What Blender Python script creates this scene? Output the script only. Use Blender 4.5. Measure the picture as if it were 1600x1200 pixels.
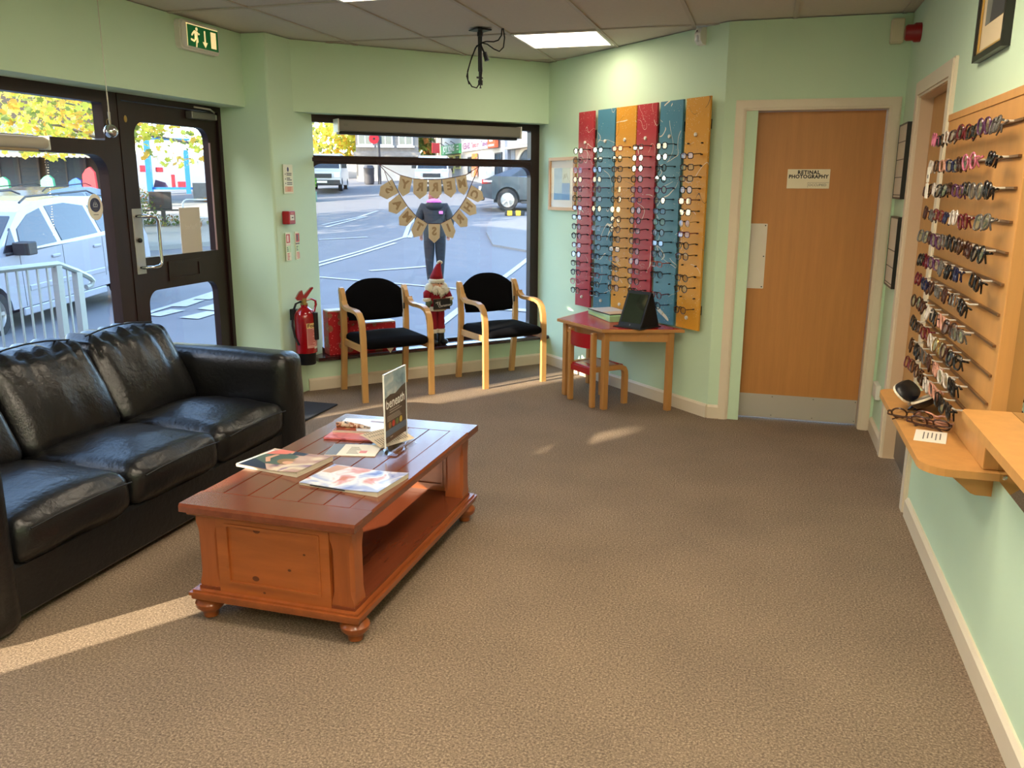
import bpy, bmesh, math, random
from mathutils import Vector, Matrix, noise
from mathutils.geometry import tessellate_polygon
for _o in list(bpy.data.objects): bpy.data.objects.remove(_o, do_unlink=True)
random.seed(7)
PI = math.pi
SC = bpy.context.scene
COL = SC.collection
R = math.radians

# ---------------------------------------------------------------- camera
cam_d = bpy.data.cameras.new('camera')
cam = bpy.data.objects.new('camera', cam_d); COL.objects.link(cam)
cam_d.sensor_width = 36.0; cam_d.lens = 36.0 * 1321.4 / 1600.0
cam_d.clip_start = 0.05; cam_d.clip_end = 400
_p, _r, _y = R(13.138), R(0.252), R(16.396)
_f = Vector((-math.sin(_y)*math.cos(_p), math.cos(_y)*math.cos(_p), -math.sin(_p)))
_t = Vector((math.cos(_y), math.sin(_y), 0)); _u = _t.cross(_f)
_r2 = _t*math.cos(_r) + _u*math.sin(_r); _u2 = _u*math.cos(_r) - _t*math.sin(_r)
_m = Matrix((_r2, _u2, -_f)).transposed().to_4x4(); _m.translation = (0, 0, 1.52)
cam.matrix_world = _m
SC.camera = cam

# ---------------------------------------------------------------- world, sun, exposure
SUN_EL = R(20.0); SX, SY = 0.56, 0.83
w = bpy.data.worlds.new('sky'); SC.world = w; w.use_nodes = True
nt = w.node_tree; nt.nodes.clear()
wo = nt.nodes.new('ShaderNodeOutputWorld'); bg = nt.nodes.new('ShaderNodeBackground')
sk = nt.nodes.new('ShaderNodeTexSky'); sk.sky_type = 'NISHITA'; sk.sun_disc = False
sk.sun_elevation = SUN_EL; sk.sun_rotation = math.atan2(-SX, -SY); sk.air_density = 1.0; sk.dust_density = 1.2; sk.ozone_density = 1.6
bg.inputs['Strength'].default_value = 2.0
nt.links.new(sk.outputs[0], bg.inputs[0]); nt.links.new(bg.outputs[0], wo.inputs[0])
sd = bpy.data.lights.new('sun', 'SUN'); sd.energy = 21.0; sd.angle = R(0.35); sd.color = (1.0, 0.86, 0.66)
so = bpy.data.objects.new('sun', sd); COL.objects.link(so)
so.rotation_euler = Vector((SX, SY, -math.tan(SUN_EL))).to_track_quat('-Z', 'Y').to_euler()
so.location = (-20, -30, 20)
SC.view_settings.view_transform = 'Standard'
SC.view_settings.look = 'None'; SC.view_settings.gamma = 1.0; SC.view_settings.use_curve_mapping = False
SC.view_settings.exposure = 0.0
PANEL_LIGHT = 12.0
NEAR_LIGHT = 25.0

# ---------------------------------------------------------------- helpers
def lin(c):
    c = c/255.0
    return c/12.92 if c <= 0.04045 else ((c+0.055)/1.055)**2.4
def rgb(r, g, b): return (lin(r), lin(g), lin(b), 1.0)
MATS = {}
def mat(name, col, rough=0.6, metal=0.0, spec=0.5, var=0.0, vscale=8.0, stretch=None, bump=0.0, bscale=60.0, emit=0.0, coat=0.0, col2=None, sheen=0.0, detail=4.0):
    """principled material; var mixes a second tone through noise (stretch makes it grain); bump is fine relief"""
    if name in MATS: return MATS[name]
    m = bpy.data.materials.new(name); m.use_nodes = True; MATS[name] = m
    n = m.node_tree.nodes; l = m.node_tree.links; b = n['Principled BSDF']
    c = rgb(*col)
    b.inputs['Base Color'].default_value = c
    b.inputs['Roughness'].default_value = rough; b.inputs['Metallic'].default_value = metal
    b.inputs['Specular IOR Level'].default_value = spec
    if coat: b.inputs['Coat Weight'].default_value = coat; b.inputs['Coat Roughness'].default_value = 0.12
    if sheen: b.inputs['Sheen Weight'].default_value = sheen
    if emit:
        b.inputs['Emission Color'].default_value = c; b.inputs['Emission Strength'].default_value = emit
    tc = None
    if var or bump:
        tc = n.new('ShaderNodeTexCoord'); mp = n.new('ShaderNodeMapping'); l.new(tc.outputs['Object'], mp.inputs['Vector'])
        if stretch: mp.inputs['Scale'].default_value = stretch
    if var:
        ns = n.new('ShaderNodeTexNoise'); ns.inputs['Scale'].default_value = vscale; ns.inputs['Detail'].default_value = detail; ns.inputs['Roughness'].default_value = 0.65
        l.new(mp.outputs[0], ns.inputs['Vector'])
        rp = n.new('ShaderNodeValToRGB'); rp.color_ramp.elements[0].position = 0.3; rp.color_ramp.elements[1].position = 0.7
        if col2: d = rgb(*col2)
        else: d = tuple(x*(1-var) for x in c[:3]) + (1,)
        rp.color_ramp.elements[0].color = d; rp.color_ramp.elements[1].color = c
        l.new(ns.outputs['Fac'], rp.inputs[0]); l.new(rp.outputs[0], b.inputs['Base Color'])
    if bump:
        nb = n.new('ShaderNodeTexNoise'); nb.inputs['Scale'].default_value = bscale; nb.inputs['Detail'].default_value = 3
        l.new(mp.outputs[0], nb.inputs['Vector'])
        bp = n.new('ShaderNodeBump'); bp.inputs['Strength'].default_value = bump; bp.inputs['Distance'].default_value = 0.01
        l.new(nb.outputs['Fac'], bp.inputs['Height']); l.new(bp.outputs[0], b.inputs['Normal'])
    return m
def glass(name, tint=(1, 1, 1), gloss=1.0, rough=0.0, mixlo=0.0):
    """thin pane: transparent with a fresnel reflection"""
    if name in MATS: return MATS[name]
    m = bpy.data.materials.new(name); m.use_nodes = True; MATS[name] = m
    n = m.node_tree.nodes; l = m.node_tree.links; n.clear()
    o = n.new('ShaderNodeOutputMaterial'); mx = n.new('ShaderNodeMixShader'); tr = n.new('ShaderNodeBsdfTransparent'); gl = n.new('ShaderNodeBsdfGlossy')
    tr.inputs[0].default_value = (*tint, 1); gl.inputs['Roughness'].default_value = rough
    ge = n.new('ShaderNodeNewGeometry'); dt = n.new('ShaderNodeVectorMath'); dt.operation = 'DOT_PRODUCT'; l.new(ge.outputs['Incoming'], dt.inputs[0]); l.new(ge.outputs['Normal'], dt.inputs[1])
    ab = n.new('ShaderNodeMath'); ab.operation = 'ABSOLUTE'; l.new(dt.outputs['Value'], ab.inputs[0]); om = n.new('ShaderNodeMath'); om.operation = 'SUBTRACT'; om.inputs[0].default_value = 1.0; l.new(ab.outputs[0], om.inputs[1])
    pw = n.new('ShaderNodeMath'); pw.operation = 'POWER'; pw.inputs[1].default_value = 5.0; l.new(om.outputs[0], pw.inputs[0]); fr = n.new('ShaderNodeMath'); fr.operation = 'MULTIPLY_ADD'; fr.inputs[1].default_value = 0.96; fr.inputs[2].default_value = 0.04; l.new(pw.outputs[0], fr.inputs[0])
    mu = n.new('ShaderNodeMath'); mu.operation = 'MULTIPLY_ADD'; mu.inputs[1].default_value = gloss; mu.inputs[2].default_value = mixlo; mu.use_clamp = True
    l.new(fr.outputs[0], mu.inputs[0]); l.new(mu.outputs[0], mx.inputs[0]); l.new(tr.outputs[0], mx.inputs[1]); l.new(gl.outputs[0], mx.inputs[2]); l.new(mx.outputs[0], o.inputs[0])
    return m

class MB:
    """collects geometry, then links it as ONE mesh object; mi is the material index of what is added next"""
    def __init__(s): s.v = []; s.f = []; s.mi = 0; s.fm = []; s.M = None
    def add(s, vs, fs):
        k = len(s.v)
        s.v += [tuple(s.M @ Vector(p)) for p in vs] if s.M else [tuple(p) for p in vs]
        s.f += [tuple(i+k for i in f) for f in fs]; s.fm += [s.mi]*len(fs); return s
    def box(s, x0, x1, y0, y1, z0, z1, ch=0.0):
        if ch:
            c = ch
            P = []; F = []
            xs = (x0, x1); ys = (y0, y1); zs = (z0, z1); ix = {}
            for i in (0, 1):
                for j in (0, 1):
                    for k in (0, 1):
                        sx, sy, sz = (1 if i == 0 else -1), (1 if j == 0 else -1), (1 if k == 0 else -1)
                        ix[i, j, k, 'x'] = len(P); P.append((xs[i], ys[j]+sy*c, zs[k]+sz*c))
                        ix[i, j, k, 'y'] = len(P); P.append((xs[i]+sx*c, ys[j], zs[k]+sz*c))
                        ix[i, j, k, 'z'] = len(P); P.append((xs[i]+sx*c, ys[j]+sy*c, zs[k]))
            q = ix
            for i in (0, 1): F.append([q[i,0,0,'x'], q[i,1,0,'x'], q[i,1,1,'x'], q[i,0,1,'x']])
            for j in (0, 1): F.append([q[0,j,0,'y'], q[1,j,0,'y'], q[1,j,1,'y'], q[0,j,1,'y']])
            for k in (0, 1): F.append([q[0,0,k,'z'], q[1,0,k,'z'], q[1,1,k,'z'], q[0,1,k,'z']])
            for i in (0, 1):
                for j in (0, 1): F.append([q[i,j,0,'x'], q[i,j,1,'x'], q[i,j,1,'y'], q[i,j,0,'y']])
                for k in (0, 1): F.append([q[i,0,k,'x'], q[i,1,k,'x'], q[i,1,k,'z'], q[i,0,k,'z']])
            for j in (0, 1):
                for k in (0, 1): F.append([q[0,j,k,'y'], q[1,j,k,'y'], q[1,j,k,'z'], q[0,j,k,'z']])
            for i in (0, 1):
                for j in (0, 1):
                    for k in (0, 1): F.append([q[i,j,k,'x'], q[i,j,k,'y'], q[i,j,k,'z']])
            return s.add(P, F)
        return s.add([(x0,y0,z0),(x1,y0,z0),(x1,y1,z0),(x0,y1,z0),(x0,y0,z1),(x1,y0,z1),(x1,y1,z1),(x0,y1,z1)],
                     [(0,3,2,1),(4,5,6,7),(0,1,5,4),(1,2,6,5),(2,3,7,6),(3,0,4,7)])
    def tube(s, pts, r, seg=8, cap=True, closed=False):
        pts = [Vector(p) for p in pts]; n = len(pts); rs = r if isinstance(r, (list, tuple)) else [r]*n
        vs = []; fs = []; prev = None
        for i, p in enumerate(pts):
            a = pts[(i-1) % n] if (i > 0 or closed) else p; b = pts[(i+1) % n] if (i < n-1 or closed) else p
            t = (b-a).normalized() if (b-a).length > 1e-9 else Vector((0, 0, 1))
            if prev is None: h = Vector((0, 0, 1)) if abs(t.z) < 0.9 else Vector((1, 0, 0))
            else: h = prev
            u = (h - t*h.dot(t)); u = u.normalized() if u.length > 1e-6 else t.orthogonal().normalized(); prev = u; w_ = t.cross(u)
            for k in range(seg):
                g = 2*PI*k/seg; vs.append(p + (u*math.cos(g) + w_*math.sin(g))*rs[i])
        m = n if closed else n-1
        for i in range(m):
            for k in range(seg):
                a = i*seg+k; b = i*seg+(k+1) % seg; c = ((i+1) % n)*seg+(k+1) % seg; d = ((i+1) % n)*seg+k
                fs.append((a, b, c, d))
        if cap and not closed: fs.append(tuple(range(seg))[::-1]); fs.append(tuple((n-1)*seg+k for k in range(seg)))
        return s.add(vs, fs)
    def lathe(s, prof, c=(0, 0, 0), seg=16, axis='z', sx=1.0, sy=1.0, a0=0.0, a1=2*PI, cap=True):
        full = abs(a1-a0-2*PI) < 1e-6; n = seg if full else seg+1; vs = []; fs = []
        for r, z in prof:
            for k in range(n):
                g = a0+(a1-a0)*k/seg; x, y = r*math.cos(g)*sx, r*math.sin(g)*sy
                q = {'z': (x, y, z), 'y': (x, z, y), 'x': (z, x, y)}[axis]; vs.append((c[0]+q[0], c[1]+q[1], c[2]+q[2]))
        for i in range(len(prof)-1):
            for k in range(seg):
                a = i*n+k; b = i*n+(k+1) % n; fs.append((a, b, b+n, a+n))
        if full and cap:
            if prof[0][0] > 1e-6: fs.append(tuple(range(n))[::-1])
            if prof[-1][0] > 1e-6: fs.append(tuple((len(prof)-1)*n+k for k in range(n)))
        return s.add(vs, fs)
    def ell(s, c, r, seg=14, rings=9):
        rx, ry, rz = r if isinstance(r, (list, tuple)) else (r, r, r); vs = []; fs = []
        for i in range(rings+1):
            t = PI*i/rings
            for k in range(seg):
                g = 2*PI*k/seg; vs.append((c[0]+rx*math.sin(t)*math.cos(g), c[1]+ry*math.sin(t)*math.sin(g), c[2]+rz*math.cos(t)))
        for i in range(rings):
            for k in range(seg): a = i*seg+k; b = i*seg+(k+1) % seg; fs.append((a, a+seg, b+seg, b))
        return s.add(vs, fs)
    def prism(s, poly, a, b, plane='xz', holes=()):
        """flat outline (with holes) extruded from a to b; plane 'xz' extrudes along y, 'yz' along x, 'xy' along z"""
        loops = [list(poly)] + [list(h) for h in holes]
        mp = {'xz': lambda p, h: (p[0], h, p[1]), 'yz': lambda p, h: (h, p[0], p[1]), 'xy': lambda p, h: (p[0], p[1], h)}[plane]
        flat = [p for lp in loops for p in lp]; n = len(flat)
        tri = tessellate_polygon([[Vector((p[0], p[1], 0)) for p in lp] for lp in loops])
        fs = []
        if len(loops) == 1: fs += [tuple(range(n)), tuple(range(n, 2*n))[::-1]] if _convex(loops[0]) else [tuple(t) for t in tri]+[tuple(i+n for i in t)[::-1] for t in tri]
        else: fs += [tuple(t) for t in tri]+[tuple(i+n for i in t)[::-1] for t in tri]
        k = 0
        for lp in loops:
            for i in range(len(lp)):
                j = (i+1) % len(lp); fs.append((k+i, k+j, n+k+j, n+k+i))
            k += len(lp)
        return s.add([mp(p, a) for p in flat]+[mp(p, b) for p in flat], fs)
    def ribbon(s, pts, wx, th, x=0.0):
        """flat bent strip in the local yz plane; wx wide along x, th thick"""
        n = len(pts); vs = []
        for i, (y, z) in enumerate(pts):
            a = pts[max(i-1, 0)]; b = pts[min(i+1, n-1)]; d = Vector((b[0]-a[0], b[1]-a[1])).normalized(); nx, nz = -d.y, d.x
            for sx, sn in ((-1, -1), (1, -1), (1, 1), (-1, 1)):
                vs.append((x+sx*wx/2, y+nx*sn*th/2, z+nz*sn*th/2))
        fs = [(3, 2, 1, 0), tuple(4*(n-1)+k for k in range(4))]
        for i in range(n-1):
            for k in range(4): fs.append((4*i+k, 4*i+(k+1) % 4, 4*(i+1)+(k+1) % 4, 4*(i+1)+k))
        return s.add(vs, fs)
    def quad(s, a, b, c, d): return s.add([a, b, c, d], [(0, 1, 2, 3)])
    def mesh(s, name, mats, smooth=False):
        me = bpy.data.meshes.new(name); me.from_pydata(s.v, [], s.f); me.update()
        for m in (mats if isinstance(mats, (list, tuple)) else [mats]): me.materials.append(m)
        if any(s.fm): me.polygons.foreach_set('material_index', s.fm)
        bm = bmesh.new(); bm.from_mesh(me); bmesh.ops.recalc_face_normals(bm, faces=bm.faces[:]); bm.to_mesh(me); bm.free()
        if smooth:
            me.polygons.foreach_set('use_smooth', [True]*len(me.polygons))
            if smooth != 'all': me.set_sharp_from_angle(angle=R(40))
        return me
    def build(s, name, mats, parent=None, smooth=False, loc=None, rotz=0.0):
        o = bpy.data.objects.new(name, s.mesh(name, mats, smooth)); COL.objects.link(o)
        if parent: o.parent = parent
        if loc: o.location = loc
        if rotz: o.rotation_euler = (0, 0, rotz)
        return o
def _convex(lp):
    sg = 0
    for i in range(len(lp)):
        a, b, c = lp[i-1], lp[i], lp[(i+1) % len(lp)]
        z = (b[0]-a[0])*(c[1]-b[1])-(b[1]-a[1])*(c[0]-b[0])
        if abs(z) < 1e-12: continue
        if sg == 0: sg = 1 if z > 0 else -1
        elif (z > 0) != (sg > 0): return False
    return True
def rrect(x0, x1, z0, z1, r, n=5, corners='1111'):
    """rounded rectangle outline; corners = bl br tr tl"""
    out = []
    for (cx, cz, a, on) in ((x0+r, z0+r, PI, corners[0]), (x1-r, z0+r, 1.5*PI, corners[1]), (x1-r, z1-r, 0, corners[2]), (x0+r, z1-r, PI/2, corners[3])):
        if on == '1': out += [(cx+r*math.cos(a+PI/2*i/n), cz+r*math.sin(a+PI/2*i/n)) for i in range(n+1)]
        else: out.append((cx+r*(1 if math.cos(a+PI/4) > 0 else -1), cz+r*(1 if math.sin(a+PI/4) > 0 else -1)))
    return out
def arc(cx, cy, r, a0, a1, n): return [(cx+r*math.cos(a0+(a1-a0)*i/n), cy+r*math.sin(a0+(a1-a0)*i/n)) for i in range(n+1)]
def tag(o, label, cat, group=None):
    o['label'] = label; o['category'] = cat
    if group: o['group'] = group
    return o
def thing(name, label, cat, loc=(0, 0, 0), rotz=0.0, group=None):
    o = bpy.data.objects.new(name, None); COL.objects.link(o); o.empty_display_size = 0.1
    o.location = loc; o.rotation_euler = (0, 0, rotz); return tag(o, label, cat, group)
def struct(o): o['kind'] = 'structure'; return o
def sroot(name, loc=(0, 0, 0), rotz=0.0):
    o = bpy.data.objects.new(name, None); COL.objects.link(o); o.empty_display_size = 0.1
    o.location = loc; o.rotation_euler = (0, 0, rotz); return struct(o)
def inst(name, me, parent=None, loc=(0, 0, 0), rot=(0, 0, 0), scale=None):
    o = bpy.data.objects.new(name, me); COL.objects.link(o)
    if parent: o.parent = parent
    o.location = loc; o.rotation_euler = rot
    if scale: o.scale = scale
    return o
_tx = {}
def text_mesh(body, size, m, ext=0.0006, align='CENTER', bold=0.0, spacing=1.0):
    """writing as geometry standing in the local xz plane and facing -y"""
    cu = bpy.data.curves.new('writing', 'FONT'); cu.body = body; cu.size = size; cu.align_x = align; cu.align_y = 'CENTER'
    cu.extrude = ext; cu.offset = bold; cu.space_character = spacing; cu.resolution_u = 2
    o = bpy.data.objects.new('writing', cu); COL.objects.link(o)
    dg = bpy.context.evaluated_depsgraph_get(); me = bpy.data.meshes.new_from_object(o.evaluated_get(dg))
    bpy.data.objects.remove(o); bpy.data.curves.remove(cu)
    me.transform(Matrix.Rotation(PI/2, 4, 'X')); me.materials.clear(); me.materials.append(m); return me
def text(body, size, m, parent, loc, name='lettering', align='CENTER', bold=0.0, spacing=1.0, rot=(0, 0, 0), sx=1.0, ext=0.0006):
    return inst(name, text_mesh(body, size, m, ext, align, bold, spacing), parent, loc, rot, (sx, 1, 1))
def textlines(mb, x0, x1, z0, z1, n, y, seed=0, h=0.55):
    """rows of tiny unreadable print as thin bars, each of another length"""
    rr = random.Random(seed); dz = (z1-z0)/n
    for i in range(n):
        e = x0+(x1-x0)*rr.uniform(0.55, 1.0); zc = z1-dz*(i+0.5); mb.box(x0, e, y-0.0004, y, zc-dz*h/2, zc+dz*h/2)
def copy_tree(o, loc=None, rotz=None, label=None, group=None):
    c = o.copy(); COL.objects.link(c)
    if loc is not None: c.location = loc
    if rotz is not None: c.rotation_euler = (0, 0, rotz)
    if label: c['label'] = label
    if group: c['group'] = group
    for ch in list(o.children):
        d = ch.copy(); COL.objects.link(d); d.parent = c
        for g in list(ch.children): e = g.copy(); COL.objects.link(e); e.parent = d
    return c

# ---------------------------------------------------------------- places in the room (metres, camera stands over the origin)
H = 2.51                                                        # ceiling
PD = Vector((-0.296, 5.691, 0)); dP = Vector((-0.719, 0.695, 0)); nP = Vector((-0.695, -0.719, 0)); RP = math.atan2(-0.695, 0.719)   # angled display wall
W0 = Vector((-1.77, 7.16, 0)); dW = Vector((0.682, 0.731, 0)); oW = Vector((-0.731, 0.682, 0)); RW = math.atan2(0.731, 0.682)           # bay window wall
def onP(s, off=0.0, z=0.0): p = PD+dP*s+nP*off; return (p.x, p.y, z)
def onW(s, off=0.0, z=0.0): p = W0+dW*s+oW*off; return (p.x, p.y, z)
RL, RR_ = PI/2, -PI/2                                           # facing the left wall / the right wall
XL, XF, XR, YB = -3.46, -3.66, 0.74, 5.69
# ---------------------------------------------------------------- materials
M_wall = mat('green wall paint', (206, 231, 201), 0.75, var=0.04, vscale=1.5, bump=0.03, bscale=140)
M_white = mat('cream gloss paint', (226, 212, 188), 0.42, var=0.03, vscale=6)
M_ceil = mat('ceiling tile', (205, 196, 184), 0.9, var=0.05, vscale=40, bump=0.12, bscale=300)
M_tbar = mat('ceiling grid bar', (188, 178, 166), 0.6)
M_frame = mat('dark mahogany stain', (44, 22, 19), 0.42, var=0.35, vscale=5, stretch=(6, 6, 1.2))
M_sill = mat('mahogany sill', (60, 24, 22), 0.22, var=0.3, vscale=6, stretch=(1, 8, 8), coat=0.3)
M_pane = glass('window pane', (0.97, 0.985, 0.98), 0.6)
M_veneer = mat('beech door veneer', (196, 134, 70), 0.5, var=0.16, vscale=3.0, stretch=(9, 9, 0.55), detail=6)
M_veneer2 = mat('pale beech veneer', (200, 146, 82), 0.45, var=0.12, vscale=3.0, stretch=(9, 9, 0.6), detail=6)
M_steel = mat('brushed steel', (196, 190, 180), 0.38, 0.9)
M_plate = mat('satin aluminium plate', (188, 182, 172), 0.5, 0.35)
M_chrome = mat('chrome', (225, 225, 228), 0.06, 1.0)
M_brass = mat('brass', (190, 160, 95), 0.3, 0.9)
M_black = mat('black plastic', (18, 18, 19), 0.45)
M_ink = mat('black print', (25, 22, 20), 0.7)
M_greyink = mat('grey print', (110, 105, 98), 0.8)
M_paper = mat('white paper', (236, 228, 212), 0.7)
M_whitep = mat('white plastic', (228, 224, 214), 0.4)
M_red = mat('signal red', (170, 18, 24), 0.3)
M_diff = mat('light diffuser', (255, 238, 212), 0.6, emit=PANEL_LIGHT)
M_diff2 = mat('brighter light diffuser', (255, 238, 212), 0.6, emit=NEAR_LIGHT)
M_rubber = mat('black rubber', (20, 20, 21), 0.8)

def carpet():
    m = bpy.data.materials.new('beige loop carpet'); m.use_nodes = True
    n = m.node_tree.nodes; l = m.node_tree.links; b = n['Principled BSDF']; b.inputs['Roughness'].default_value = 0.95; b.inputs['Specular IOR Level'].default_value = 0.1
    tc = n.new('ShaderNodeTexCoord')
    a = n.new('ShaderNodeTexNoise'); a.inputs['Scale'].default_value = 135; a.inputs['Detail'].default_value = 5; a.inputs['Roughness'].default_value = 0.75
    c = n.new('ShaderNodeTexNoise'); c.inputs['Scale'].default_value = 2.2; c.inputs['Detail'].default_value = 4
    v = n.new('ShaderNodeTexVoronoi'); v.inputs['Scale'].default_value = 75
    for x in (a, c, v): l.new(tc.outputs['Object'], x.inputs['Vector'])
    r1 = n.new('ShaderNodeValToRGB'); e = r1.color_ramp.elements; e[0].position = 0.3; e[0].color = rgb(80, 68, 57); e[1].position = 0.68; e[1].color = rgb(186, 165, 142)
    k = r1.color_ramp.elements.new(0.5); k.color = rgb(134, 116, 99)
    l.new(a.outputs['Fac'], r1.inputs[0])
    r2 = n.new('ShaderNodeValToRGB'); e = r2.color_ramp.elements; e[0].position = 0.3; e[0].color = (0.88, 0.88, 0.88, 1); e[1].position = 0.7; e[1].color = (1.06, 1.05, 1.03, 1); l.new(c.outputs['Fac'], r2.inputs[0])
    mx = n.new('ShaderNodeMix'); mx.data_type = 'RGBA'; mx.blend_type = 'MULTIPLY'; mx.inputs[0].default_value = 1
    l.new(r1.outputs[0], mx.inputs[6]); l.new(r2.outputs[0], mx.inputs[7])
    rv = n.new('ShaderNodeValToRGB'); e = rv.color_ramp.elements; e[0].position = 0.0; e[0].color = (0.7, 0.68, 0.66, 1); e[1].position = 0.2; e[1].color = (1, 1, 1, 1); l.new(v.outputs['Distance'], rv.inputs[0])
    m2 = n.new('ShaderNodeMix'); m2.data_type = 'RGBA'; m2.blend_type = 'MULTIPLY'; m2.inputs[0].default_value = 0.7
    l.new(mx.outputs[2], m2.inputs[6]); l.new(rv.outputs[0], m2.inputs[7]); l.new(m2.outputs[2], b.inputs['Base Color'])
    bp = n.new('ShaderNodeBump'); bp.inputs['Strength'].default_value = 0.7; bp.inputs['Distance'].default_value = 0.006; l.new(a.outputs['Fac'], bp.inputs['Height']); l.new(bp.outputs[0], b.inputs['Normal'])
    return m
M_carpet = carpet()

# ---------------------------------------------------------------- room shell
fl = MB(); fl.prism([(-3.85, -2.7), (0.95, -2.7), (0.95, 5.95), (-0.25, 5.95), (-0.25, 5.72), onP(2.25, -0.08)[:2], onW(-0.02, 0.14)[:2], onW(-2.12, 0.14)[:2], (-3.62, 5.6), (-3.85, 5.25)], -0.05, 0.0, 'xy')
struct(fl.build('floor', M_carpet))
wl = MB(); wl.box(-3.80, XL, -2.7, 5.28, 2.04, H); wl.box(-3.80, XL, -2.7, -0.45, 0, 2.04); wl.box(-3.80, -3.62, -0.45, 4.29, -0.35, 0.2); wl.box(-3.80, -3.62, 4.29, 5.28, -0.35, 0.0)
struct(wl.build('wall_left', M_wall))
wp = MB(); wp.prism([(-3.80, 5.28), (-3.29, 5.28), (-3.28, 5.285), (-3.275, 5.295), (-3.244, 5.80), (-3.33, 5.88), (-3.85, 5.75)], -0.35, H, 'xy')
struct(wp.build('wall_pillar', M_wall))
ww = MB(); ww.box(-2.195, 0.06, 0.0, 0.26, 2.03, H); ww.box(-2.195, 0.06, 0.0, 0.26, -0.35, 0.222); ww.box(-2.25, -2.075, 0.12, 0.26, 0.222, 2.03)
struct(ww.build('wall_bay', M_wall, loc=W0, rotz=RW))
wd_ = MB(); wd_.box(-2.42, 0.0, 0.0, 0.14, 0, H); wd_.prism([(0, 0), (0, 0.14), (0.15, 0.14)], 0, H, 'xy')
struct(wd_.build('wall_display', M_wall, loc=PD, rotz=RP))
wb = MB(); wb.box(-0.297, -0.18, YB, YB+0.16, 0, H); wb.box(0.675, 0.95, YB, YB+0.16, 0, H); wb.box(-0.18, 0.675, YB, YB+0.16, 2.0, H)
struct(wb.build('wall_back', M_wall))
wr = MB(); wr.box(XR, XR+0.2, 5.10, YB, 0, H); wr.box(XR, XR+0.2, -2.7, 4.27, 0, H); wr.box(XR, XR+0.2, 4.27, 5.10, 2.0, H)
struct(wr.build('wall_right', M_wall))
wz = MB(); wz.box(-3.8, 0.94, -2.86, -2.7, 0, H)
struct(wz.build('wall_rear', M_wall))
rf = MB(); rf.prism([(-3.85, -2.86), (0.95, -2.86), (0.95, 5.9), (-0.2, 5.95), onP(2.4, -0.2)[:2], onW(0.1, 0.26)[:2], onW(-2.2, 0.26)[:2], (-3.85, 5.78)], 2.62, 2.8, 'xy')
struct(rf.build('roof', mat('roofing felt', (90, 86, 82), 0.9)))
br = MB(); br.prism([(-3.85, -2.86), (0.95, -2.86), (0.95, 5.9), (-0.2, 5.95), onP(2.4, -0.14)[:2], onW(0.06, 0.26)[:2], onW(-2.2, 0.26)[:2], (-3.85, 5.78)], 2.535, 2.62, 'xy')
struct(br.build('ceiling_slab', M_tbar))

# ceiling: grid bars with each tile its own piece
ce = sroot('ceiling', (0, 0, H))
gx = [-3.533+0.603*i for i in range(9)]; gy = [5.765-1.21*i for i in range(8)][::-1]+[6.975, 7.58]
LIGHTS = [(-1.4235, 6.07), (-2.0265, 4.255), (-0.218, 3.05), (-0.218, 1.835), (-1.4235, 1.835), (-0.218, 0.62), (-0.218, -0.58), (-1.4235, -0.58), (-0.218, -1.79)]
gb = MB()
for x in gx: gb.box(x-0.012, x+0.012, gy[0], gy[-1], -0.004, 0.004)
for y in gy: gb.box(gx[0], gx[-1], y-0.012, y+0.012, -0.004, 0.004)
gb.build('grid_bar', M_tbar, ce)
def tile(x0, x1, y0, y1):
    t = MB(); t.box(x0+0.006, x1-0.006, y0+0.006, y1-0.006, 0.005, 0.018); t.build('ceiling_tile', M_ceil, ce)
for i in range(len(gx)-1):
    for j in range(len(gy)-1):
        xc, yc = (gx[i]+gx[i+1])/2, (gy[j]+gy[j+1])/2
        if (Vector((xc, yc, 0))-PD).dot(nP) < -0.55 or (Vector((xc, yc, 0))-W0).dot(oW) > 0.55 or (yc > 5.9 and xc > -0.6): continue
        lt = [p for p in LIGHTS if abs(p[0]-xc) < 0.3 and gy[j] < p[1] < gy[j+1]]
        if lt:
            y = lt[0][1]
            if y-0.3 > gy[j]+0.05: tile(gx[i], gx[i+1], gy[j], y-0.305)
            if y+0.3 < gy[j+1]-0.05: tile(gx[i], gx[i+1], y+0.305, gy[j+1])
        else: tile(gx[i], gx[i+1], gy[j], gy[j+1])
LN = ['bright square ceiling light panel above the bay window corner', 'bright square ceiling light panel cut by the top edge of the picture', 'square ceiling light panel above the carpet beside the beech glasses board', 'square ceiling light panel above the carpet beside the wall mirror', 'square ceiling light panel above the near end of the coffee table', 'square ceiling light panel just in front of the back of the room', 'square ceiling light panel overhead by the right wall', 'square ceiling light panel overhead by the left wall', 'square ceiling light panel in the rear corner by the right wall']
for k, (x, y) in enumerate(LIGHTS):
    t = thing('ceiling_light', LN[k], 'light', (x, y, H), 0, 'recessed ceiling light panels')
    f = MB(); f.prism(rrect(-0.298, 0.298, -0.298, 0.298, 0.004, 1), -0.006, 0.012, 'xy', [rrect(-0.278, 0.278, -0.278, 0.278, 0.004, 1)]); f.build('light_frame', M_whitep, t)
    d = MB(); d.box(-0.279, 0.279, -0.279, 0.279, -0.002, 0.006); d.build('diffuser', M_diff if k < 2 else M_diff2, t)

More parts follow.
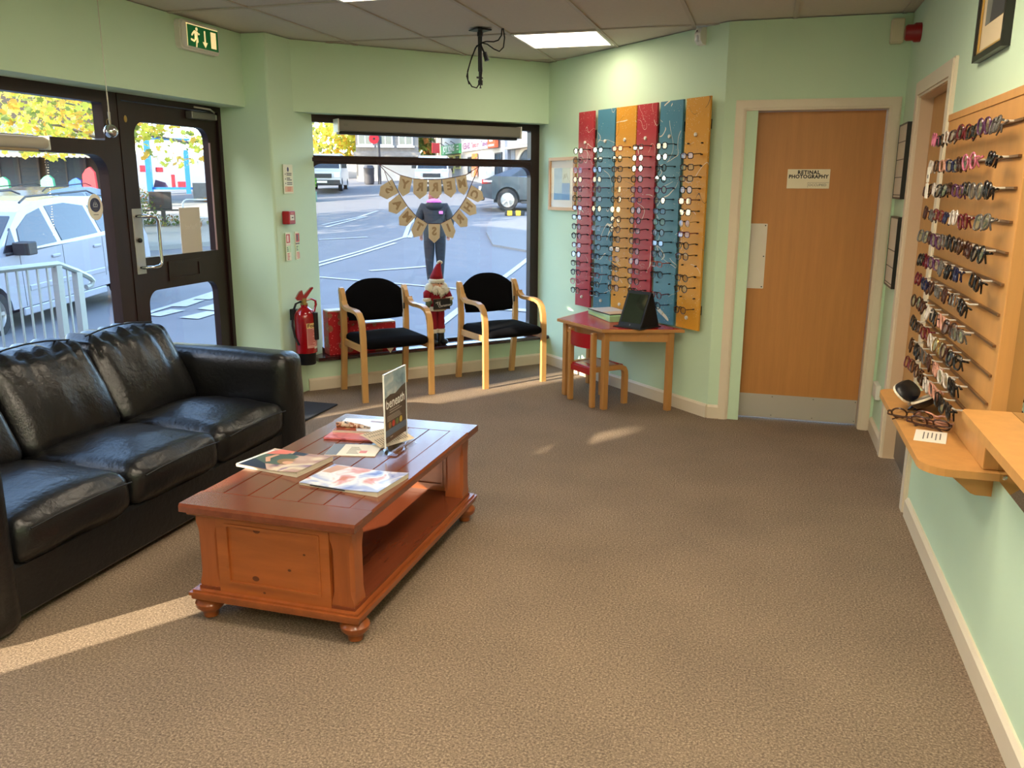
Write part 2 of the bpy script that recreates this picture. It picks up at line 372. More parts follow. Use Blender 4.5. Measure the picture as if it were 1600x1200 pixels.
# baseboards
def base(name, x0, x1, loc, rot):
    b = MB(); b.prism([(0, 0), (-0.018, 0), (-0.018, 0.078), (-0.008, 0.092), (0, 0.092)], x0, x1, 'yz'); return struct(b.build(name, M_white, loc=loc, rotz=rot))
base('baseboard_bay', -2.17, 0.0, W0, RW); base('baseboard_display', -2.05, 0.0, PD, RP)
base('baseboard_back', 0.0, 0.07, PD, 0); base('baseboard_right', -4.16, 2.68, (XR, 0, 0), RR_); base('baseboard_corner', -5.68, -5.19, (XR, 0, 0), RR_)
base('baseboard_pillar', 5.29, 5.575, (-3.281, 0, 0), RL)

# ---- bay window
wn = sroot('window_2', W0, RW)
f = MB(); f.prism(rrect(-2.10, -0.03, 0.222, 2.03, 0.004, 1), 0.145, 0.205, 'xz', [rrect(-2.03, -0.113, 1.74, 1.977, 0.012, 3), rrect(-2.03, -0.113, 0.275, 1.68, 0.085, 8)])
f.box(-2.03, -0.113, 0.135, 0.146, 1.695, 1.725, 0.004)
f.build('window_frame', M_frame, wn)
p = MB(); p.box(-2.04, -0.105, 0.178, 0.182, 1.735, 1.98); p.build('pane', M_pane, wn)
p = MB(); p.box(-2.04, -0.105, 0.178, 0.182, 0.27, 1.685); p.build('pane', M_pane, wn)
s = MB(); s.prism([(0.15, 0.222), (-0.045, 0.222), (-0.055, 0.23), (-0.055, 0.245), (-0.045, 0.252), (0.15, 0.252)], -2.10, 0.0, 'yz'); s.build('window_sill', M_sill, wn)

# ---- shopfront window and entrance door on the left
w1 = sroot('window_1', (XF, 0, 0), RL)
f = MB(); f.prism(rrect(-0.45, 4.285, 0.2, 2.04, 0.004, 1), 0.0, 0.07, 'xz', [h for a, b in ((-0.38, 2.06), (2.13, 4.168)) for h in (rrect(a, b, 1.768, 1.975, 0.012, 3), rrect(a, b, 0.27, 1.688, 0.11, 8))])
f.build('window_frame', M_frame, w1)
for a, b in ((-0.39, 2.07), (2.12, 4.18)):
    for c, d in ((1.76, 1.98), (0.26, 1.695)):
        p = MB(); p.box(a, b, 0.038, 0.042, c, d); p.build('pane', M_pane, w1)
s = MB(); s.box(-0.45, 4.285, -0.03, 0.0, 0.18, 0.21, 0.006); s.build('window_sill', M_sill, w1)
d1 = sroot('door_1', (XF, 0, 0), RL)
f = MB(); f.box(4.287, 4.318, -0.004, 0.07, 0, 2.04); f.box(5.245, 5.279, -0.004, 0.07, 0, 2.04); f.box(4.318, 5.245, -0.004, 0.07, 2.005, 2.04); f.build('door_frame', M_frame, d1)
f = MB(); f.prism(rrect(4.322, 5.241, 0.012, 2.0, 0.004, 1), 0.012, 0.058, 'xz', [rrect(4.424, 5.142, 1.08, 1.893, 0.085, 7, '0011'), rrect(4.424, 5.128, 0.2, 0.872, 0.085, 7, '0011')])
f.prism(rrect(4.62, 4.96, 0.915, 1.04, 0.004, 1), 0.004, 0.013, 'xz', [rrect(4.65, 4.93, 0.935, 1.02, 0.004, 1)])
f.build('door_leaf', M_frame, d1)
p = MB(); p.box(4.415, 5.15, 0.033, 0.037, 1.07, 1.9); p.build('pane', M_pane, d1)
p = MB(); p.box(4.415, 5.14, 0.033, 0.037, 0.19, 0.88); p.build('pane', M_pane, d1)
b = MB(); b.box(5.141, 5.148, 0.002, 0.013, 1.08, 1.80); b.build('glazing_bead', mat('lit brown bead', (150, 118, 108), 0.5), d1)  # light on the reveal put into the bead's pale colour
hp = MB(); hp.box(4.337, 4.417, 0.007, 0.012, 0.985, 1.38, 0.001); hp.build('handle_plate', M_steel, d1)
hd = MB(); hd.tube([(4.365, 0.01, 1.335), (4.375, -0.035, 1.335), (4.41, -0.06, 1.335), (4.45, -0.066, 1.33), (4.468, -0.068, 1.305), (4.47, -0.068, 1.20), (4.47, -0.068, 1.07), (4.466, -0.068, 1.045), (4.45, -0.066, 1.03), (4.41, -0.06, 1.025), (4.375, -0.035, 1.025), (4.365, 0.01, 1.025)], 0.0105, 10); hd.build('door_handle', M_chrome, d1, smooth=True)
k = MB(); k.lathe([(0.014, 0.0), (0.014, -0.012), (0.009, -0.014)], (4.377, 0.008, 1.19), 12, 'y'); k.build('lock_cylinder', M_black, d1)
k = MB(); k.lathe([(0.02, 0.0), (0.02, -0.004), (0.015, -0.006)], (4.36, 0.013, 1.90), 12, 'y', 0.62); k.box(4.358, 4.362, 0.005, 0.008, 1.892, 1.908); k.build('lock_escutcheon', M_brass, d1)
c = MB(); c.box(4.92, 5.17, -0.04, 0.012, 1.945, 1.99, 0.004); c.build('door_closer', mat('grey closer casing', (120, 118, 112), 0.4, 0.5), d1)
c = MB(); c.box(5.17, 5.205, -0.028, 0.0, 1.95, 1.985, 0.003); c.tube([(5.15, -0.045, 1.995), (5.03, -0.10, 2.005), (4.93, -0.05, 2.015)], 0.006, 6); c.build('closer_arm', M_steel, d1)
lb = MB(); lb.box(4.80, 5.01, 0.028, 0.032, 1.08, 1.375); lb.build('notice_back', mat('translucent notice back', (214, 204, 194), 0.6), d1)
text('Pushed', 0.045, mat('faint print', (226, 218, 210), 0.7), d1, (4.91, 0.0278, 1.25), sx=-1.0)

# ---- retinal photography door
d2 = sroot('door_2', (0, YB, 0), 0)
f = MB(); f.box(-0.158, 0.653, 0.075, 0.115, 0.012, 1.98); f.build('door_leaf', M_veneer, d2)
f = MB(); f.box(-0.18, -0.161, -0.002, 0.15, 0, 2.0); f.box(0.656, 0.675, -0.002, 0.15, 0, 2.0); f.box(-0.161, 0.656, -0.002, 0.15, 1.983, 2.0)
f.build('door_jamb', M_white, d2)
p = MB(); p.prism(rrect(-0.138, 0.012, 0.878, 1.295, 0.004, 2), 0.0728, 0.075, 'xz'); p.build('push_plate', mat('white push plate', (222, 214, 200), 0.45), d2)
for x, z in ((-0.128, 0.89), (0.0, 0.89), (-0.128, 1.087), (0.0, 1.087), (-0.128, 1.283), (0.0, 1.283)):
    q = MB(); q.lathe([(0.0045, 0), (0.003, -0.002)], (x, 0.0728, z), 8, 'y'); q.build('screw', M_black, d2)
p = MB(); p.box(-0.156, 0.651, 0.0725, 0.075, 0.014, 0.172); p.build('kick_plate', M_plate, d2)
for x in (-0.145, 0.12, 0.38, 0.64):
    for z in (0.03, 0.158):
        q = MB(); q.lathe([(0.004, 0), (0.002, -0.0015)], (x, 0.0725, z), 6, 'y'); q.build('screw', M_greyink, d2)
sg = MB(); sg.box(0.11, 0.363, 0.069, 0.075, 1.516, 1.634, 0.001); sgo = sg.build('door_sign', mat('ivory sign', (236, 226, 196), 0.45), d2)
text('RETINAL', 0.031, M_ink, sgo, (0.236, 0.0685, 1.614), bold=0.0011, spacing=1.12); text('PHOTOGRAPHY', 0.031, M_ink, sgo, (0.236, 0.0685, 1.588), bold=0.0011, spacing=1.05)
text('OCCUPIED', 0.0215, M_greyink, sgo, (0.293, 0.0685, 1.537))
q = MB(); q.box(0.235, 0.36, 0.0684, 0.0692, 1.552, 1.5535); q.box(0.235, 0.2365, 0.0684, 0.0692, 1.522, 1.552); q.build('slider_groove', M_greyink, sgo)
def casing(name, x0, x1, zt, w_, loc, rot):
    """stepped door casing round three sides"""
    t = MB()
    for (i, e, ya, yb) in ((0.0, w_, -0.013, 0.0), (0.012, w_-0.008, -0.021, -0.0128)):
        t.prism([(x0-e, 0), (x0-e, zt+e), (x1+e, zt+e), (x1+e, 0), (x1+i, 0), (x1+i, zt+i), (x0-i, zt+i), (x0-i, 0)], ya, yb, 'xz')
    return struct(t.build(name, M_white, loc=loc, rotz=rot))
casing('trim_1', -0.165, 0.66, 1.985, 0.062, (0, YB, 0), 0)

# ---- door in the right wall
d3 = sroot('door_3', (XR, 0, 0), RR_)
f = MB(); f.box(-5.085, -4.285, 0.06, 0.10, 0.012, 1.98); f.build('door_leaf', M_veneer2, d3)
f = MB(); f.box(-5.10, -5.086, -0.002, 0.19, 0, 2.0); f.box(-4.284, -4.27, -0.002, 0.19, 0, 2.0); f.box(-5.086, -4.284, -0.002, 0.19, 1.984, 2.0); f.build('door_jamb', mat('aged cream jamb', (216, 190, 158), 0.5, var=0.05, vscale=5), d3)
p = MB(); p.box(-5.08, -4.29, 0.057, 0.06, 0.014, 0.36); p.build('kick_plate', mat('grey steel kick plate', (128, 120, 110), 0.4, 0.6), d3)
casing('trim_2', -5.088, -4.282, 1.986, 0.085, (XR, 0, 0), RR_)
# ================================================================ SOFA
M_leather = mat('black leather', (19, 19, 21), 0.33, var=0.25, vscale=14, bump=0.22, bscale=45, spec=0.55)
M_stitch = mat('leather piping', (16, 16, 18), 0.5)
def cushion(x0, x1, y0, y1, z0, z1, r=0.05, puff=(0.03, 0.02, 0.03), n=(14, 14, 8), seed=0, wr=0.006, wdir=(6, 2.5, 6), lean=0.0, fold=0.0):
    """soft block: rounded edges, bulging faces and leather creases"""
    mb = MB(); cx, cy, cz = (x0+x1)/2, (y0+y1)/2, (z0+z1)/2; hx, hy, hz = (x1-x0)/2, (y1-y0)/2, (z1-z0)/2
    idx = {}; vs = []; fs = []
    def vert(i, j, k):
        if (i, j, k) in idx: return idx[i, j, k]
        def m(a, na): t = 2*a/na-1; return math.copysign(abs(t)**0.8, t)
        u, v, w_ = m(i, n[0]), m(j, n[1]), m(k, n[2])
        p = Vector((u*hx, v*hy, w_*hz)); q = Vector((max(-hx+r, min(hx-r, p.x)), max(-hy+r, min(hy-r, p.y)), max(-hz+r, min(hz-r, p.z))))
        d = p-q; nrm = d.normalized() if d.length > 1e-9 else Vector((0, 0, 1))
        if d.length > 1e-9: p = q+nrm*r
        cu, cv, cw = (1-u*u), (1-v*v), (1-w_*w_)
        p += Vector((nrm.x*puff[0]*cv*cw, nrm.y*puff[1]*cu*cw, nrm.z*puff[2]*cu*cv))
        e = noise.noise(Vector((p.x*wdir[0]+seed, p.y*wdir[1], p.z*wdir[2])))+0.5*noise.noise(Vector((p.x*wdir[0]*2.3+seed, p.y*wdir[1]*2.3, p.z*wdir[2]*2.3)))
        p += nrm*wr*e
        if fold: p += nrm*fold*max(0.0, w_)*abs(math.sin(u*9+seed+noise.noise(Vector((u*3, w_*2, seed)))*2.2))**3*-1
        p.y += lean*(p.z/(2*hz)+0.5)
        idx[i, j, k] = len(vs); vs.append((cx+p.x, cy+p.y, cz+p.z)); return idx[i, j, k]
    a, b, c = n
    for i in range(a):
        for j in range(b):
            for k in (0, c): fs.append([vert(i, j, k), vert(i+1, j, k), vert(i+1, j+1, k), vert(i, j+1, k)])
    for i in range(a):
        for k in range(c):
            for j in (0, b): fs.append([vert(i, j, k), vert(i+1, j, k), vert(i+1, j, k+1), vert(i, j, k+1)])
    for j in range(b):
        for k in range(c):
            for i in (0, a): fs.append([vert(i, j, k), vert(i, j+1, k), vert(i, j+1, k+1), vert(i, j, k+1)])
    mb.add(vs, fs); return mb
sofa = thing('leather_sofa', 'long black leather three-seat sofa with broad arms under the left window', 'sofa', (-2.385, 2.975, 0), RL)
b = MB(); b.box(-0.88, 0.88, 0.03, 0.96, 0.03, 0.235, 0.015); b.build('sofa_base', M_leather, sofa)
cushion(-0.88, 0.88, 0.80, 1.0, 0.03, 0.72, 0.05, (0.0, 0.01, 0.01), (16, 6, 10), 3, 0.003).build('back_frame', M_leather, sofa, smooth=True)
for sx, sd_ in ((-1, 1), (1, 9)):
    xa, xb = (0.865, 1.075) if sx > 0 else (-1.075, -0.865)
    cushion(xa, xb, -0.005, 1.0, 0.0, 0.645, 0.055, (0.012, 0.012, 0.012), (6, 16, 12), sd_, 0.004, (7, 4, 5)).build('armrest', M_leather, sofa, smooth=True)
for k in range(3):
    x = -0.865+0.577*k
    c = cushion(x+0.003, x+0.574, 0.0, 0.62, 0.225, 0.40, 0.055, (0.004, 0.022, 0.045), (18, 18, 8), 11+k*7, 0.009, (5, 7, 7)).build('seat_cushion', M_leather, sofa, smooth=True)
    q = MB(); q.tube([(x+0.04, -0.018-0.005, 0.362), (x+0.15, -0.03, 0.372), (x+0.29, -0.034, 0.376), (x+0.43, -0.03, 0.372), (x+0.535, -0.018-0.005, 0.362)], 0.0035, 6); q.build('piping', M_stitch, c, smooth=True)
    c = cushion(x+0.002, x+0.575, 0.50, 0.74, 0.385, 0.80, 0.06, (0.004, 0.035, 0.014), (24, 10, 16), 31+k*5, 0.010, (8, 3, 2.2), lean=0.20, fold=0.020).build('back_cushion', M_leather, sofa, smooth=True)
    q = MB(); q.tube([(x+0.05, 0.76, 0.800), (x+0.18, 0.772, 0.815), (x+0.29, 0.775, 0.819), (x+0.40, 0.772, 0.815), (x+0.525, 0.76, 0.800)], 0.004, 6); q.build('piping', M_stitch, c, smooth=True)
for x in (-1.0, 1.0):
    for y in (0.06, 0.92):
        q = MB(); q.box(x-0.03, x+0.03, y-0.03, y+0.03, 0, 0.03); q.build('foot', M_black, sofa)

# ================================================================ COFFEE TABLE
M_pine = mat('red stained pine', (160, 84, 40), 0.3, var=0.38, vscale=2.4, stretch=(7, 0.7, 7), coat=0.35, detail=7)
M_pineH = mat('red stained pine across', (172, 92, 42), 0.34, var=0.34, vscale=2.4, stretch=(0.8, 7, 7), coat=0.25, detail=7)
M_pineV = mat('red stained pine upright', (166, 86, 40), 0.34, var=0.34, vscale=2.4, stretch=(7, 7, 0.8), coat=0.25, detail=7)
M_pineT = mat('worn dark table top', (124, 62, 38), 0.24, var=0.35, vscale=2.2, stretch=(7, 0.7, 7), coat=0.5, detail=7)
M_knot = mat('pine knot', (96, 46, 22), 0.4)
ct = thing('coffee_table', 'low reddish pine coffee table with panelled ends and bun feet', 'table', (-1.545, 2.935, 0), 0)
HX, HY = 0.335, 0.625; zt = 0.45
for x0, x1, y0, y1 in ((-HX, HX, -HY, -HY+0.135), (-HX, HX, HY-0.135, HY)):
    q = MB(); q.prism([(y0, zt-0.03), (y0, zt-0.01), (y0+(0.006 if y0 < 0 else 0), zt), (y1-(0.006 if y0 > 0 else 0), zt), (y1, zt-0.01), (y1, zt-0.03)], x0, x1, 'yz'); q.build('end_board', M_pineT, ct)
for x0, x1 in ((-HX, -HX+0.085), (HX-0.085, HX)):
    q = MB(); q.prism([(x0, zt-0.03), (x0, zt-0.01), (x0+(0.006 if x0 < 0 else 0), zt), (x1-(0.006 if x1 > 0.3 else 0), zt), (x1, zt-0.01), (x1, zt-0.03)], -HY+0.1365, HY-0.1365, 'xz'); q.build('side_board', M_pineT, ct)
pw = (2*HX-0.17-0.003)/5
for k in range(5):
    x = -HX+0.0865+k*pw; q = MB(); q.box(x+0.0018, x+pw-0.0018, -HY+0.1385, HY-0.1385, zt-0.028, zt-0.0006, 0.0012); q.build('plank', M_pineT, ct)
q = MB(); q.box(-HX+0.015, HX-0.015, -HY+0.015, HY-0.015, zt-0.045, zt-0.03, 0.004); q.build('top_moulding', M_pineH, ct)
def plinth(mb, z0, z1, o):
    mb.prism([(-HX+0.02-o, -HY+0.03-o), (HX-0.02+o, -HY+0.03-o), (HX-0.02+o, HY-0.03+o), (-HX+0.02-o, HY-0.03+o)], z0, z1, 'xy')
q = MB(); plinth(q, 0.085, 0.10, 0.012); plinth(q, 0.10, 0.112, 0.018); plinth(q, 0.112, 0.12, 0.008); q.build('plinth', M_pine, ct)
q = MB(); q.box(-HX+0.03, HX-0.03, -HY+0.04, HY-0.04, 0.12, 0.132); q.build('shelf', M_pineT, ct)
for sx in (-1, 1):
    for sy in (-1, 1):
        x, y = sx*(HX-0.075), sy*(HY-0.085); c = 0.016
        def sq(h, c): return [(x-h+c, y-h), (x+h-c, y-h), (x+h, y-h+c), (x+h, y+h-c), (x+h-c, y+h), (x-h+c, y+h), (x-h, y+h-c), (x-h, y-h+c)]
        q = MB(); st = [(0.12, 0.001), (0.145, 0.001), (0.165, 0.008), (0.185, 0.012), (0.33, 0.012), (0.35, 0.008), (0.37, 0.001), (0.405, 0.001)]
        vs = []; fs = []
        for z, cc in st: vs += [(a, b_, z) for a, b_ in sq(0.042, cc)]
        for i in range(len(st)-1):
            for k in range(8): fs.append((i*8+k, i*8+(k+1) % 8, (i+1)*8+(k+1) % 8, (i+1)*8+k))
        fs += [tuple(range(8))[::-1], tuple((len(st)-1)*8+k for k in range(8))]
        q.add(vs, fs); q.build('corner_post', M_pineV, ct)
        q = MB(); q.lathe([(0.018, 0.0), (0.026, 0.004), (0.028, 0.022), (0.036, 0.030), (0.050, 0.045), (0.052, 0.060), (0.042, 0.074), (0.034, 0.078), (0.040, 0.085)], (sx*(HX-0.047), sy*(HY-0.068), 0), 18); q.build('bun_foot', M_pine, ct, smooth=True)
for sy in (-1, 1):
    y0 = sy*(HY-0.05)
    q = MB(); q.prism(rrect(-HX+0.117, HX-0.117, 0.12, 0.405, 0.002, 1), y0-0.012, y0+0.012, 'xz', [rrect(-HX+0.155, HX-0.155, 0.158, 0.378, 0.002, 1)])
    q.prism(rrect(-HX+0.152, HX-0.152, 0.155, 0.381, 0.002, 1), y0-0.016, y0+0.016, 'xz', [rrect(-HX+0.162, HX-0.162, 0.165, 0.371, 0.002, 1)]); q.build('end_rail', M_pineH, ct)
    q = MB(); q.box(-HX+0.156, HX-0.156, y0-0.006, y0+0.006, 0.159, 0.377); p_ = q.build('end_panel', M_pineH, ct)
    if sy < 0:
        for x, z, r in ((-0.06, 0.365, 0.010), (-0.075, 0.185, 0.010), (0.06, 0.235, 0.005), (-0.04, 0.139, 0.004), (0.12, 0.30, 0.004)):
            k = MB(); k.lathe([(r, 0), (0.0, -0.0006)], (x, y0-(0.0126 if z < 0.15 else 0.0062 if 0.16 < z < 0.37 else 0.0062), z), 10, 'y', 1.4); k.build('knot', M_knot, p_)

# ---- papers on the coffee table
def page_mat(name, base_c, cols, scale=9.0, seed=0.0, rough=0.3):
    """printed cover: patches of several inks on coated paper"""
    m = bpy.data.materials.new(name); m.use_nodes = True; n = m.node_tree.nodes; l = m.node_tree.links; b = n['Principled BSDF']; b.inputs['Roughness'].default_value = rough
    tc = n.new('ShaderNodeTexCoord'); mp = n.new('ShaderNodeMapping'); mp.inputs['Location'].default_value = (seed, seed*0.7, 0); l.new(tc.outputs['Object'], mp.inputs[0])
    ns = n.new('ShaderNodeTexNoise'); ns.inputs['Scale'].default_value = scale; ns.inputs['Detail'].default_value = 2.5; ns.inputs['Distortion'].default_value = 0.8; l.new(mp.outputs[0], ns.inputs['Vector'])
    r = n.new('ShaderNodeValToRGB'); r.color_ramp.interpolation = 'EASE'; e = r.color_ramp.elements
    k = len(cols); e[0].position = 0.28; e[0].color = rgb(*cols[0]); e[1].position = 0.72; e[1].color = rgb(*cols[-1])
    for i in range(1, k-1): x = e.new(0.28+0.44*i/(k-1)); x.color = rgb(*cols[i])
    l.new(ns.outputs['Fac'], r.inputs[0]); l.new(r.outputs[0], b.inputs['Base Color']); return m
M_pages = mat('magazine page edges', (226, 216, 196), 0.8, var=0.25, vscale=3, stretch=(2, 2, 160))
TZ = 0.4502
def magazine(name, label, w_, h_, th, loc, rotz, cover, curl=0.0, lift=0.02):
    """thumbed magazine: page block, and a cover sheet that bows up along one edge"""
    t = thing(name, label, 'magazine', loc, rotz, 'magazines on the coffee table')
    n = 12; b = MB(); top = []
    for i in range(n+1):
        x = -w_/2+w_*i/n; c = curl*(max(0, (i/n-0.45))/0.55)**2; top.append((x, th+c))
    b.prism([(-w_/2, 0)]+[(w_/2-0.004, 0.0)]+[(x-0.002, z-0.0015) for x, z in top[::-1]], -h_/2+0.002, h_/2-0.002, 'xz'); b.build('page_block', M_pages, t)
    c = MB(); pts = [(x, z) for x, z in top]
    c.prism(pts+[(x, z+0.0014) for x, z in pts[::-1]], -h_/2, h_/2, 'xz'); cv = c.build('cover', cover, t)
    return t, cv, th
M_skin2 = mat('printed skin tone', (214, 160, 130), 0.35); M_hair2 = mat('printed blond hair', (150, 112, 70), 0.35); M_sage = mat('printed sage jumper', (74, 92, 82), 0.35); M_navy2 = mat('printed navy', (26, 34, 58), 0.35); M_pinkp = mat('printed coral', (226, 120, 104), 0.35)
M_wprint = mat('printed white', (238, 234, 228), 0.35)
cov = page_mat('sunset magazine cover', None, [(120, 96, 120), (196, 160, 150), (226, 206, 180), (150, 120, 150)], 7, 2.0, 0.24)
mg, cv, th = magazine('magazine', 'thumbed magazine with a woman in green on its cover, near the sofa', 0.30, 0.225, 0.010, (-1.755, 2.80, TZ), R(-9), cov, 0.012)
def flat(mb_pts, name, m, par, z):
    q = MB(); q.prism(mb_pts, z, z+0.0004, 'xy'); return q.build(name, m, par)
z = th+0.0015
flat([(-0.148, 0.02), (-0.06, 0.09), (0.03, 0.06), (0.055, 0.0), (0.0, -0.05), (-0.08, -0.06), (-0.148, -0.05)], 'printed_jumper', M_sage, cv, z)
flat([(-0.148, -0.02), (-0.05, -0.06), (0.0, -0.11), (-0.148, -0.111)], 'printed_trousers', M_navy2, cv, z+0.0003)
flat([(-0.148, 0.03), (-0.11, 0.111), (-0.04, 0.111), (-0.05, 0.07), (-0.10, 0.05)], 'printed_flowers', M_pinkp, cv, z+0.0003)
flat([(-0.04, 0.111), (0.03, 0.111), (0.04, 0.08), (-0.03, 0.075)], 'printed_sky', M_navy2, cv, z+0.0003)
flat([(0.02+0.05*math.cos(a*PI/8), -0.005+0.035*math.sin(a*PI/8)) for a in range(16)], 'printed_hair', M_hair2, cv, z+0.0006)
flat([(0.028+0.026*math.cos(a*PI/8), -0.016+0.018*math.sin(a*PI/8)) for a in range(16)], 'printed_face', M_skin2, cv, z+0.001)
flat([(-0.10, 0.0), (-0.085, 0.05), (-0.07, 0.05), (-0.075, 0.0), (-0.05, -0.03), (-0.06, -0.045)], 'printed_arm', M_skin2, cv, z+0.0008)
flat([(-0.15, -0.111), (-0.138, -0.111), (-0.128, 0.09), (-0.14, 0.09)], 'spine', M_wprint, cv, z+0.0008)
cov2 = page_mat('blue lilac cover', None, [(104, 120, 190), (170, 180, 220), (226, 226, 232), (206, 150, 150), (196, 120, 96)], 9, 5.0, 0.16)
mg2, cv2, th2 = magazine('magazine', 'pale blue and coral magazine near the right edge of the coffee table', 0.335, 0.225, 0.009, (-1.40, 2.695, TZ), R(-6), cov2, 0.010)
flat([(0.08, 0.03), (0.15, 0.045), (0.16, 0.10), (0.10, 0.09)], 'printed_flowers', M_pinkp, cv2, th2+0.0042)
flat([(-0.16, 0.02), (-0.12, 0.02), (-0.09, 0.105), (-0.15, 0.105)], 'printed_tan', mat('printed tan', (190, 140, 110), 0.3), cv2, th2+0.0015)
q = MB(); q.box(-0.12, 0.03, -0.1135, -0.1125, 0.004, 0.0075); q.build('dark_page', M_navy2, mg2)
# leaflet, and the loose pile at the far end
lf = thing('leaflet', 'white leaflet with a grey stripe lying flat beside the upright sign', 'leaflet', (-1.575, 3.035, TZ), R(12), 'loose papers on the coffee table')
q = MB(); q.box(-0.105, 0.105, -0.075, 0.075, 0, 0.003); q.build('sheet', M_paper, lf)
q = MB(); q.box(-0.104, -0.055, -0.074, 0.074, 0.003, 0.0034); q.build('grey_stripe', mat('printed grey', (120, 126, 136), 0.5), lf)
q = MB()
for k in range(6): q.box(-0.02, 0.03-0.008*(k % 3), -0.05+0.016*k, -0.045+0.016*k, 0.003, 0.0034)
q.build('print', M_greyink, lf)
q = MB(); q.box(0.03, 0.06, -0.04, -0.01, 0.003, 0.0034); q.build('red_mark', M_pinkp, lf)
cr = thing('booklet', 'coral pink booklet under the pile of papers at the far end', 'booklet', (-1.67, 3.235, TZ), R(6), 'loose papers on the coffee table')
q = MB(); q.box(-0.115, 0.105, -0.08, 0.08, 0, 0.008, 0.001); q.build('cover', page_mat('coral cover', None, [(150, 60, 70), (206, 110, 110), (226, 160, 150)], 12, 1.0, 0.4), cr)
mg3, cv3, th3 = magazine('magazine', 'open magazine with pale blue pages on top of the papers at the far end', 0.26, 0.20, 0.009, (-1.665, 3.345, TZ+0.008), R(10), mat('pale blue page', (222, 228, 238), 0.22), 0.0)
q = MB(); q.prism([(-0.128, -0.10), (-0.02, -0.10), (-0.045, -0.03), (-0.128, -0.045)], 0.0106, 0.011, 'xy'); q.build('picture', page_mat('garden photo', None, [(60, 74, 40), (150, 60, 44), (190, 160, 110)], 30, 3.0, 0.4), mg3)
q = MB(); q.prism([(0.0, 0.05), (0.11, 0.03), (0.11, 0.05), (0.0, 0.07)], 0.0106, 0.011, 'xy'); q.build('banner', mat('printed mauve', (150, 120, 130), 0.4), mg3)
q = MB(); q.tube([(-0.125, -0.055, 0.022), (-0.08, -0.048, 0.025), (-0.02, -0.052, 0.018), (0.03, -0.06, 0.014)], [0.013, 0.014, 0.011, 0.006], 10); q.build('rolled_page', page_mat('rolled page print', None, [(30, 26, 24), (150, 90, 60), (220, 200, 180), (40, 40, 60)], 40, 4.0, 0.4), mg3, smooth=True)
fs_ = thing('folded_sheet', 'cream folded sheet with small print leaning off the pile of papers', 'paper', (-1.50, 3.20, TZ), R(-24), 'loose papers on the coffee table')
q = MB(); n = 8
pts = [(-0.07+0.14*i/n, 0.034-0.030*(i/n)**1.5) for i in range(n+1)]
q.prism(pts+[(x, zz+0.001) for x, zz in pts[::-1]], -0.095, 0.095, 'xz'); q.build('sheet', mat('cream sheet', (226, 206, 176), 0.7), fs_)
q = MB()
for k in range(13):
    yy = -0.08+0.0125*k
    for a, b_ in ((0, 3), (4, 7)):
        q.add([(pts[a][0]+0.008, yy, pts[a][1]+0.0012), (pts[b_][0], yy, pts[b_][1]+0.0014), (pts[b_][0], yy+0.004, pts[b_][1]+0.0014), (pts[a][0]+0.008, yy+0.004, pts[a][1]+0.0012)], [(0, 1, 2, 3)])
q.build('print', M_greyink, fs_)
# acrylic poster holder
ac = thing('poster_holder', 'upright clear acrylic holder with a brown poster reading beneath', 'sign', (-1.418, 3.112, TZ), RR_+R(180))
M_acr = glass('clear acrylic', (0.98, 0.99, 1.0), 0.5, 0.0, 0.01)
q = MB(); q.box(-0.108, 0.108, -0.0035, -0.0015, 0.004, 0.335); q.box(-0.108, 0.108, 0.0015, 0.0035, 0.004, 0.335); q.box(-0.108, 0.108, -0.045, 0.045, 0, 0.004)
q.prism([(0.045, 0.0), (0.005, 0.06), (0.003, 0.06), (0.041, 0.0)], -0.108, 0.108, 'yz'); q.build('acrylic_stand', M_acr, ac)
q = MB(); q.box(-0.108, 0.108, -0.0036, 0.0036, 0.335, 0.338); q.box(-0.109, -0.1075, -0.0036, 0.0036, 0.03, 0.338); q.box(0.1075, 0.109, -0.0036, 0.0036, 0.03, 0.338); q.build('acrylic_edge', mat('bright acrylic edge', (232, 232, 226), 0.2), ac)
q = MB(); q.box(-0.105, 0.105, -0.001, 0.001, 0.05, 0.332); po = q.build('poster', mat('poster brown', (88, 70, 58), 0.5), ac)
q = MB(); q.box(-0.105, 0.105, -0.0013, -0.001, 0.235, 0.332); q.build('poster_sky', page_mat('misty sea print', None, [(110, 132, 148), (150, 168, 178), (196, 200, 196)], 14, 1.5, 0.5), po)
q = MB(); q.prism([(-0.105, 0.225), (0.105, 0.225), (0.105, 0.262), (0.06, 0.256), (0.0, 0.24), (-0.05, 0.246), (-0.105, 0.236)], -0.0016, -0.001, 'xz'); q.build('poster_shore', mat('poster shore', (78, 66, 58), 0.5), po)
q = MB(); q.box(-0.105, 0.105, -0.0013, -0.001, 0.075, 0.102); q.build('poster_band', mat('poster blue band', (96, 116, 140), 0.5), po)
text('beneath', 0.058, M_wprint, po, (0.0, -0.0014, 0.208), bold=0.0006, ext=0.0002)
q = MB(); textlines(q, -0.06, 0.09, 0.165, 0.185, 2, -0.0011, 3, 0.4); textlines(q, -0.085, 0.06, 0.135, 0.16, 4, -0.0011, 5, 0.4); q.box(-0.06, -0.035, -0.0014, -0.001, 0.064, 0.068); q.build('print', mat('poster small print', (170, 158, 146), 0.6), po)
for k, (x, c) in enumerate(((-0.06, (150, 110, 60)), (-0.025, (190, 60, 44)), (0.012, (96, 120, 70)), (0.05, (200, 170, 60)))):
    q = MB(); q.lathe([(0.014, 0), (0.010, -0.001)], (x, -0.001, 0.118), 10, 'y'); q.build('poster_badge', mat('poster badge %d' % k, c, 0.5), po)

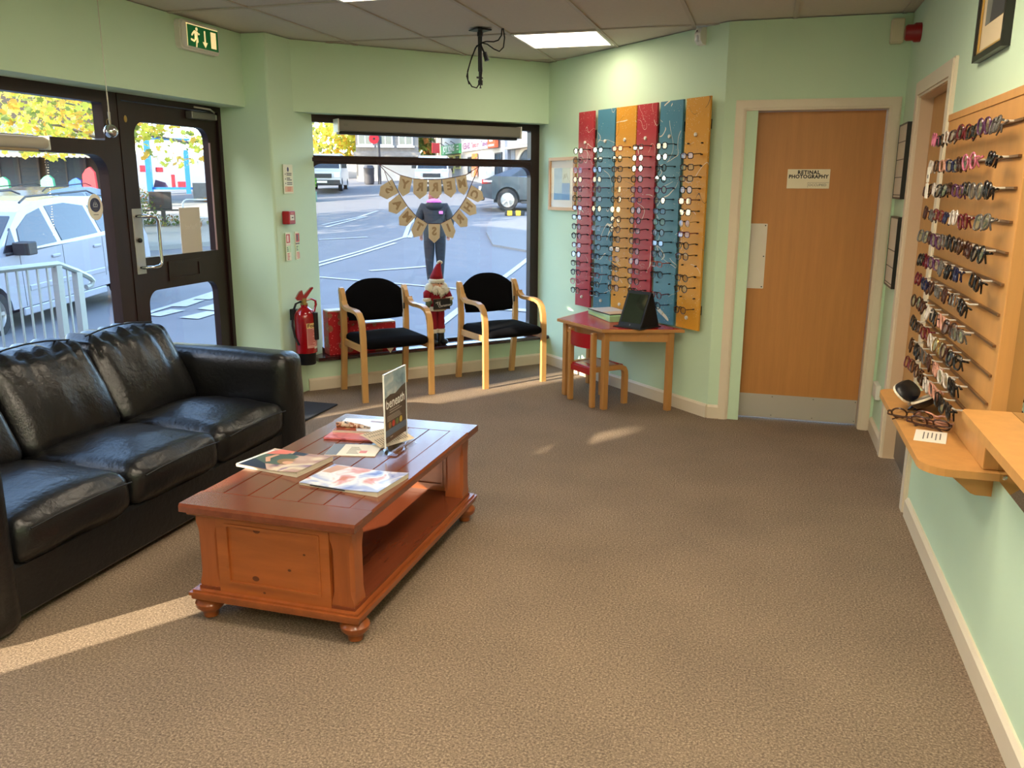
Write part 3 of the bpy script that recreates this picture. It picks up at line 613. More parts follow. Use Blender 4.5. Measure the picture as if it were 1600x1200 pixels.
# ================================================================ TWO ARMCHAIRS
M_beech = mat('beech bentwood', (206, 158, 96), 0.35, var=0.12, vscale=3, stretch=(7, 2, 2), coat=0.2)
M_cloth = mat('black upholstery', (11, 11, 15), 0.95, var=0.3, vscale=120, bump=0.15, bscale=300, spec=0.1)
def armchair(label, loc, rz):
    t = thing('armchair', label, 'chair', loc, rz, 'bentwood waiting room chairs')
    for sx in (-1, 1):
        x = sx*0.262
        leg = [(-0.215, 0.0), (-0.215, 0.30), (-0.213, 0.46), (-0.205, 0.54), (-0.185, 0.595), (-0.15, 0.628), (-0.10, 0.642), (-0.03, 0.645), (0.05, 0.642), (0.11, 0.645), (0.15, 0.665), (0.165, 0.69)]
        q = MB(); q.ribbon(leg, 0.042, 0.026, x); q.build('front_leg_and_arm', M_beech, t, smooth=True)
        rear = [(0.265, 0.0), (0.245, 0.15), (0.225, 0.30), (0.212, 0.42), (0.208, 0.52), (0.212, 0.62), (0.222, 0.70), (0.238, 0.77)]
        q = MB(); q.ribbon(rear, 0.042, 0.03, x*0.96); q.build('rear_leg', M_beech, t, smooth=True)
        q = MB(); q.prism([(0.17, 0.655), (0.235, 0.645), (0.255, 0.70), (0.262, 0.76), (0.25, 0.785), (0.225, 0.78), (0.195, 0.74), (0.17, 0.69)], x*0.96-0.016, x*0.96+0.016, 'yz'); q.build('back_cheek', M_beech, t)
        q = MB(); q.box(x*0.95-0.011, x*0.95+0.011, -0.205, 0.215, 0.355, 0.405, 0.003); q.build('side_rail', M_beech, t)
    q = MB(); q.box(-0.24, 0.24, 0.17, 0.195, 0.36, 0.40); q.build('rear_rail', M_beech, t)
    n = 12; vs = []
    cushion(-0.245, 0.245, -0.235, 0.215, 0.385, 0.45, 0.03, (0.004, 0.01, 0.022), (14, 12, 6), 5, 0.002).build('seat', M_cloth, t, smooth=True)
    # backrest: padded, arched top, slightly hollow
    q = MB(); nx, nz = 16, 10; vs = []; fs = []
    for side in (0, 1):
        for i in range(nx+1):
            for j in range(nz+1):
                u = 2*i/nx-1; v = j/nz; top = 0.84-0.10*abs(u)**2.4; x = u*0.225*(1.0 if v > 0.15 else 0.97); z = 0.525+0.012*u*u+(top-0.525)*v
                e = min(1-abs(u), v, 1-v)*6; th_ = 0.026*min(1, e)**0.5 if e > 0 else 0.0
                y = 0.215+0.03*v-0.028*(1-u*u)*-1-0.02 + (th_ if side else -th_); vs.append((x, y, z))
    m_ = (nx+1)*(nz+1)
    for i in range(nx):
        for j in range(nz):
            a = i*(nz+1)+j; fs += [(a, a+nz+1, a+nz+2, a+1), (m_+a, m_+a+1, m_+a+nz+2, m_+a+nz+1)]
    q.add(vs, fs); q.build('backrest', M_cloth, t, smooth='all')
    q = MB(); q.box(0.222, 0.236, 0.185, 0.192, 0.60, 0.645); q.build('back_bracket', mat('grey bracket', (70, 66, 60), 0.5), t)
    return t
ch1 = armchair('black upholstered armchair standing in front of the wrapped parcels', (-2.655, 5.70, 0), RW)
q = MB(); q.prism([(-0.05, 0.385), (0.06, 0.385), (0.005, 0.315)], -0.06, -0.058, 'xz'); q.build('hanging_tag', M_paper, ch1)
ch2 = armchair('black upholstered armchair between the bearded figure and the room corner', (-1.965, 6.37, 0), RW)

# ================================================================ CHILD TABLE AND CHAIR
M_redtop = mat('red laminate', (176, 26, 34), 0.25, var=0.1, vscale=3)
M_beech2 = mat('plain beech', (196, 140, 78), 0.4, var=0.12, vscale=3, stretch=(5, 5, 1))
kt = thing('child_table', 'half hexagon child table with red top and beech edge against the display wall', 'table', onP(0.757), RP)
outl = [(-0.555, -0.055), (0.555, -0.055), (0.285, -0.55), (-0.285, -0.55)]
q = MB(); q.prism(outl, 0.555, 0.575, 'xy'); q.build('edge_band', M_beech2, kt)
q = MB(); q.prism([(-0.535, -0.065), (0.535, -0.065), (0.275, -0.54), (-0.275, -0.54)], 0.5745, 0.577, 'xy'); q.build('table_top', M_redtop, kt)
lp = [(-0.285+0.04, -0.55+0.06), (0.285-0.04, -0.55+0.06), (-0.555+0.075, -0.115), (0.555-0.075, -0.115)]
for x, y in lp: q = MB(); q.box(x-0.021, x+0.021, y-0.021, y+0.021, 0, 0.555, 0.003); q.build('leg', M_beech2, kt)
def bar(a, b, z0, z1, th=0.018):
    d = Vector((b[0]-a[0], b[1]-a[1], 0)).normalized(); n_ = Vector((-d.y, d.x, 0))*th/2
    q = MB(); q.prism([(a[0]-n_.x, a[1]-n_.y), (b[0]-n_.x, b[1]-n_.y), (b[0]+n_.x, b[1]+n_.y), (a[0]+n_.x, a[1]+n_.y)], z0, z1, 'xy'); return q
for a, b_ in ((0, 1), (1, 3), (3, 2), (2, 0)): bar(lp[a], lp[b_], 0.485, 0.553).build('apron', M_beech2, kt)
q = MB(); q.lathe([(0.005, 0), (0.003, -0.002)], ((lp[1][0]*0.35+lp[3][0]*0.65)+0.009, (lp[1][1]*0.35+lp[3][1]*0.65)-0.009, 0.525), 8, 'y'); q.build('bolt', M_chrome, kt)
kc = thing('child_chair', 'small beech child chair with red seat and red back rail', 'chair', (-1.105, 5.90, 0), math.atan2(0.695, -0.719))
for sx in (-1, 1):
    x = sx*0.14
    q = MB(); q.box(x-0.017, x+0.017, 0.105, 0.145, 0, 0.535, 0.006); q.build('rear_leg', M_beech2, kc)
    q = MB(); q.ribbon([(-0.155, 0.0), (-0.155, 0.20), (-0.152, 0.235), (-0.14, 0.258), (-0.115, 0.27), (-0.06, 0.272), (0.11, 0.272)], 0.034, 0.036, x); q.build('front_leg', M_beech2, kc, smooth=True)
q = MB(); q.box(-0.125, 0.125, -0.15, 0.125, 0.268, 0.285, 0.004); q.build('seat', M_redtop, kc)
q = MB(); q.prism([(-0.125, -0.10), (0.125, -0.10), (0.125, 0.06), (-0.125, 0.06)], 0.2852, 0.287, 'xy'); q.build('seat_face', mat('pale worn seat', (196, 150, 128), 0.3), kc)
n = 10; pts = [(-0.13+0.26*i/n, 0.128+0.03*(1-(2*i/n-1)**2)) for i in range(n+1)]
q = MB(); q.prism(pts+[(x, y+0.01) for x, y in pts[::-1]], 0.42, 0.52, 'xy'); q.build('back_rail', M_redtop, kc, smooth=True)
q = MB(); q.box(-0.14, 0.14, 0.12, 0.135, 0.23, 0.272); q.build('rear_rail', M_redtop, kc)

# ---- on the child table
def onK(x, y, z=0.577): p = PD-dP*(x-0.757) if False else PD+dP*(0.757-x)-nP*y*1.0; return (p.x, p.y, z)
gb_ = thing('box_file', 'pale green printed box lying flat at the back of the child table', 'box', onK(-0.08, -0.20), RP+R(-14))
q = MB(); q.box(-0.28, 0.16, -0.085, 0.085, 0, 0.045, 0.003); q.build('box', mat('pale green card', (170, 214, 160), 0.6), gb_)
q = MB()
for k in range(34): q.box(-0.24+0.01*k, -0.235+0.01*k, -0.0856, -0.085, 0.01, 0.016+0.004*(k*7 % 3))
q.build('print', mat('green print', (206, 226, 120), 0.6), gb_)
bk = thing('ring_binder', 'thin black-edged folder with papers lying on the green box', 'folder', onK(-0.10, -0.185, 0.622), RP+R(-8))
q = MB(); q.box(-0.20, 0.15, -0.10, 0.10, 0, 0.006); q.build('folder_board', M_black, bk)
q = MB(); q.box(-0.195, 0.02, -0.095, 0.095, 0.006, 0.009); q.build('paper', mat('pale grey paper', (206, 204, 206), 0.5), bk)
q = MB(); q.prism([(0.03, -0.095), (0.145, -0.095), (0.145, 0.09), (0.03, 0.05)], 0.006, 0.010, 'xy'); q.build('paper', mat('peach paper', (214, 186, 156), 0.5), bk)
tb = thing('tablet', 'black tablet propped in a folding case on the child table', 'tablet', onK(0.305, -0.295), RP+R(15))
tilt = R(24)
q = MB(); q.M = Matrix.Translation((0, -0.055, 0.008)) @ Matrix.Rotation(-tilt, 4, 'X'); q.prism(rrect(-0.098, 0.098, 0, 0.26, 0.008, 3), 0.0, 0.012, 'xz'); q.build('tablet_body', M_black, tb)
q = MB(); q.M = Matrix.Translation((0, -0.055, 0.008)) @ Matrix.Rotation(-tilt, 4, 'X'); q.box(-0.083, 0.083, -0.0012, 0.0, 0.03, 0.238); q.build('screen', mat('dark tablet screen', (34, 42, 36), 0.05, spec=0.8), tb)
q = MB(); q.M = Matrix.Translation((0, -0.055, 0.008)) @ Matrix.Rotation(-tilt, 4, 'X'); q.lathe([(0.007, 0), (0.006, -0.001)], (0, 0.0, 0.014), 10, 'y'); q.build('home_button', mat('button ring', (110, 110, 112), 0.3), tb)
q = MB(); q.prism([(-0.045, 0.008), (0.062, 0.236), (0.068, 0.236), (0.15, 0.004), (0.142, 0.004), (0.064, 0.222), (-0.037, 0.008)], -0.1, 0.1, 'yz'); q.prism([(-0.04, 0.006), (0.064, 0.22), (0.143, 0.004)], 0.094, 0.098, 'yz'); q.build('folding_case', mat('black case cloth', (14, 14, 16), 0.8), tb)
q = MB(); q.box(-0.12, 0.12, -0.085, 0.15, 0, 0.006, 0.002); q.build('case_flap', mat('black case cloth', (14, 14, 16), 0.8), tb)

# ================================================================ DOORMAT
dm = MB(); dm.box(-3.62, -2.83, 4.30, 5.235, 0.0, 0.012, 0.004); tag(dm.build('doormat', mat('charcoal doormat', (40, 42, 48), 0.95, var=0.4, vscale=150, bump=0.4, bscale=200)), 'charcoal doormat on the carpet inside the entrance door', 'mat')
# ================================================================ ON THE LEFT WALL, PILLAR AND BAY WINDOW
ex = thing('exit_sign', 'lit green fire exit sign with running figure, arrow and door above the entrance', 'sign', (XL, 4.79, 2.32), RL)
q = MB(); q.prism(rrect(-0.195, 0.19, 0.0, 0.168, 0.03, 5), -0.035, 0.0, 'xz'); q.prism(rrect(-0.185, 0.18, 0.01, 0.158, 0.025, 5), -0.045, -0.035, 'xz'); q.build('sign_case', M_whitep, ex)
q = MB(); q.box(-0.14, 0.168, -0.0465, -0.045, 0.022, 0.15); fc = q.build('sign_face', mat('lit green face', (6, 96, 44), 0.4, emit=0.35), ex)
M_sgw = mat('lit cream pictogram', (255, 226, 160), 0.4, emit=0.75)
q = MB(); q.box(-0.14, 0.168, -0.0468, -0.045, 0.145, 0.15); q.box(-0.14, -0.136, -0.0468, -0.045, 0.022, 0.15); q.build('light_gap', M_sgw, fc)
q = MB(); q.box(0.093, 0.145, -0.0476, -0.0464, 0.036, 0.132); q.build('door_symbol', M_sgw, fc)
q = MB(); q.prism([(0.008, 0.062), (0.033, 0.03), (0.058, 0.062), (0.0395, 0.062), (0.0395, 0.128), (0.0265, 0.128), (0.0265, 0.062)], -0.0476, -0.0464, 'xz'); q.build('arrow_symbol', M_sgw, fc)
q = MB(); q.lathe([(0.0105, -0.0476), (0.0105, -0.0464)], (-0.045, 0, 0.127), 12, 'y')
for poly in ([(-0.068, 0.118), (-0.04, 0.112), (-0.04, 0.085), (-0.052, 0.07), (-0.068, 0.085)], [(-0.068, 0.118), (-0.085, 0.105), (-0.10, 0.088), (-0.093, 0.082), (-0.078, 0.097), (-0.066, 0.104)], [(-0.052, 0.072), (-0.038, 0.082), (-0.034, 0.055), (-0.046, 0.045), (-0.05, 0.022), (-0.06, 0.022), (-0.056, 0.05)],
             [(-0.066, 0.087), (-0.05, 0.075), (-0.075, 0.062), (-0.105, 0.068), (-0.107, 0.057), (-0.075, 0.05)], [(-0.042, 0.106), (-0.03, 0.095), (-0.018, 0.098), (-0.018, 0.106), (-0.032, 0.106), (-0.042, 0.115)]): q.prism(poly, -0.0476, -0.0464, 'xz')
q.build('running_figure', M_sgw, fc)
# chrome ball on its wire
bl = thing('hanging_ball', 'chrome ball hanging on a long thin wire beside the entrance door', 'ornament', (-3.41, 3.93, 1.80), 0)
q = MB(); q.ell((0, 0, 0), 0.036, 18, 12); q.build('ball', M_chrome, bl, smooth='all')
q = MB(); q.tube([(0, 0, 0.03), (-0.001, 0.0, 0.10)], [0.005, 0.0065], 8); q.tube([(-0.001, 0.0, 0.10), (-0.002, 0.0, 0.20)], 0.004, 6); q.build('ferrule', M_steel, bl)
q = MB(); q.tube([(-0.002, 0.0, 0.20), (-0.006, 0.004, 0.71)], 0.0022, 5); q.build('wire', M_steel, bl)
q = MB(); q.tube([(0.0+0.014*math.cos(a), -0.01, 0.045+0.018*math.sin(a)) for a in [2*PI*k/12 for k in range(12)]], 0.0012, 5, closed=True); q.build('ring', M_brass, bl)
# left roller blind
lbn = thing('roller_blind', 'rolled up cream roller blind with hanging bead chains on the left window', 'blind', (XF, 0, 0), RL)
q = MB(); q.lathe([(0.03, 2.3), (0.032, 3.66), (0.03, 3.685)], (0, -0.04, 1.73), 14, 'x'); q.build('rolled_fabric', mat('cream blind fabric', (190, 180, 164), 0.8), lbn, smooth=True)
q = MB(); q.box(2.3, 3.64, -0.045, -0.03, 1.685, 1.712, 0.003); q.build('bottom_bar', mat('blind bar', (170, 150, 118), 0.6), lbn)
q = MB(); q.box(3.683, 3.69, -0.075, 0.0, 1.695, 1.765, 0.002); q.build('bracket', M_whitep, lbn)
q = MB(); 
for k in range(34): q.ell((3.665+0.006*math.sin(k*0.9), -0.055, 1.70-0.0133*k), 0.0026, 5, 3); q.ell((3.69-0.0004*k, -0.045, 1.70-0.0133*k), 0.0026, 5, 3)
o = q.build('bead_chain', M_whitep, lbn); o['kind'] = 'stuff'
# round sticker on the left window
st = thing('window_sticker', 'oval cream sticker with navy roundel on the left window', 'sticker', (XF-0.036, 4.075, 1.395), RL)
q = MB(); q.prism([(0.058*math.cos(a*PI/12), 0.074*math.sin(a*PI/12)) for a in range(24)], -0.0015, 0, 'xz'); q.build('sticker', mat('cream sticker', (246, 240, 226), 0.6), st)
q = MB(); q.prism([(0.04*math.cos(a*PI/12), 0.012+0.04*math.sin(a*PI/12)) for a in range(24)], -0.002, -0.001, 'xz'); q.build('roundel', mat('navy print', (66, 72, 104), 0.6), st)
M_pale = mat('pale print', (186, 190, 200), 0.6)
q = MB()
for poly in ([(-0.012, 0.008), (-0.008, 0.022), (-0.009, 0.03), (-0.015, 0.018), (-0.02, 0.008)], [(0.012, 0.008), (0.008, 0.022), (0.009, 0.03), (0.015, 0.018), (0.02, 0.008)], [(-0.004, 0.01), (0.0, 0.042), (0.004, 0.01)], [(-0.017, 0.0), (0.017, 0.0), (0.017, 0.005), (-0.017, 0.005)]): q.prism(poly, -0.0026, -0.0018, 'xz')
q.build('crown_mark', M_pale, st)
q = MB(); q.box(-0.014, 0.014, -0.0026, -0.0018, -0.014, -0.010); q.box(-0.02, 0.02, -0.002, -0.001, -0.044, -0.041); q.build('print', M_greyink, st)

XP = -3.262
nt_ = thing('fire_notice', 'cream fire action notice with print high on the pillar', 'notice', (XP, 5.452, 1.565), RL)
q = MB(); q.box(-0.063, 0.063, -0.003, 0, -0.1, 0.1); q.build('notice_board', mat('cream notice', (226, 222, 186), 0.5), nt_)
q = MB(); q.lathe([(0.013, 0), (0.012, -0.001)], (0.0, -0.003, 0.066), 12, 'y', 0.8, 1.3); q.build('flame_mark', mat('navy mark', (60, 66, 100), 0.6), nt_)
for k, (a, b, c) in enumerate(((0.045, 0.022, 2), (0.012, -0.012, 2), (-0.018, -0.042, 2))):
    q = MB(); textlines(q, -0.02, 0.05, b, a, 2, -0.003, k); q.lathe([(0.005, 0), (0.005, -0.0008)], (-0.038, -0.003, (a+b)/2), 8, 'y'); q.build('print', M_greyink, nt_)
q = MB(); q.box(-0.05, 0.055, -0.0036, -0.003, -0.088, -0.05); q.build('orange_panel', mat('pale orange print', (226, 176, 130), 0.6), nt_)
q = MB(); textlines(q, -0.02, 0.05, -0.085, -0.053, 3, -0.0037, 9, 0.35); q.build('print', mat('red print', (200, 70, 50), 0.6), nt_)
cp = thing('fire_call_point', 'red fire alarm call point on the pillar below the notice', 'alarm', (XP, 5.39, 1.30), RL)
q = MB(); q.box(-0.043, 0.043, -0.055, 0, -0.045, 0.045, 0.004); q.build('case', M_red, cp)
q = MB(); q.box(-0.028, 0.03, -0.057, -0.054, -0.018, 0.02); q.build('glass_plate', M_paper, cp)
q = MB(); q.box(-0.012, 0.012, -0.0575, -0.0568, -0.003, 0.004); q.box(0.024, 0.03, -0.0575, -0.0565, -0.018, 0.02); q.build('print', M_ink, cp)
q = MB(); q.box(-0.02, 0.022, -0.0562, -0.0548, 0.028, 0.034); q.build('print', mat('pink print', (224, 130, 120), 0.5), cp)
for k, (y, z, lab) in enumerate(((5.405, 1.095, 'narrow red and green extinguisher label, the one nearer the door on the pillar'), (5.535, 1.095, 'narrow red and green extinguisher label, the one nearer the bay window on the pillar'))):
    t = thing('extinguisher_label', lab, 'notice', (XP, y, z), RL, 'extinguisher labels on the pillar')
    q = MB(); q.box(-0.034, 0.034, -0.0025, 0, -0.1, 0.1); q.build('label_board', mat('cream notice', (226, 222, 186), 0.5), t)
    q = MB(); q.box(-0.024, 0.024, -0.0032, -0.0024, 0.026, 0.088); q.build('red_panel', mat('label red', (196, 62, 44), 0.5), t)
    q = MB(); q.box(-0.014, 0.006, -0.0036, -0.003, 0.034, 0.08); q.box(-0.03, 0.03, -0.0031, -0.0024, 0.01, 0.02); q.build('print', mat('pale print 2', (232, 200, 180), 0.5) if k == 0 else M_greyink, t)
    q = MB(); q.box(-0.027, 0.03, -0.003, -0.0024, -0.04, 0.005); q.build('green_panel', mat('label green', (190, 214, 160), 0.5), t)
    q = MB(); textlines(q, -0.02, 0.025, -0.094, -0.044, 5, -0.0026, 4+k, 0.5); q.build('red_print', mat('red print', (200, 70, 50), 0.6), t)
    q = MB(); textlines(q, -0.022, 0.0, -0.036, 0.0, 3, -0.0031, 14+k, 0.5); q.build('print', M_greyink, t)

# fire extinguisher
fe = thing('fire_extinguisher', 'red foam fire extinguisher with black hose hung on the pillar beyond the sofa arm', 'extinguisher', (-3.152, 5.395, 0.25), R(45)); fe.scale = (1, 1, 0.8)
q = MB(); q.M = Matrix.Rotation(R(-45), 4, 'Z'); q.box(-0.108, -0.06, -0.02, 0.02, 0.40, 0.50); q.build('wall_bracket', M_black, fe)
M_redg = mat('glossy red enamel', (150, 8, 18), 0.16, coat=0.6)
q = MB(); q.lathe([(0.078, 0.11), (0.078, 0.43), (0.074, 0.46), (0.06, 0.49), (0.036, 0.515), (0.026, 0.525), (0.026, 0.55)], (0, 0, 0), 26); q.build('cylinder', M_redg, fe, smooth=True)
q = MB(); q.lathe([(0.062, 0.0), (0.066, 0.01), (0.068, 0.10), (0.074, 0.115)], (0, 0, 0), 22); q.build('base_ring', M_black, fe, smooth=True)
q = MB(); q.lathe([(0.028, 0.545), (0.028, 0.56), (0.02, 0.565), (0.02, 0.60), (0.012, 0.605)], (0, 0, 0), 14); q.build('valve_body', M_brass, fe, smooth=True)
q = MB(); q.prism([(-0.01, 0.585), (-0.05, 0.585), (-0.062, 0.605), (-0.03, 0.665), (-0.012, 0.675), (0.0, 0.61)], -0.013, 0.013, 'xz'); q.build('carry_handle', M_redg, fe)
q = MB(); q.prism([(0.0, 0.60), (0.012, 0.595), (0.07, 0.69), (0.066, 0.70), (0.05, 0.695), (-0.002, 0.63)], -0.012, 0.012, 'xz'); q.build('squeeze_lever', M_redg, fe)
q = MB(); q.tube([(0.015, 0, 0.585), (0.055, -0.005, 0.592), (0.08, -0.01, 0.575), (0.082, -0.012, 0.54), (0.068, -0.02, 0.505), (0.06, -0.03, 0.48)], 0.009, 8); q.build('discharge_tube', M_redg, fe, smooth=True)
q = MB(); q.tube([(0.062, -0.05, 0.475), (0.062, -0.05, 0.23)], 0.021, 12); q.build('nozzle', M_black, fe, smooth=True)
q = MB(); q.tube([(-0.02, 0, 0.575), (-0.06, 0.0, 0.555), (-0.088, -0.005, 0.47), (-0.092, -0.005, 0.36), (-0.082, -0.02, 0.26), (-0.065, -0.05, 0.19)], 0.0085, 8); q.build('hose', M_rubber, fe, smooth=True)
q = MB(); q.lathe([(0.0788, 0.16), (0.0788, 0.375)], (0, 0, 0), 12, a0=-1.72, a1=-0.42); q.build('instruction_label', mat('pink white label', (214, 150, 142), 0.5), fe)
q = MB(); q.lathe([(0.0792, 0.34), (0.0792, 0.385)], (0, 0, 0), 12, a0=-1.72, a1=-0.42); q.build('cream_band', mat('cream band', (232, 200, 132), 0.5), fe)
me = text_mesh('Foam', 0.043, mat('foam lettering', (90, 30, 10), 0.5), 0.0, 'LEFT', 0.0012)
for v in me.vertices:
    a = -1.66+v.co.x/0.08; v.co.x, v.co.y, v.co.z = 0.0797*math.cos(a), 0.0797*math.sin(a), v.co.z+0.362
inst('lettering', me, fe)
q = MB()
for k in range(12): q.lathe([(0.0791, 0.325-0.0125*k), (0.0791, 0.331-0.0125*k)], (0, 0, 0), 6, a0=-1.66, a1=-1.66+0.5+0.5*((k*7) % 5)/5)
q.build('print', mat('label red print', (170, 40, 40), 0.5), fe)
q = MB(); q.lathe([(0.0792, 0.15), (0.0792, 0.17)], (0, 0, 0), 6, a0=-1.0, a1=-0.5); q.build('white_band', M_paper, fe)

# bay window roller blind
rb = thing('roller_blind', 'grey boxed roller blind rolled up across the head of the bay window', 'blind', W0, RW)
q = MB(); q.box(-1.835, -0.28, 0.04, 0.135, 1.912, 1.995, 0.008); q.build('blind_box', mat('grey blind case', (118, 114, 104), 0.5), rb)
q = MB(); q.box(-1.83, -0.30, 0.06, 0.12, 1.892, 1.911, 0.003); q.build('bottom_bar', M_black, rb)
q = MB(); q.box(-1.845, -1.835, 0.035, 0.14, 1.905, 2.0); q.box(-0.28, -0.27, 0.035, 0.14, 1.905, 2.0); q.build('end_cap', M_whitep, rb)
q = MB(); q.box(-1.80, -1.765, 0.0388, 0.041, 1.948, 1.966); q.build('maker_plate', mat('dull plate', (110, 106, 96), 0.5), rb)
# parcels
M_wrap = None
def wrap():
    m = bpy.data.materials.new('red festive wrapping paper'); m.use_nodes = True; n = m.node_tree.nodes; l = m.node_tree.links; b = n['Principled BSDF']; b.inputs['Roughness'].default_value = 0.4
    tc = n.new('ShaderNodeTexCoord'); cur = None
    def layer(prev, scale, lo, hi, col, loc, metric='EUCLIDEAN', ring=False):
        mp = n.new('ShaderNodeMapping'); mp.inputs['Location'].default_value = loc; l.new(tc.outputs['Object'], mp.inputs[0])
        v = n.new('ShaderNodeTexVoronoi'); v.inputs['Scale'].default_value = scale; v.inputs['Randomness'].default_value = 0.75; v.distance = metric; l.new(mp.outputs[0], v.inputs['Vector'])
        r = n.new('ShaderNodeValToRGB'); r.color_ramp.interpolation = 'CONSTANT'; e = r.color_ramp.elements
        e[0].position = 0; e[0].color = (0, 0, 0, 1) if ring else (1, 1, 1, 1); e[1].position = lo; e[1].color = (1, 1, 1, 1) if ring else (0, 0, 0, 1)
        if ring: x = e.new(hi); x.color = (0, 0, 0, 1)
        l.new(v.outputs['Distance'], r.inputs[0]); mx = n.new('ShaderNodeMix'); mx.data_type = 'RGBA'; l.new(r.outputs[0], mx.inputs[0])
        if prev is None: mx.inputs[6].default_value = rgb(178, 22, 34)
        else: l.new(prev, mx.inputs[6])
        mx.inputs[7].default_value = rgb(*col); return mx.outputs[2]
    cur = layer(cur, 17, 0.26, 0, (226, 206, 190), (3.1, 1.7, 0.4), 'MINKOWSKI'); cur = layer(cur, 13, 0.12, 0.42, (150, 96, 70), (0.3, 0.2, 0.5), ring=True); cur = layer(cur, 40, 0.2, 0, (222, 110, 110), (5.3, 1.1, 0.2))
    l.new(cur, b.inputs['Base Color']); return m
M_wrap = wrap(); M_wtop = mat('white box top', (236, 230, 226), 0.6)
for nm, x0, x1, y0, y1, zh, lab in (('wrapped_parcel', -1.995, -1.70, 0.005, 0.13, 0.34, 'tall red patterned wrapped parcel on the sill beside the extinguisher'), ('wrapped_parcel', -1.69, -1.44, 0.02, 0.13, 0.225, 'low red patterned wrapped parcel on the sill behind the left armchair')):
    t = thing(nm, lab, 'parcel', onW((x0+x1)/2, 0, 0.2525), RW, 'wrapped parcels on the sill'); hw = (x1-x0)/2
    q = MB(); q.box(-hw, hw, y0, y1, 0, zh-0.006, 0.003); q.build('wrapped_box', M_wrap, t)
    q = MB(); q.box(-hw+0.001, hw-0.001, y0+0.001, y1-0.001, zh-0.006, zh+0.004, 0.002); q.build('lid', M_wtop, t)
# garland
ga = thing('garland', 'burlap Merry Christmas flag garland hung backwards in the bay window', 'garland', W0, RW)
M_burl = mat('burlap flag', (220, 205, 178), 0.95, var=0.12, vscale=200, bump=0.3, bscale=500); M_burl2 = mat('burlap letter', (166, 140, 110), 0.95); M_cord = mat('maroon cord', (70, 22, 24), 0.7)
YG = 0.085; KL, KR = (-1.517, 1.685), (-0.646, 1.678)
def px(u, v): pass
top = [(-1.345, 1.604), (-1.235, 1.578), (-1.105, 1.570), (-0.985, 1.575), (-0.865, 1.592), (-0.765, 1.612)]
arcp = [(-1.412, 1.575), (-1.355, 1.466), (-1.285, 1.365), (-1.21, 1.285), (-1.112, 1.228), (-1.002, 1.226), (-0.905, 1.268), (-0.83, 1.345), (-0.765, 1.437), (-0.718, 1.535)]
q = MB(); q.tube([(KL[0], YG, KL[1])]+[(x, YG, z) for x, z in top]+[(KR[0], YG, KR[1])], 0.003, 5); q.tube([(KL[0], YG, KL[1])]+[(x, YG, z) for x, z in arcp]+[(KR[0], YG, KR[1])], 0.003, 5)
for k in (KL, KR): q.tube([(k[0], YG, k[1]), (k[0], 0.14, k[1]+0.03)], 0.002, 5)
q.build('cord', M_cord, ga)
q = MB(); q.tube([(-1.47, YG, 1.63), (-1.46, YG-0.004, 1.60), (-1.445, YG, 1.56), (-1.425, YG, 1.53)], 0.0025, 5); q.build('loose_cord', M_cord, ga)
def flag(a, b, ch, out):
    a, b = Vector((a[0], 0, a[1])), Vector((b[0], 0, b[1])); u = (b-a); L_ = u.length; u.normalize(); nrm = Vector((u.z, 0, -u.x)); 
    if nrm.dot(out) < 0: nrm = -nrm
    Mx = Matrix((u, Vector((0, 1, 0)), -nrm)).transposed().to_4x4(); Mx.translation = (a+b)/2+Vector((0, YG, 0))
    hw = L_*0.47; hh = 0.112
    q = MB(); q.M = Mx; q.prism([(-hw, 0.002), (hw, 0.002), (hw*0.94, -hh), (0, -hh-0.042), (-hw*0.94, -hh)], -0.001, 0.001, 'xz'); f = q.build('flag', M_burl, ga)
    me = text_mesh(ch, 0.088, M_burl2, 0.0005, 'CENTER', 0.004); o = inst('letter', me, f); o.matrix_local = Mx @ Matrix.Translation((0, -0.0016, -0.062)) @ Matrix.Diagonal((-1, 1, 1, 1)); return f
for i, ch in enumerate('YRREM'): flag(top[i], top[i+1], ch, Vector((0, 0, -1)))
for i, ch in enumerate('SAMTSIRHC'):
    m = Vector(((arcp[i][0]+arcp[i+1][0])/2, 0, (arcp[i][1]+arcp[i+1][1])/2)); flag(arcp[i], arcp[i+1], ch, m-Vector((-1.06, 0, 1.58)))

# ================================================================ CEILING AND HIGH WALL FITTINGS
pm = thing('ceiling_mount', 'black ceiling bracket pole with dangling cables below the ceiling', 'bracket', (-1.853, 5.535, H), 0)
q = MB(); q.M = Matrix.Rotation(R(50), 4, 'Z'); q.box(-0.055, 0.055, -0.055, 0.055, -0.012, -0.004, 0.002); q.build('mount_plate', M_black, pm)
q = MB(); q.tube([(0, 0, -0.01), (0, 0, -0.26)], 0.0155, 12); q.lathe([(0.02, -0.02), (0.02, -0.045)], (0, 0, 0), 12); q.tube([(0, 0, -0.26), (0, 0, -0.315)], 0.011, 10); q.lathe([(0.016, -0.315), (0.016, -0.345)], (0, 0, 0), 10); q.tube([(0, 0, -0.345), (0, 0, -0.36)], 0.004, 6); q.lathe([(0.008, -0.36), (0.008, -0.364)], (0, 0, 0), 8); q.build('pole', M_black, pm, smooth=True)
q = MB(); q.box(-0.02, -0.008, -0.02, 0.0, -0.303, -0.293); q.box(0.008, 0.018, -0.02, 0.0, -0.307, -0.297); q.build('clamp_screw', M_black, pm)
def pmx(pts, r, nm, m=M_rubber): q = MB(); q.tube([(x*0.97, -0.03+y, z) for x, y, z in pts], r, 7); q.build(nm, m, pm, smooth=True)
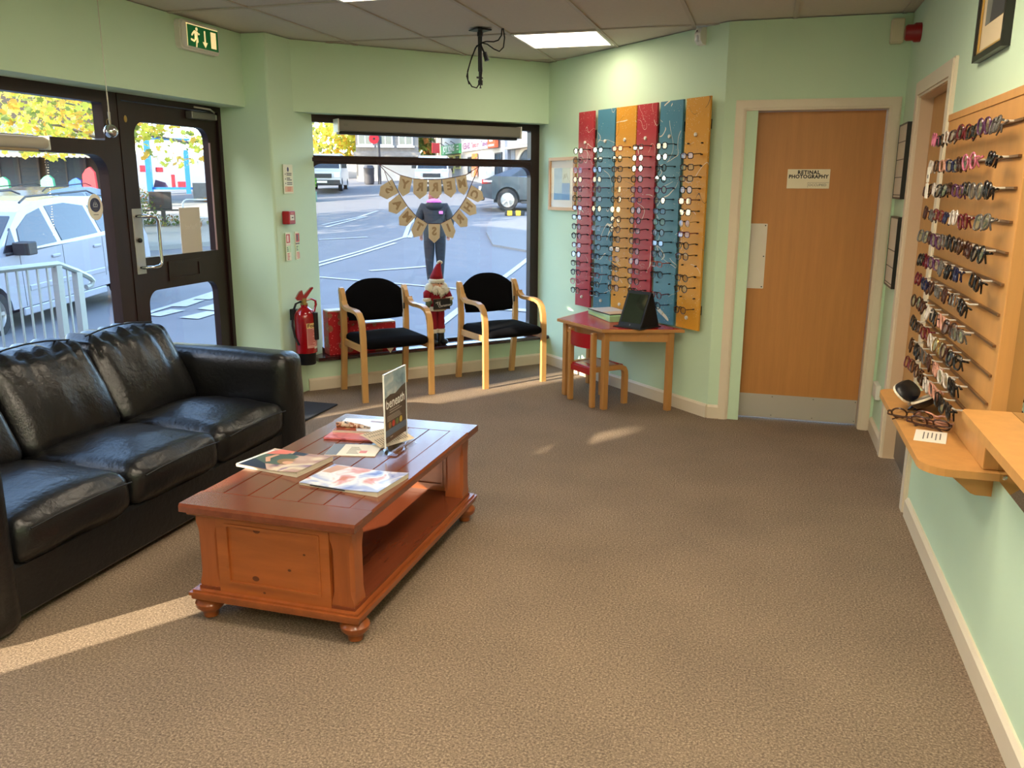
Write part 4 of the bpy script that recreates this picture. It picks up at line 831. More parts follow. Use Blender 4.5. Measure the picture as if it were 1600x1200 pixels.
pmx([(0.152, 0.03, -0.004), (0.148, 0.03, -0.045), (0.13, 0.02, -0.075), (0.10, 0.01, -0.085), (0.055, 0.0, -0.083), (0.02, -0.005, -0.09), (-0.02, -0.01, -0.12), (-0.055, -0.01, -0.20), (-0.08, 0.0, -0.26), (-0.078, 0.0, -0.315), (-0.05, 0.0, -0.355), (-0.015, -0.005, -0.365), (0.012, -0.005, -0.33), (0.022, -0.005, -0.27), (0.015, -0.005, -0.20), (0.014, -0.005, -0.13)], 0.0042, 'cable')
pmx([(0.16, 0.03, -0.004), (0.17, 0.03, -0.06), (0.165, 0.02, -0.12), (0.14, 0.01, -0.145), (0.105, 0.0, -0.13), (0.06, -0.004, -0.10), (0.025, -0.01, -0.092), (-0.01, -0.015, -0.11), (-0.045, -0.012, -0.175), (-0.072, 0.0, -0.24), (-0.086, 0.0, -0.29), (-0.07, 0.0, -0.34)], 0.0042, 'cable')
pmx([(0.02, -0.008, -0.11), (0.032, -0.008, -0.135), (0.042, -0.008, -0.155)], 0.006, 'plug_lead'); q = MB(); q.tube([(0.042, -0.038, -0.15), (0.058, -0.038, -0.20)], [0.013, 0.016], 8); q.build('plug', M_black, pm)
se = thing('motion_sensor', 'small white motion sensor under the ceiling above the yellow glasses panel', 'sensor', onP(0.23, 0.0, 2.40), RP)
q = MB(); q.prism([(0.0, 0.0), (-0.03, 0.005), (-0.05, 0.03), (-0.052, 0.07), (-0.035, 0.105), (0.0, 0.105)], -0.028, 0.028, 'yz'); q.build('sensor_case', M_whitep, se)
q = MB(); q.ell((0, -0.045, 0.042), (0.018, 0.012, 0.024), 10, 7); q.build('lens', mat('milky lens', (200, 200, 204), 0.15), se, smooth='all')
q = MB(); q.ell((-0.012, -0.044, 0.085), 0.006, 8, 5); q.build('indicator', M_black, se)
al = thing('alarm_sounder', 'cream alarm box in the top corner beside the red beacon', 'alarm', (0.655, YB, 2.34), 0)
q = MB(); q.box(-0.035, 0.035, -0.06, 0, 0, 0.135, 0.006); q.build('sounder_case', mat('aged cream plastic', (216, 206, 176), 0.5), al)
be = thing('alarm_beacon', 'red fire alarm beacon on the right wall in the top corner', 'alarm', (XR, 5.36, 2.30), RR_)
q = MB(); q.lathe([(0.05, 0.0), (0.05, -0.03), (0.042, -0.04), (0.042, -0.07), (0.035, -0.08)], (0, 0, 0.05), 18, 'y'); q.build('beacon_case', mat('dark signal red', (140, 14, 20), 0.35), be, smooth=True)
# framed things
def framed(name, label, cat, loc, rz, w_, h_, fw, th, fm, group=None, inner=None):
    t = thing(name, label, cat, loc, rz, group)
    q = MB(); q.prism(rrect(-w_/2, w_/2, 0, h_, 0.001, 1), -th, 0.0, 'xz', [rrect(-w_/2+fw, w_/2-fw, fw, h_-fw, 0.001, 1)]); q.build('picture_frame', fm, t)
    if inner: q = MB(); q.prism(rrect(-w_/2+fw, w_/2-fw, fw, h_-fw, 0.001, 1), -th*0.7, -th*0.7+0.006, 'xz', [rrect(-w_/2+fw+inner, w_/2-fw-inner, fw+inner, h_-fw-inner, 0.001, 1)]); q.build('frame_slip', mat('gilt slip', (206, 166, 88), 0.35, 0.4), t)
    return t
M_gl = glass('picture glass', (1, 1, 1), 0.35)
fp = framed('framed_picture', 'pale wood framed picture of blue squares between bay window and red panel', 'picture', onP(1.84, 0.0, 1.33), RP, 0.395, 0.425, 0.026, 0.022, mat('pale ash frame', (206, 158, 108), 0.45), None)
q = MB(); q.box(-0.175, 0.175, -0.01, -0.006, 0.022, 0.403); q.build('mount_board', M_paper, fp)
for k, (x0, x1, z0, z1, c) in enumerate(((-0.125, 0.0, 0.25, 0.34, (150, 186, 206)), (0.0, 0.115, 0.22, 0.34, (196, 206, 190)), (-0.125, 0.0, 0.14, 0.25, (170, 200, 214)), (0.0, 0.115, 0.15, 0.22, (96, 150, 200)), (-0.125, 0.0, 0.085, 0.14, (120, 170, 210)), (0.0, 0.115, 0.085, 0.15, (110, 160, 206)))):
    q = MB(); q.box(x0, x1, -0.012, -0.01, z0, z1); q.build('picture_square', mat('sea print %d' % k, c, 0.6, var=0.2, vscale=20), fp)
q = MB(); q.tube([(0.02, -0.0125, 0.25), (0.04, -0.0125, 0.29), (0.05, -0.0125, 0.26), (0.065, -0.0125, 0.295), (0.09, -0.0125, 0.25)], 0.0015, 4); q.build('drawn_line', M_greyink, fp)
q = MB(); q.box(-0.175, 0.175, -0.018, -0.016, 0.022, 0.403); q.build('picture_glass', M_gl, fp)
pt = framed('framed_portrait', 'black framed grey portrait of a person high on the right wall', 'picture', (XR, 3.565, 1.985), RR_, 0.44, 0.56, 0.022, 0.028, mat('black frame', (22, 18, 15), 0.35), None, 0.012)
q = MB(); q.box(-0.20, 0.20, -0.012, -0.008, 0.02, 0.54); q.build('mount_board', mat('cream mount', (226, 206, 168), 0.7), pt)
q = MB(); q.box(-0.135, 0.135, -0.014, -0.012, 0.12, 0.50); ph_ = q.build('photograph', mat('grey photo ground', (128, 128, 118), 0.5), pt)
q = MB(); q.prism([(-0.06, 0.12), (0.135, 0.12), (0.135, 0.27), (0.10, 0.30), (0.06, 0.32), (0.0, 0.32), (-0.03, 0.29)], -0.0148, -0.0138, 'xz'); q.build('figure_coat', mat('photo charcoal', (66, 66, 68), 0.5), ph_)
q = MB(); q.prism([(0.045+0.034*math.cos(a*PI/10), 0.365+0.046*math.sin(a*PI/10)) for a in range(20)], -0.0152, -0.0138, 'xz'); q.build('figure_face', mat('photo grey face', (150, 148, 140), 0.5), ph_)
q = MB(); q.prism([(0.0, 0.37), (0.005, 0.42), (0.045, 0.445), (0.085, 0.42), (0.092, 0.37), (0.078, 0.395), (0.045, 0.405), (0.012, 0.395)], -0.0156, -0.0138, 'xz'); q.build('figure_hair', mat('photo dark hair', (50, 48, 46), 0.5), ph_)
for k, (y, z, h_, lab) in enumerate(((5.455, 1.46, 0.42, 'upper black framed certificate board between the two doors'), (5.43, 0.955, 0.405, 'lower black framed certificate board between the two doors'))):
    t = framed('framed_certificate', lab, 'picture', (XR, y, z), RR_, 0.31, h_, 0.01, 0.026, mat('black frame', (22, 18, 15), 0.35), 'framed certificates between the doors')
    q = MB(); q.box(-0.148, 0.148, -0.024, -0.004, 0.01, h_-0.01); q.build('sheet', mat('certificate sheet', (214, 204, 186), 0.5), t)
    for i in range(4 if k == 0 else 3):
        q = MB(); q.box(-0.14, 0.14, -0.0252, -0.024, 0.02+i*h_*0.235, 0.025+i*h_*0.235); q.build('rule_line', M_greyink, t)
sk_ = thing('wall_socket', 'white plug socket low in the corner between the doors', 'socket', (XR, 5.50, 0.26), RR_)
q = MB(); q.box(-0.075, 0.075, -0.03, 0, 0, 0.09, 0.004); q.build('socket_plate', M_whitep, sk_)
pk = thing('power_adaptor', 'white plug adaptor behind the tablet on the display wall', 'plug', onP(0.567, 0.0, 0.625), RP)
q = MB(); q.box(-0.035, 0.035, -0.05, 0, 0, 0.10, 0.004); q.build('adaptor_case', M_whitep, pk)
# ================================================================ SPECTACLES
FR = {'black': mat('black acetate', (16, 15, 16), 0.25), 'tortoiseshell': mat('tortoiseshell acetate', (74, 44, 26), 0.22, var=0.6, vscale=120), 'brown': mat('brown acetate', (66, 36, 26), 0.25), 'dark red': mat('wine acetate', (96, 18, 30), 0.22),
      'plum': mat('plum acetate', (84, 42, 78), 0.22), 'pink': mat('pink crystal acetate', (196, 110, 136), 0.2), 'navy': mat('navy acetate', (30, 34, 66), 0.22), 'gold': mat('gold wire', (176, 140, 76), 0.25, 0.9), 'silver': mat('silver wire', (150, 150, 150), 0.25, 0.9), 'grey': mat('grey acetate', (92, 88, 84), 0.25),
      'clear': mat('clear crystal acetate', (206, 196, 186), 0.12), 'amber': mat('amber acetate', (150, 62, 26), 0.2), 'rose': mat('rose crystal acetate', (204, 150, 130), 0.15)}
M_lens = glass('demo lens', (0.93, 0.94, 0.95), 1.5, 0.03, 0.16); M_dark = glass('dark sun lens', (0.05, 0.05, 0.06), 1.2, 0.02, 0.05)
M_nose = mat('clear nose rest', (226, 222, 214), 0.15)
SH = {'round': (0.0235, 0.0225, 2.0), 'panto': (0.025, 0.0215, 2.5), 'rect': (0.0265, 0.0175, 3.6), 'square': (0.0265, 0.0205, 3.2)}
GM = {}
def gmesh(kind, shape, key, m, k=1):
    if (kind, shape, key) in GM: return GM[kind, shape, key]
    a, b, e = SH[shape]; q = MB(); r = 0.0019 if key in ('gold', 'silver') else 0.0031
    def out(cx, sc=1.0, n=18): return [(cx+math.copysign(abs(math.cos(t))**(2/e), math.cos(t))*a*sc, math.copysign(abs(math.sin(t))**(2/e), math.sin(t))*b*sc) for t in [2*PI*i/n for i in range(n)]]
    if kind == 'front':
        for s in (-1, 1): q.tube([(x, 0, z) for x, z in out(s*0.0345)], r, 5, closed=True)
        q.tube([(-0.0115, 0, 0.006), (-0.005, -0.002, 0.0095), (0.005, -0.002, 0.0095), (0.0115, 0, 0.006)], r, 5)
        for s in (-1, 1): q.tube([(s*(0.0345+a*0.96), 0, 0.008), (s*0.0665, 0.002, 0.009), (s*0.068, 0.008, 0.009)], r*1.05, 5)
    elif kind == 'lens':
        o = out(0, 0.97); q.add([(x, 0, z) for x, z in o], [tuple(range(len(o)))])
    elif kind == 'temple':
        q.tube([(0, 0.006, 0.009), (0, 0.03, 0.0095), (0, 0.058, 0.009)], [r*1.1, r, r], 5)
    elif kind == 'temple_folded':
        q.tube([(0, 0.008, 0.009), (0.003, 0.012, 0.008), (0.06, 0.014, 0.004), (0.095, 0.013, -0.002), (0.122, 0.012, -0.02)], [r*1.1, r, r, r, r*0.8], 5)
    GM[kind, shape, key] = q.mesh(kind, m, True); return GM[kind, shape, key]
def spectacles(label, group, col, shape, M, folded=False, dark=False):
    t = bpy.data.objects.new('spectacles', None); COL.objects.link(t); t.empty_display_size = 0.03; t.matrix_world = M; tag(t, label, 'glasses', group)
    m = FR[col]; a = SH[shape][0]
    inst('frame_front', gmesh('front', shape, col, m), t)
    for s in (-1, 1): inst('lens', gmesh('lens', shape, 'dark' if dark else 'x', M_dark if dark else M_lens), t, (s*0.0345, 0, 0))
    if folded:
        t.scale = (1.12, 1.12, 1.12)
        inst('temple', gmesh('temple_folded', shape, col, m), t, (-0.068, 0, 0)); inst('temple', gmesh('temple_folded', shape, col, m), t, (0.068, 0.006, 0), (0, 0, 0), (-1, 1, 1))
    else:
        for s in (-1, 1): inst('temple', gmesh('temple', shape, col, m), t, (s*0.068, 0, 0))
    return t
ORD = ['top', 'second', 'third', 'fourth', 'fifth', 'sixth', 'seventh', 'eighth', 'ninth', 'tenth', 'eleventh', 'twelfth', 'thirteenth', 'fourteenth', 'fifteenth', 'bottom']
def paint_mat(name, col, shade, seed):
    """panel paint with thrown white and black dribbles and specks"""
    m = bpy.data.materials.new(name); m.use_nodes = True; n = m.node_tree.nodes; l = m.node_tree.links; b = n['Principled BSDF']; b.inputs['Roughness'].default_value = 0.4
    tc = n.new('ShaderNodeTexCoord'); cur = None
    base_ = n.new('ShaderNodeRGB'); base_.outputs[0].default_value = rgb(*col); cur = base_.outputs[0]
    def mixin(fac, c):
        nonlocal cur
        mx = n.new('ShaderNodeMix'); mx.data_type = 'RGBA'; l.new(fac, mx.inputs[0]); l.new(cur, mx.inputs[6]); mx.inputs[7].default_value = rgb(*c); cur = mx.outputs[2]
    for k, (sc, wdt, c, kind) in enumerate(((2.6, 0.003, (236, 226, 206), 'line'), (3.4, 0.0028, (50, 30, 26) if shade == 'y' else (226, 216, 200), 'line'), (70, 0.14, (230, 222, 206), 'dot'), (85, 0.12, (44, 28, 26), 'dot'))):
        mp = n.new('ShaderNodeMapping'); mp.inputs['Location'].default_value = (seed*3.7+k*5.1, k*2.2, seed*1.9+k); l.new(tc.outputs['Object'], mp.inputs[0])
        if kind == 'line':
            t = n.new('ShaderNodeTexNoise'); t.inputs['Scale'].default_value = sc; t.inputs['Detail'].default_value = 1.0; t.inputs['Distortion'].default_value = 0.6; l.new(mp.outputs[0], t.inputs['Vector'])
            s = n.new('ShaderNodeMath'); s.operation = 'SUBTRACT'; s.inputs[1].default_value = 0.5; l.new(t.outputs['Fac'], s.inputs[0])
            a = n.new('ShaderNodeMath'); a.operation = 'ABSOLUTE'; l.new(s.outputs[0], a.inputs[0]); f = n.new('ShaderNodeMath'); f.operation = 'LESS_THAN'; f.inputs[1].default_value = wdt; l.new(a.outputs[0], f.inputs[0])
            g = n.new('ShaderNodeTexNoise'); g.inputs['Scale'].default_value = 5.0; l.new(mp.outputs[0], g.inputs['Vector']); h = n.new('ShaderNodeMath'); h.operation = 'GREATER_THAN'; h.inputs[1].default_value = 0.5; l.new(g.outputs['Fac'], h.inputs[0])
            f2 = n.new('ShaderNodeMath'); f2.operation = 'MULTIPLY'; l.new(f.outputs[0], f2.inputs[0]); l.new(h.outputs[0], f2.inputs[1]); mixin(f2.outputs[0], c)
        else:
            t = n.new('ShaderNodeTexVoronoi'); t.inputs['Scale'].default_value = sc; l.new(mp.outputs[0], t.inputs['Vector'])
            f = n.new('ShaderNodeMath'); f.operation = 'LESS_THAN'; f.inputs[1].default_value = wdt; l.new(t.outputs['Distance'], f.inputs[0])
            g = n.new('ShaderNodeTexNoise'); g.inputs['Scale'].default_value = 7.0; l.new(mp.outputs[0], g.inputs['Vector']); h = n.new('ShaderNodeMath'); h.operation = 'GREATER_THAN'; h.inputs[1].default_value = 0.52; l.new(g.outputs['Fac'], h.inputs[0])
            f2 = n.new('ShaderNodeMath'); f2.operation = 'MULTIPLY'; l.new(f.outputs[0], f2.inputs[0]); l.new(h.outputs[0], f2.inputs[1]); mixin(f2.outputs[0], c)
    l.new(cur, b.inputs['Base Color']); return m
C_R, C_B, C_Y = (180, 48, 58), (76, 132, 156), (216, 152, 46)
PAN = [('red', C_R, 1.552, 1.348, 'red display panel nearest the bay window, flecked with white paint', 'leftmost red panel'), ('blue', C_B, 1.296, 1.078, 'blue display panel between the leftmost red and the first yellow panel', 'leftmost blue panel'),
       ('yellow', C_Y, 1.064, 0.825, 'yellow display panel between a blue and a red panel', 'leftmost yellow panel'), ('red', C_R, 0.816, 0.598, 'red display panel between a yellow and a blue panel, behind the tablet', 'red panel behind the tablet'),
       ('blue', C_B, 0.564, 0.332, 'blue display panel between the second red and the outer yellow panel', 'blue panel beside the outer yellow one'), ('yellow', C_Y, 0.302, 0.076, 'yellow display panel nearest the retinal photography door', 'yellow panel nearest the door')]
PEG = MB(); PEG.tube([(0, 0, 0), (0, -0.016, 0)], 0.0045, 6); PEG = PEG.mesh('peg', M_black)
STUD = MB(); STUD.lathe([(0.013, 0.0), (0.013, -0.008), (0.010, -0.011)], (0, 0, 0), 12, 'y'); STUD = STUD.mesh('stud', mat('white stud', (226, 222, 212), 0.35))
PCOL = [['black', 'grey', 'pink', 'plum', 'dark red', 'black', 'dark red', 'black', 'brown', 'black', 'dark red', 'black', 'black', 'navy', 'pink', 'black'], ['black', 'black', 'black', 'navy', 'plum', 'black', 'black', 'black', 'silver', 'brown', 'black', 'black', 'black', 'dark red', 'black', 'black'],
        ['amber', 'black', 'tortoiseshell', 'black', 'gold', 'black', 'gold', 'black', 'brown', 'black', 'black', 'gold', 'black', 'black', 'brown', None], ['brown', 'dark red', 'black', 'black', 'dark red', 'plum', 'black', 'black', 'black', 'black', 'black', 'plum', 'brown', 'black', 'black', 'plum'],
        ['black', 'grey', 'black', 'black', 'plum', 'navy', 'black', 'black', 'black', 'black', 'black', 'amber', 'black', None, 'dark red', 'navy'], [None, 'brown', 'tortoiseshell', 'brown', 'black', 'dark red', 'black', 'gold', 'dark red', 'black', 'brown', None, 'black', 'black', None, 'brown']]
rnd = random.Random(3); shapes = ['round', 'panto', 'rect', 'square', 'panto', 'rect']
for k, (cn, c, s0, s1, lab, short) in enumerate(PAN):
    w_ = s0-s1; t = thing('glasses_display', lab, 'panel', onP((s0+s1)/2, 0.0, 0.585), RP, 'painted glasses display panels')
    q = MB(); q.box(-w_/2, w_/2, -0.052, -0.036, 0, 1.497, 0.001); q.build('painted_board', paint_mat('splashed %s paint %d' % (cn, k), c, cn[0], k+1.0), t)
    q = MB(); q.box(-w_/2+0.03, w_/2-0.03, -0.036, -0.001, 0.1, 0.16); q.box(-w_/2+0.03, w_/2-0.03, -0.036, -0.001, 1.3, 1.36); o = q.build('wall_batten', M_black, t); o['kind'] = 'stuff'
    inst('stud', STUD, t, (-0.005, -0.052, 1.268)); inst('stud', STUD, t, (-0.005, -0.052, 0.075))
    for i in range(16):
        z = 0.585+1.205-0.0715*i; col = PCOL[k][i]
        for s in (-1, 1): inst('peg', PEG, t, (s*0.066-0.0, -0.052, z-0.585+0.008))
        if col is None: continue
        cs, sn = math.cos(RP), math.sin(RP); p = Vector(onP((s0+s1)/2, 0.0, z)); off = 0.054+0.064+rnd.uniform(0, 0.006)
        M = Matrix.Translation(p+nP*off) @ Matrix.Rotation(RP+R(rnd.uniform(-4, 4)), 4, 'Z') @ Matrix.Rotation(R(rnd.uniform(-3, 5)), 4, 'X')
        spectacles('%s-framed glasses, %s down on the %s' % (col, ORD[i], short) if 0 < i < 15 else '%s-framed glasses, %s pair on the %s' % (col, ORD[i], short), 'glasses on the painted panels', col, shapes[rnd.randrange(6)], M)

# ---- the beech board on the right wall
M_slat = mat('display board beech', (206, 150, 84), 0.42, var=0.14, vscale=3.0, stretch=(6, 6, 0.6), detail=6)
bd = thing('display_board', 'tall beech glasses display board with rails beside the white door frame', 'board', (XR, 3.375, 0.68), RR_)
q = MB(); q.box(-0.595, 0.595, -0.05, 0, 0, 1.13, 0.002); q.build('back_board', M_slat, bd)
q = MB(); q.box(-0.597, 0.597, -0.054, 0, 1.105, 1.133, 0.002); q.build('top_rail', M_slat, bd)
sh1 = thing('display_shelf', 'beech shelf with rounded corners under the glasses board', 'shelf', (XR, 3.31, 0.655), RR_)
q = MB(); o = [(-0.55, -0.0), (-0.55, -0.14)]+arc(-0.49, -0.165, 0.06, PI, 1.5*PI, 6)+arc(0.47, -0.135, 0.09, 1.5*PI, 2*PI, 6)+[(0.56, -0.0)]
q.prism(o, 0.0, 0.024, 'xy'); q.build('shelf_board', M_slat, sh1)
q = MB(); q.prism([(0.0, 0.0), (-0.15, 0.0), (-0.06, -0.075), (-0.045, -0.08), (0.0, -0.08)], 0.45, 0.47, 'yz'); q.build('shelf_bracket', M_slat, sh1)
q = MB(); q.prism([(0.0, 0.0), (-0.15, 0.0), (-0.06, -0.075), (-0.045, -0.08), (0.0, -0.08)], -0.45, -0.43, 'yz'); q.build('shelf_bracket', M_slat, sh1)
ROWS = [1.715, 1.613, 1.522, 1.425, 1.335, 1.243, 1.152, 1.058, 0.966, 0.878, 0.795]
RORD = ['top', 'second', 'third', 'fourth', 'fifth', 'sixth', 'seventh', 'eighth', 'ninth', 'tenth', 'bottom']
RAIL = MB(); RAIL.box(-0.56, 0.56, -0.06, -0.05, -0.004, 0.004, 0.001)
RAIL = RAIL.mesh('rail', mat('dark rail', (120, 88, 58), 0.3, 0.4))
ARM = MB(); ARM.tube([(0, -0.05, 0), (0, -0.085, 0.0), (0, -0.098, 0.006)], 0.003, 5); ARM = ARM.mesh('nose_arm', M_nose)
RC = [['pink', 'black', 'clear', 'brown', 'dark red', 'black', 'plum', 'grey'], ['clear', 'tortoiseshell', 'rose', 'navy', 'tortoiseshell', 'pink', None, 'black'], ['brown', 'clear', 'black', 'tortoiseshell', 'plum', 'black', 'grey', 'black'], ['brown', 'grey', 'dark red', 'navy', 'clear', 'dark red', None, 'grey'],
      ['grey', 'brown', 'plum', 'grey', 'black', 'tortoiseshell', 'brown', 'black'], ['black', 'dark red', 'plum', 'grey', 'black', 'navy', None, 'black'], ['dark red', 'navy', 'brown', 'grey', 'brown', 'silver', 'black', None], ['tortoiseshell', 'brown', 'clear', 'black', 'rose', 'brown', 'grey', None],
      ['black', 'tortoiseshell', 'dark red', 'clear', 'gold', 'brown', 'black', None], ['tortoiseshell', 'black', 'grey', 'brown', 'rose', 'clear', 'black', None], ['dark red', 'brown', 'tortoiseshell', 'clear', 'rose', 'black', 'black', None]]
NTH = ['first', 'second', 'third', 'fourth', 'fifth', 'sixth', 'seventh', 'eighth']
M_tip = None
for r, z in enumerate(ROWS):
    inst('rail', RAIL, bd, (0, 0, z-0.68))
    for c in range(8):
        x = -0.535+0.142*c+rnd.uniform(-0.012, 0.012)
        if RC[r][c] is None: continue
        inst('nose_arm', ARM, bd, (x, 0, z-0.68))
        dark = (r == 5 and c == 7) or (r == 10 and c == 6)
        p = Vector((XR-0.108, 3.375-x, z-0.006+rnd.uniform(-0.008, 0.004)))
        M = Matrix.Translation(p) @ Matrix.Rotation(RR_+R(rnd.uniform(-7, 7)), 4, 'Z') @ Matrix.Rotation(R(rnd.uniform(-12, 4)), 4, 'X') @ Matrix.Rotation(R(rnd.uniform(-5, 5)), 4, 'Y')
        spectacles('%s%s glasses, %s from the door on the %s rail' % (RC[r][c], ' sun' if dark else '-framed', NTH[c], RORD[r]), 'glasses on the beech board', RC[r][c], shapes[rnd.randrange(6)], M, True, dark)
# price card holder hanging from the second rail
cd = thing('price_card', 'white price card pair hanging at the door end of the third rail', 'card', (XR-0.115, 3.90, 1.50), RR_)
q = MB(); q.box(-0.03, 0.03, -0.002, 0, 0.045, 0.105); q.box(-0.034, 0.03, -0.002, 0, -0.02, 0.04); q.box(-0.004, 0.004, -0.0015, 0.0, 0.035, 0.05); q.build('card', M_paper, cd)
q = MB(); q.box(-0.01, 0.01, -0.0026, -0.002, 0.06, 0.075); q.build('print', M_greyink, cd)
# things lying on the shelf
gc = thing('glasses_case', 'open black and white clamshell glasses case at the far end of the shelf', 'case', (0.60, 3.50, 0.679), RR_+R(-25))
M_shell = mat('black case shell', (20, 20, 24), 0.4); M_rim = mat('white case rim', (228, 220, 200), 0.4); M_in = mat('navy case lining', (34, 34, 62), 0.9)
def shell(tilt, nm, z0):
    Mx = Matrix.Translation((0, 0, z0)) @ Matrix.Rotation(tilt, 4, 'X')
    q = MB(); q.M = Mx; n = 18
    o = [(0.085*math.copysign(abs(math.cos(2*PI*i/n))**0.7, math.cos(2*PI*i/n)), 0.045+0.045*math.copysign(abs(math.sin(2*PI*i/n))**0.8, math.sin(2*PI*i/n))) for i in range(n)]
    def sc(f, h): return [((x)*f, 0.045+(y-0.045)*f, h) for x, y in o]
    rings = [sc(1.0, 0.0), sc(0.97, -0.014), sc(0.82, -0.026), sc(0.4, -0.031)]; vs = [p for r_ in rings for p in r_]; fs = []
    for j in range(3):
        for i in range(n): fs.append((j*n+i, j*n+(i+1) % n, (j+1)*n+(i+1) % n, (j+1)*n+i))
    fs.append(tuple(3*n+i for i in range(n))); q.add(vs, fs); sobj = q.build(nm, M_shell, gc, smooth=True)
    q = MB(); q.M = Mx; vs = sc(1.02, 0.004)+sc(0.88, 0.004)+sc(0.88, -0.004)+sc(1.02, -0.004); fs = []
    for j in range(4):
        for i in range(n): fs.append((j*n+i, j*n+(i+1) % n, ((j+1) % 4)*n+(i+1) % n, ((j+1) % 4)*n+i))
    q.add(vs, fs); q.build('rim', M_rim, sobj)
    q = MB(); q.M = Mx; q.add(sc(0.88, -0.006), [tuple(range(n))]); q.build('lining', M_in, sobj)
shell(R(28), 'case_base', 0.034); shell(R(138), 'case_lid', 0.036)
q = MB(); q.tube([(-0.06, -0.002, 0.034), (0.06, -0.002, 0.034)], 0.004, 8); q.build('hinge', M_chrome, gc)
spectacles('navy folded glasses lying inside the open clamshell case', 'glasses on the beech shelf', 'navy', 'square', Matrix.Translation((0.618, 3.545, 0.695)) @ Matrix.Rotation(RR_+R(-25), 4, 'Z') @ Matrix.Rotation(R(-40), 4, 'X'), True, True)
spectacles('tortoiseshell folded glasses on the shelf in front of the glasses case', 'glasses on the beech shelf', 'tortoiseshell', 'round', Matrix.Translation((0.565, 3.335, 0.7005)) @ Matrix.Rotation(R(165), 4, 'Z') @ Matrix.Rotation(R(-32), 4, 'X'), True)
spectacles('brown folded glasses on the shelf beside the white card', 'glasses on the beech shelf', 'brown', 'panto', Matrix.Translation((0.615, 3.23, 0.7005)) @ Matrix.Rotation(R(150), 4, 'Z') @ Matrix.Rotation(R(-32), 4, 'X'), True)
spectacles('rose folded glasses on the shelf against the board', 'glasses on the beech shelf', 'rose', 'square', Matrix.Translation((0.648, 3.29, 0.7015)) @ Matrix.Rotation(R(135), 4, 'Z') @ Matrix.Rotation(R(-32), 4, 'X'), True)
wc = thing('printed_card', 'small white printed card lying on the beech shelf', 'card', (0.60, 3.12, 0.6795), RR_+R(-12))
q = MB(); q.box(-0.075, 0.075, -0.05, 0.05, 0, 0.0012); q.build('card', M_paper, wc)
q = MB()
for k in range(5): q.box(-0.05+0.006*(k % 2), 0.045-0.012*(k % 3), -0.022+0.013*k-0.002, -0.022+0.013*k+0.002, 0.0012, 0.0016)
o = q.build('print', M_greyink, wc); o['kind'] = 'stuff'
# mirror and the higher shelf towards the camera
sh2 = thing('display_shelf', 'higher beech shelf cut off by the right edge of the picture', 'shelf', (XR-0.009, 2.10, 0.855), RR_)
q = MB(); q.prism([(-0.62, 0), (-0.62, -0.125), (-0.6, -0.135), (0.55, -0.135), (0.55, 0)], 0.0, 0.026, 'xy'); q.build('shelf_board', M_slat, sh2)
mr = thing('wall_mirror', 'frameless wall mirror behind the higher shelf reflecting the glasses board', 'mirror', (XR, 2.20, 0.655), RR_)
q = MB(); q.box(-0.612, 0.60, -0.008, 0, 0, 1.2, 0.001); q.build('mirror_glass', mat('mirror silvering', (205, 208, 204), 0.015, 1.0), mr)
for x in (-0.5, 0.5): q = MB(); q.lathe([(0.008, -0.008), (0.006, -0.014)], (x, 0, 0.03), 10, 'y'); q.build('mirror_clip', M_chrome, mr)
# ================================================================ OUTSIDE
def zg(x, y):
    t = -0.19*x+0.98*y; u = (t-14.5)/2.5
    return -0.32+0.065*2.5*(math.log(1+math.exp(u)) if u < 40 else u)
M_asph = mat('asphalt', (101, 101, 105), 0.85, var=0.16, vscale=1.2, bump=0.25, bscale=90, detail=8)
M_paint = mat('worn road paint', (172, 172, 174), 0.8, var=0.25, vscale=12)
M_pave = mat('pale paving', (128, 126, 120), 0.85, var=0.15, vscale=2, bump=0.1, bscale=40)
q = MB(); NX, NY = 60, 70; X0, X1, Y0_, Y1 = -70.0, 22.0, -24.0, 92.0; vs = []; fs = []
for i in range(NX+1):
    for j in range(NY+1):
        x, y = X0+(X1-X0)*i/NX, Y0_+(Y1-Y0_)*j/NY; vs.append((x, y, zg(x, y)))
for i in range(NX):
    for j in range(NY): a = i*(NY+1)+j; fs.append((a, a+NY+1, a+NY+2, a+1))
q.add(vs, fs); road = struct(q.build('road', M_asph, smooth='all'))
def zr(x, y):
    """height of the faceted road mesh itself"""
    dx, dy = (X1-X0)/NX, (Y1-Y0_)/NY; i = int((x-X0)/dx); j = int((y-Y0_)/dy); u = (x-X0)/dx-i; v = (y-Y0_)/dy-j
    h = lambda a, b: zg(X0+(i+a)*dx, Y0_+(j+b)*dy)
    return (h(0, 0)*(1-u)+h(1, 0)*u)*(1-v)+(h(0, 1)*(1-u)+h(1, 1)*u)*v
def stripe(pts, wid, nm='road_marking', m=M_paint, par=road, dz=0.012, n=10):
    q = MB(); P = []
    for a, b in zip(pts, pts[1:]):
        for i in range(n): P.append((a[0]+(b[0]-a[0])*i/n, a[1]+(b[1]-a[1])*i/n))
    P.append(pts[-1]); vs = []
    for i, p in enumerate(P):
        a, b = P[max(i-1, 0)], P[min(i+1, len(P)-1)]; d = Vector((b[0]-a[0], b[1]-a[1])).normalized()
        for s in (-1, 1): x, y = p[0]-d.y*s*wid/2, p[1]+d.x*s*wid/2; vs.append((x, y, zr(x, y)+dz))
    q.add(vs, [(2*i, 2*i+1, 2*i+3, 2*i+2) for i in range(len(P)-1)]); return q.build(nm, m, par)
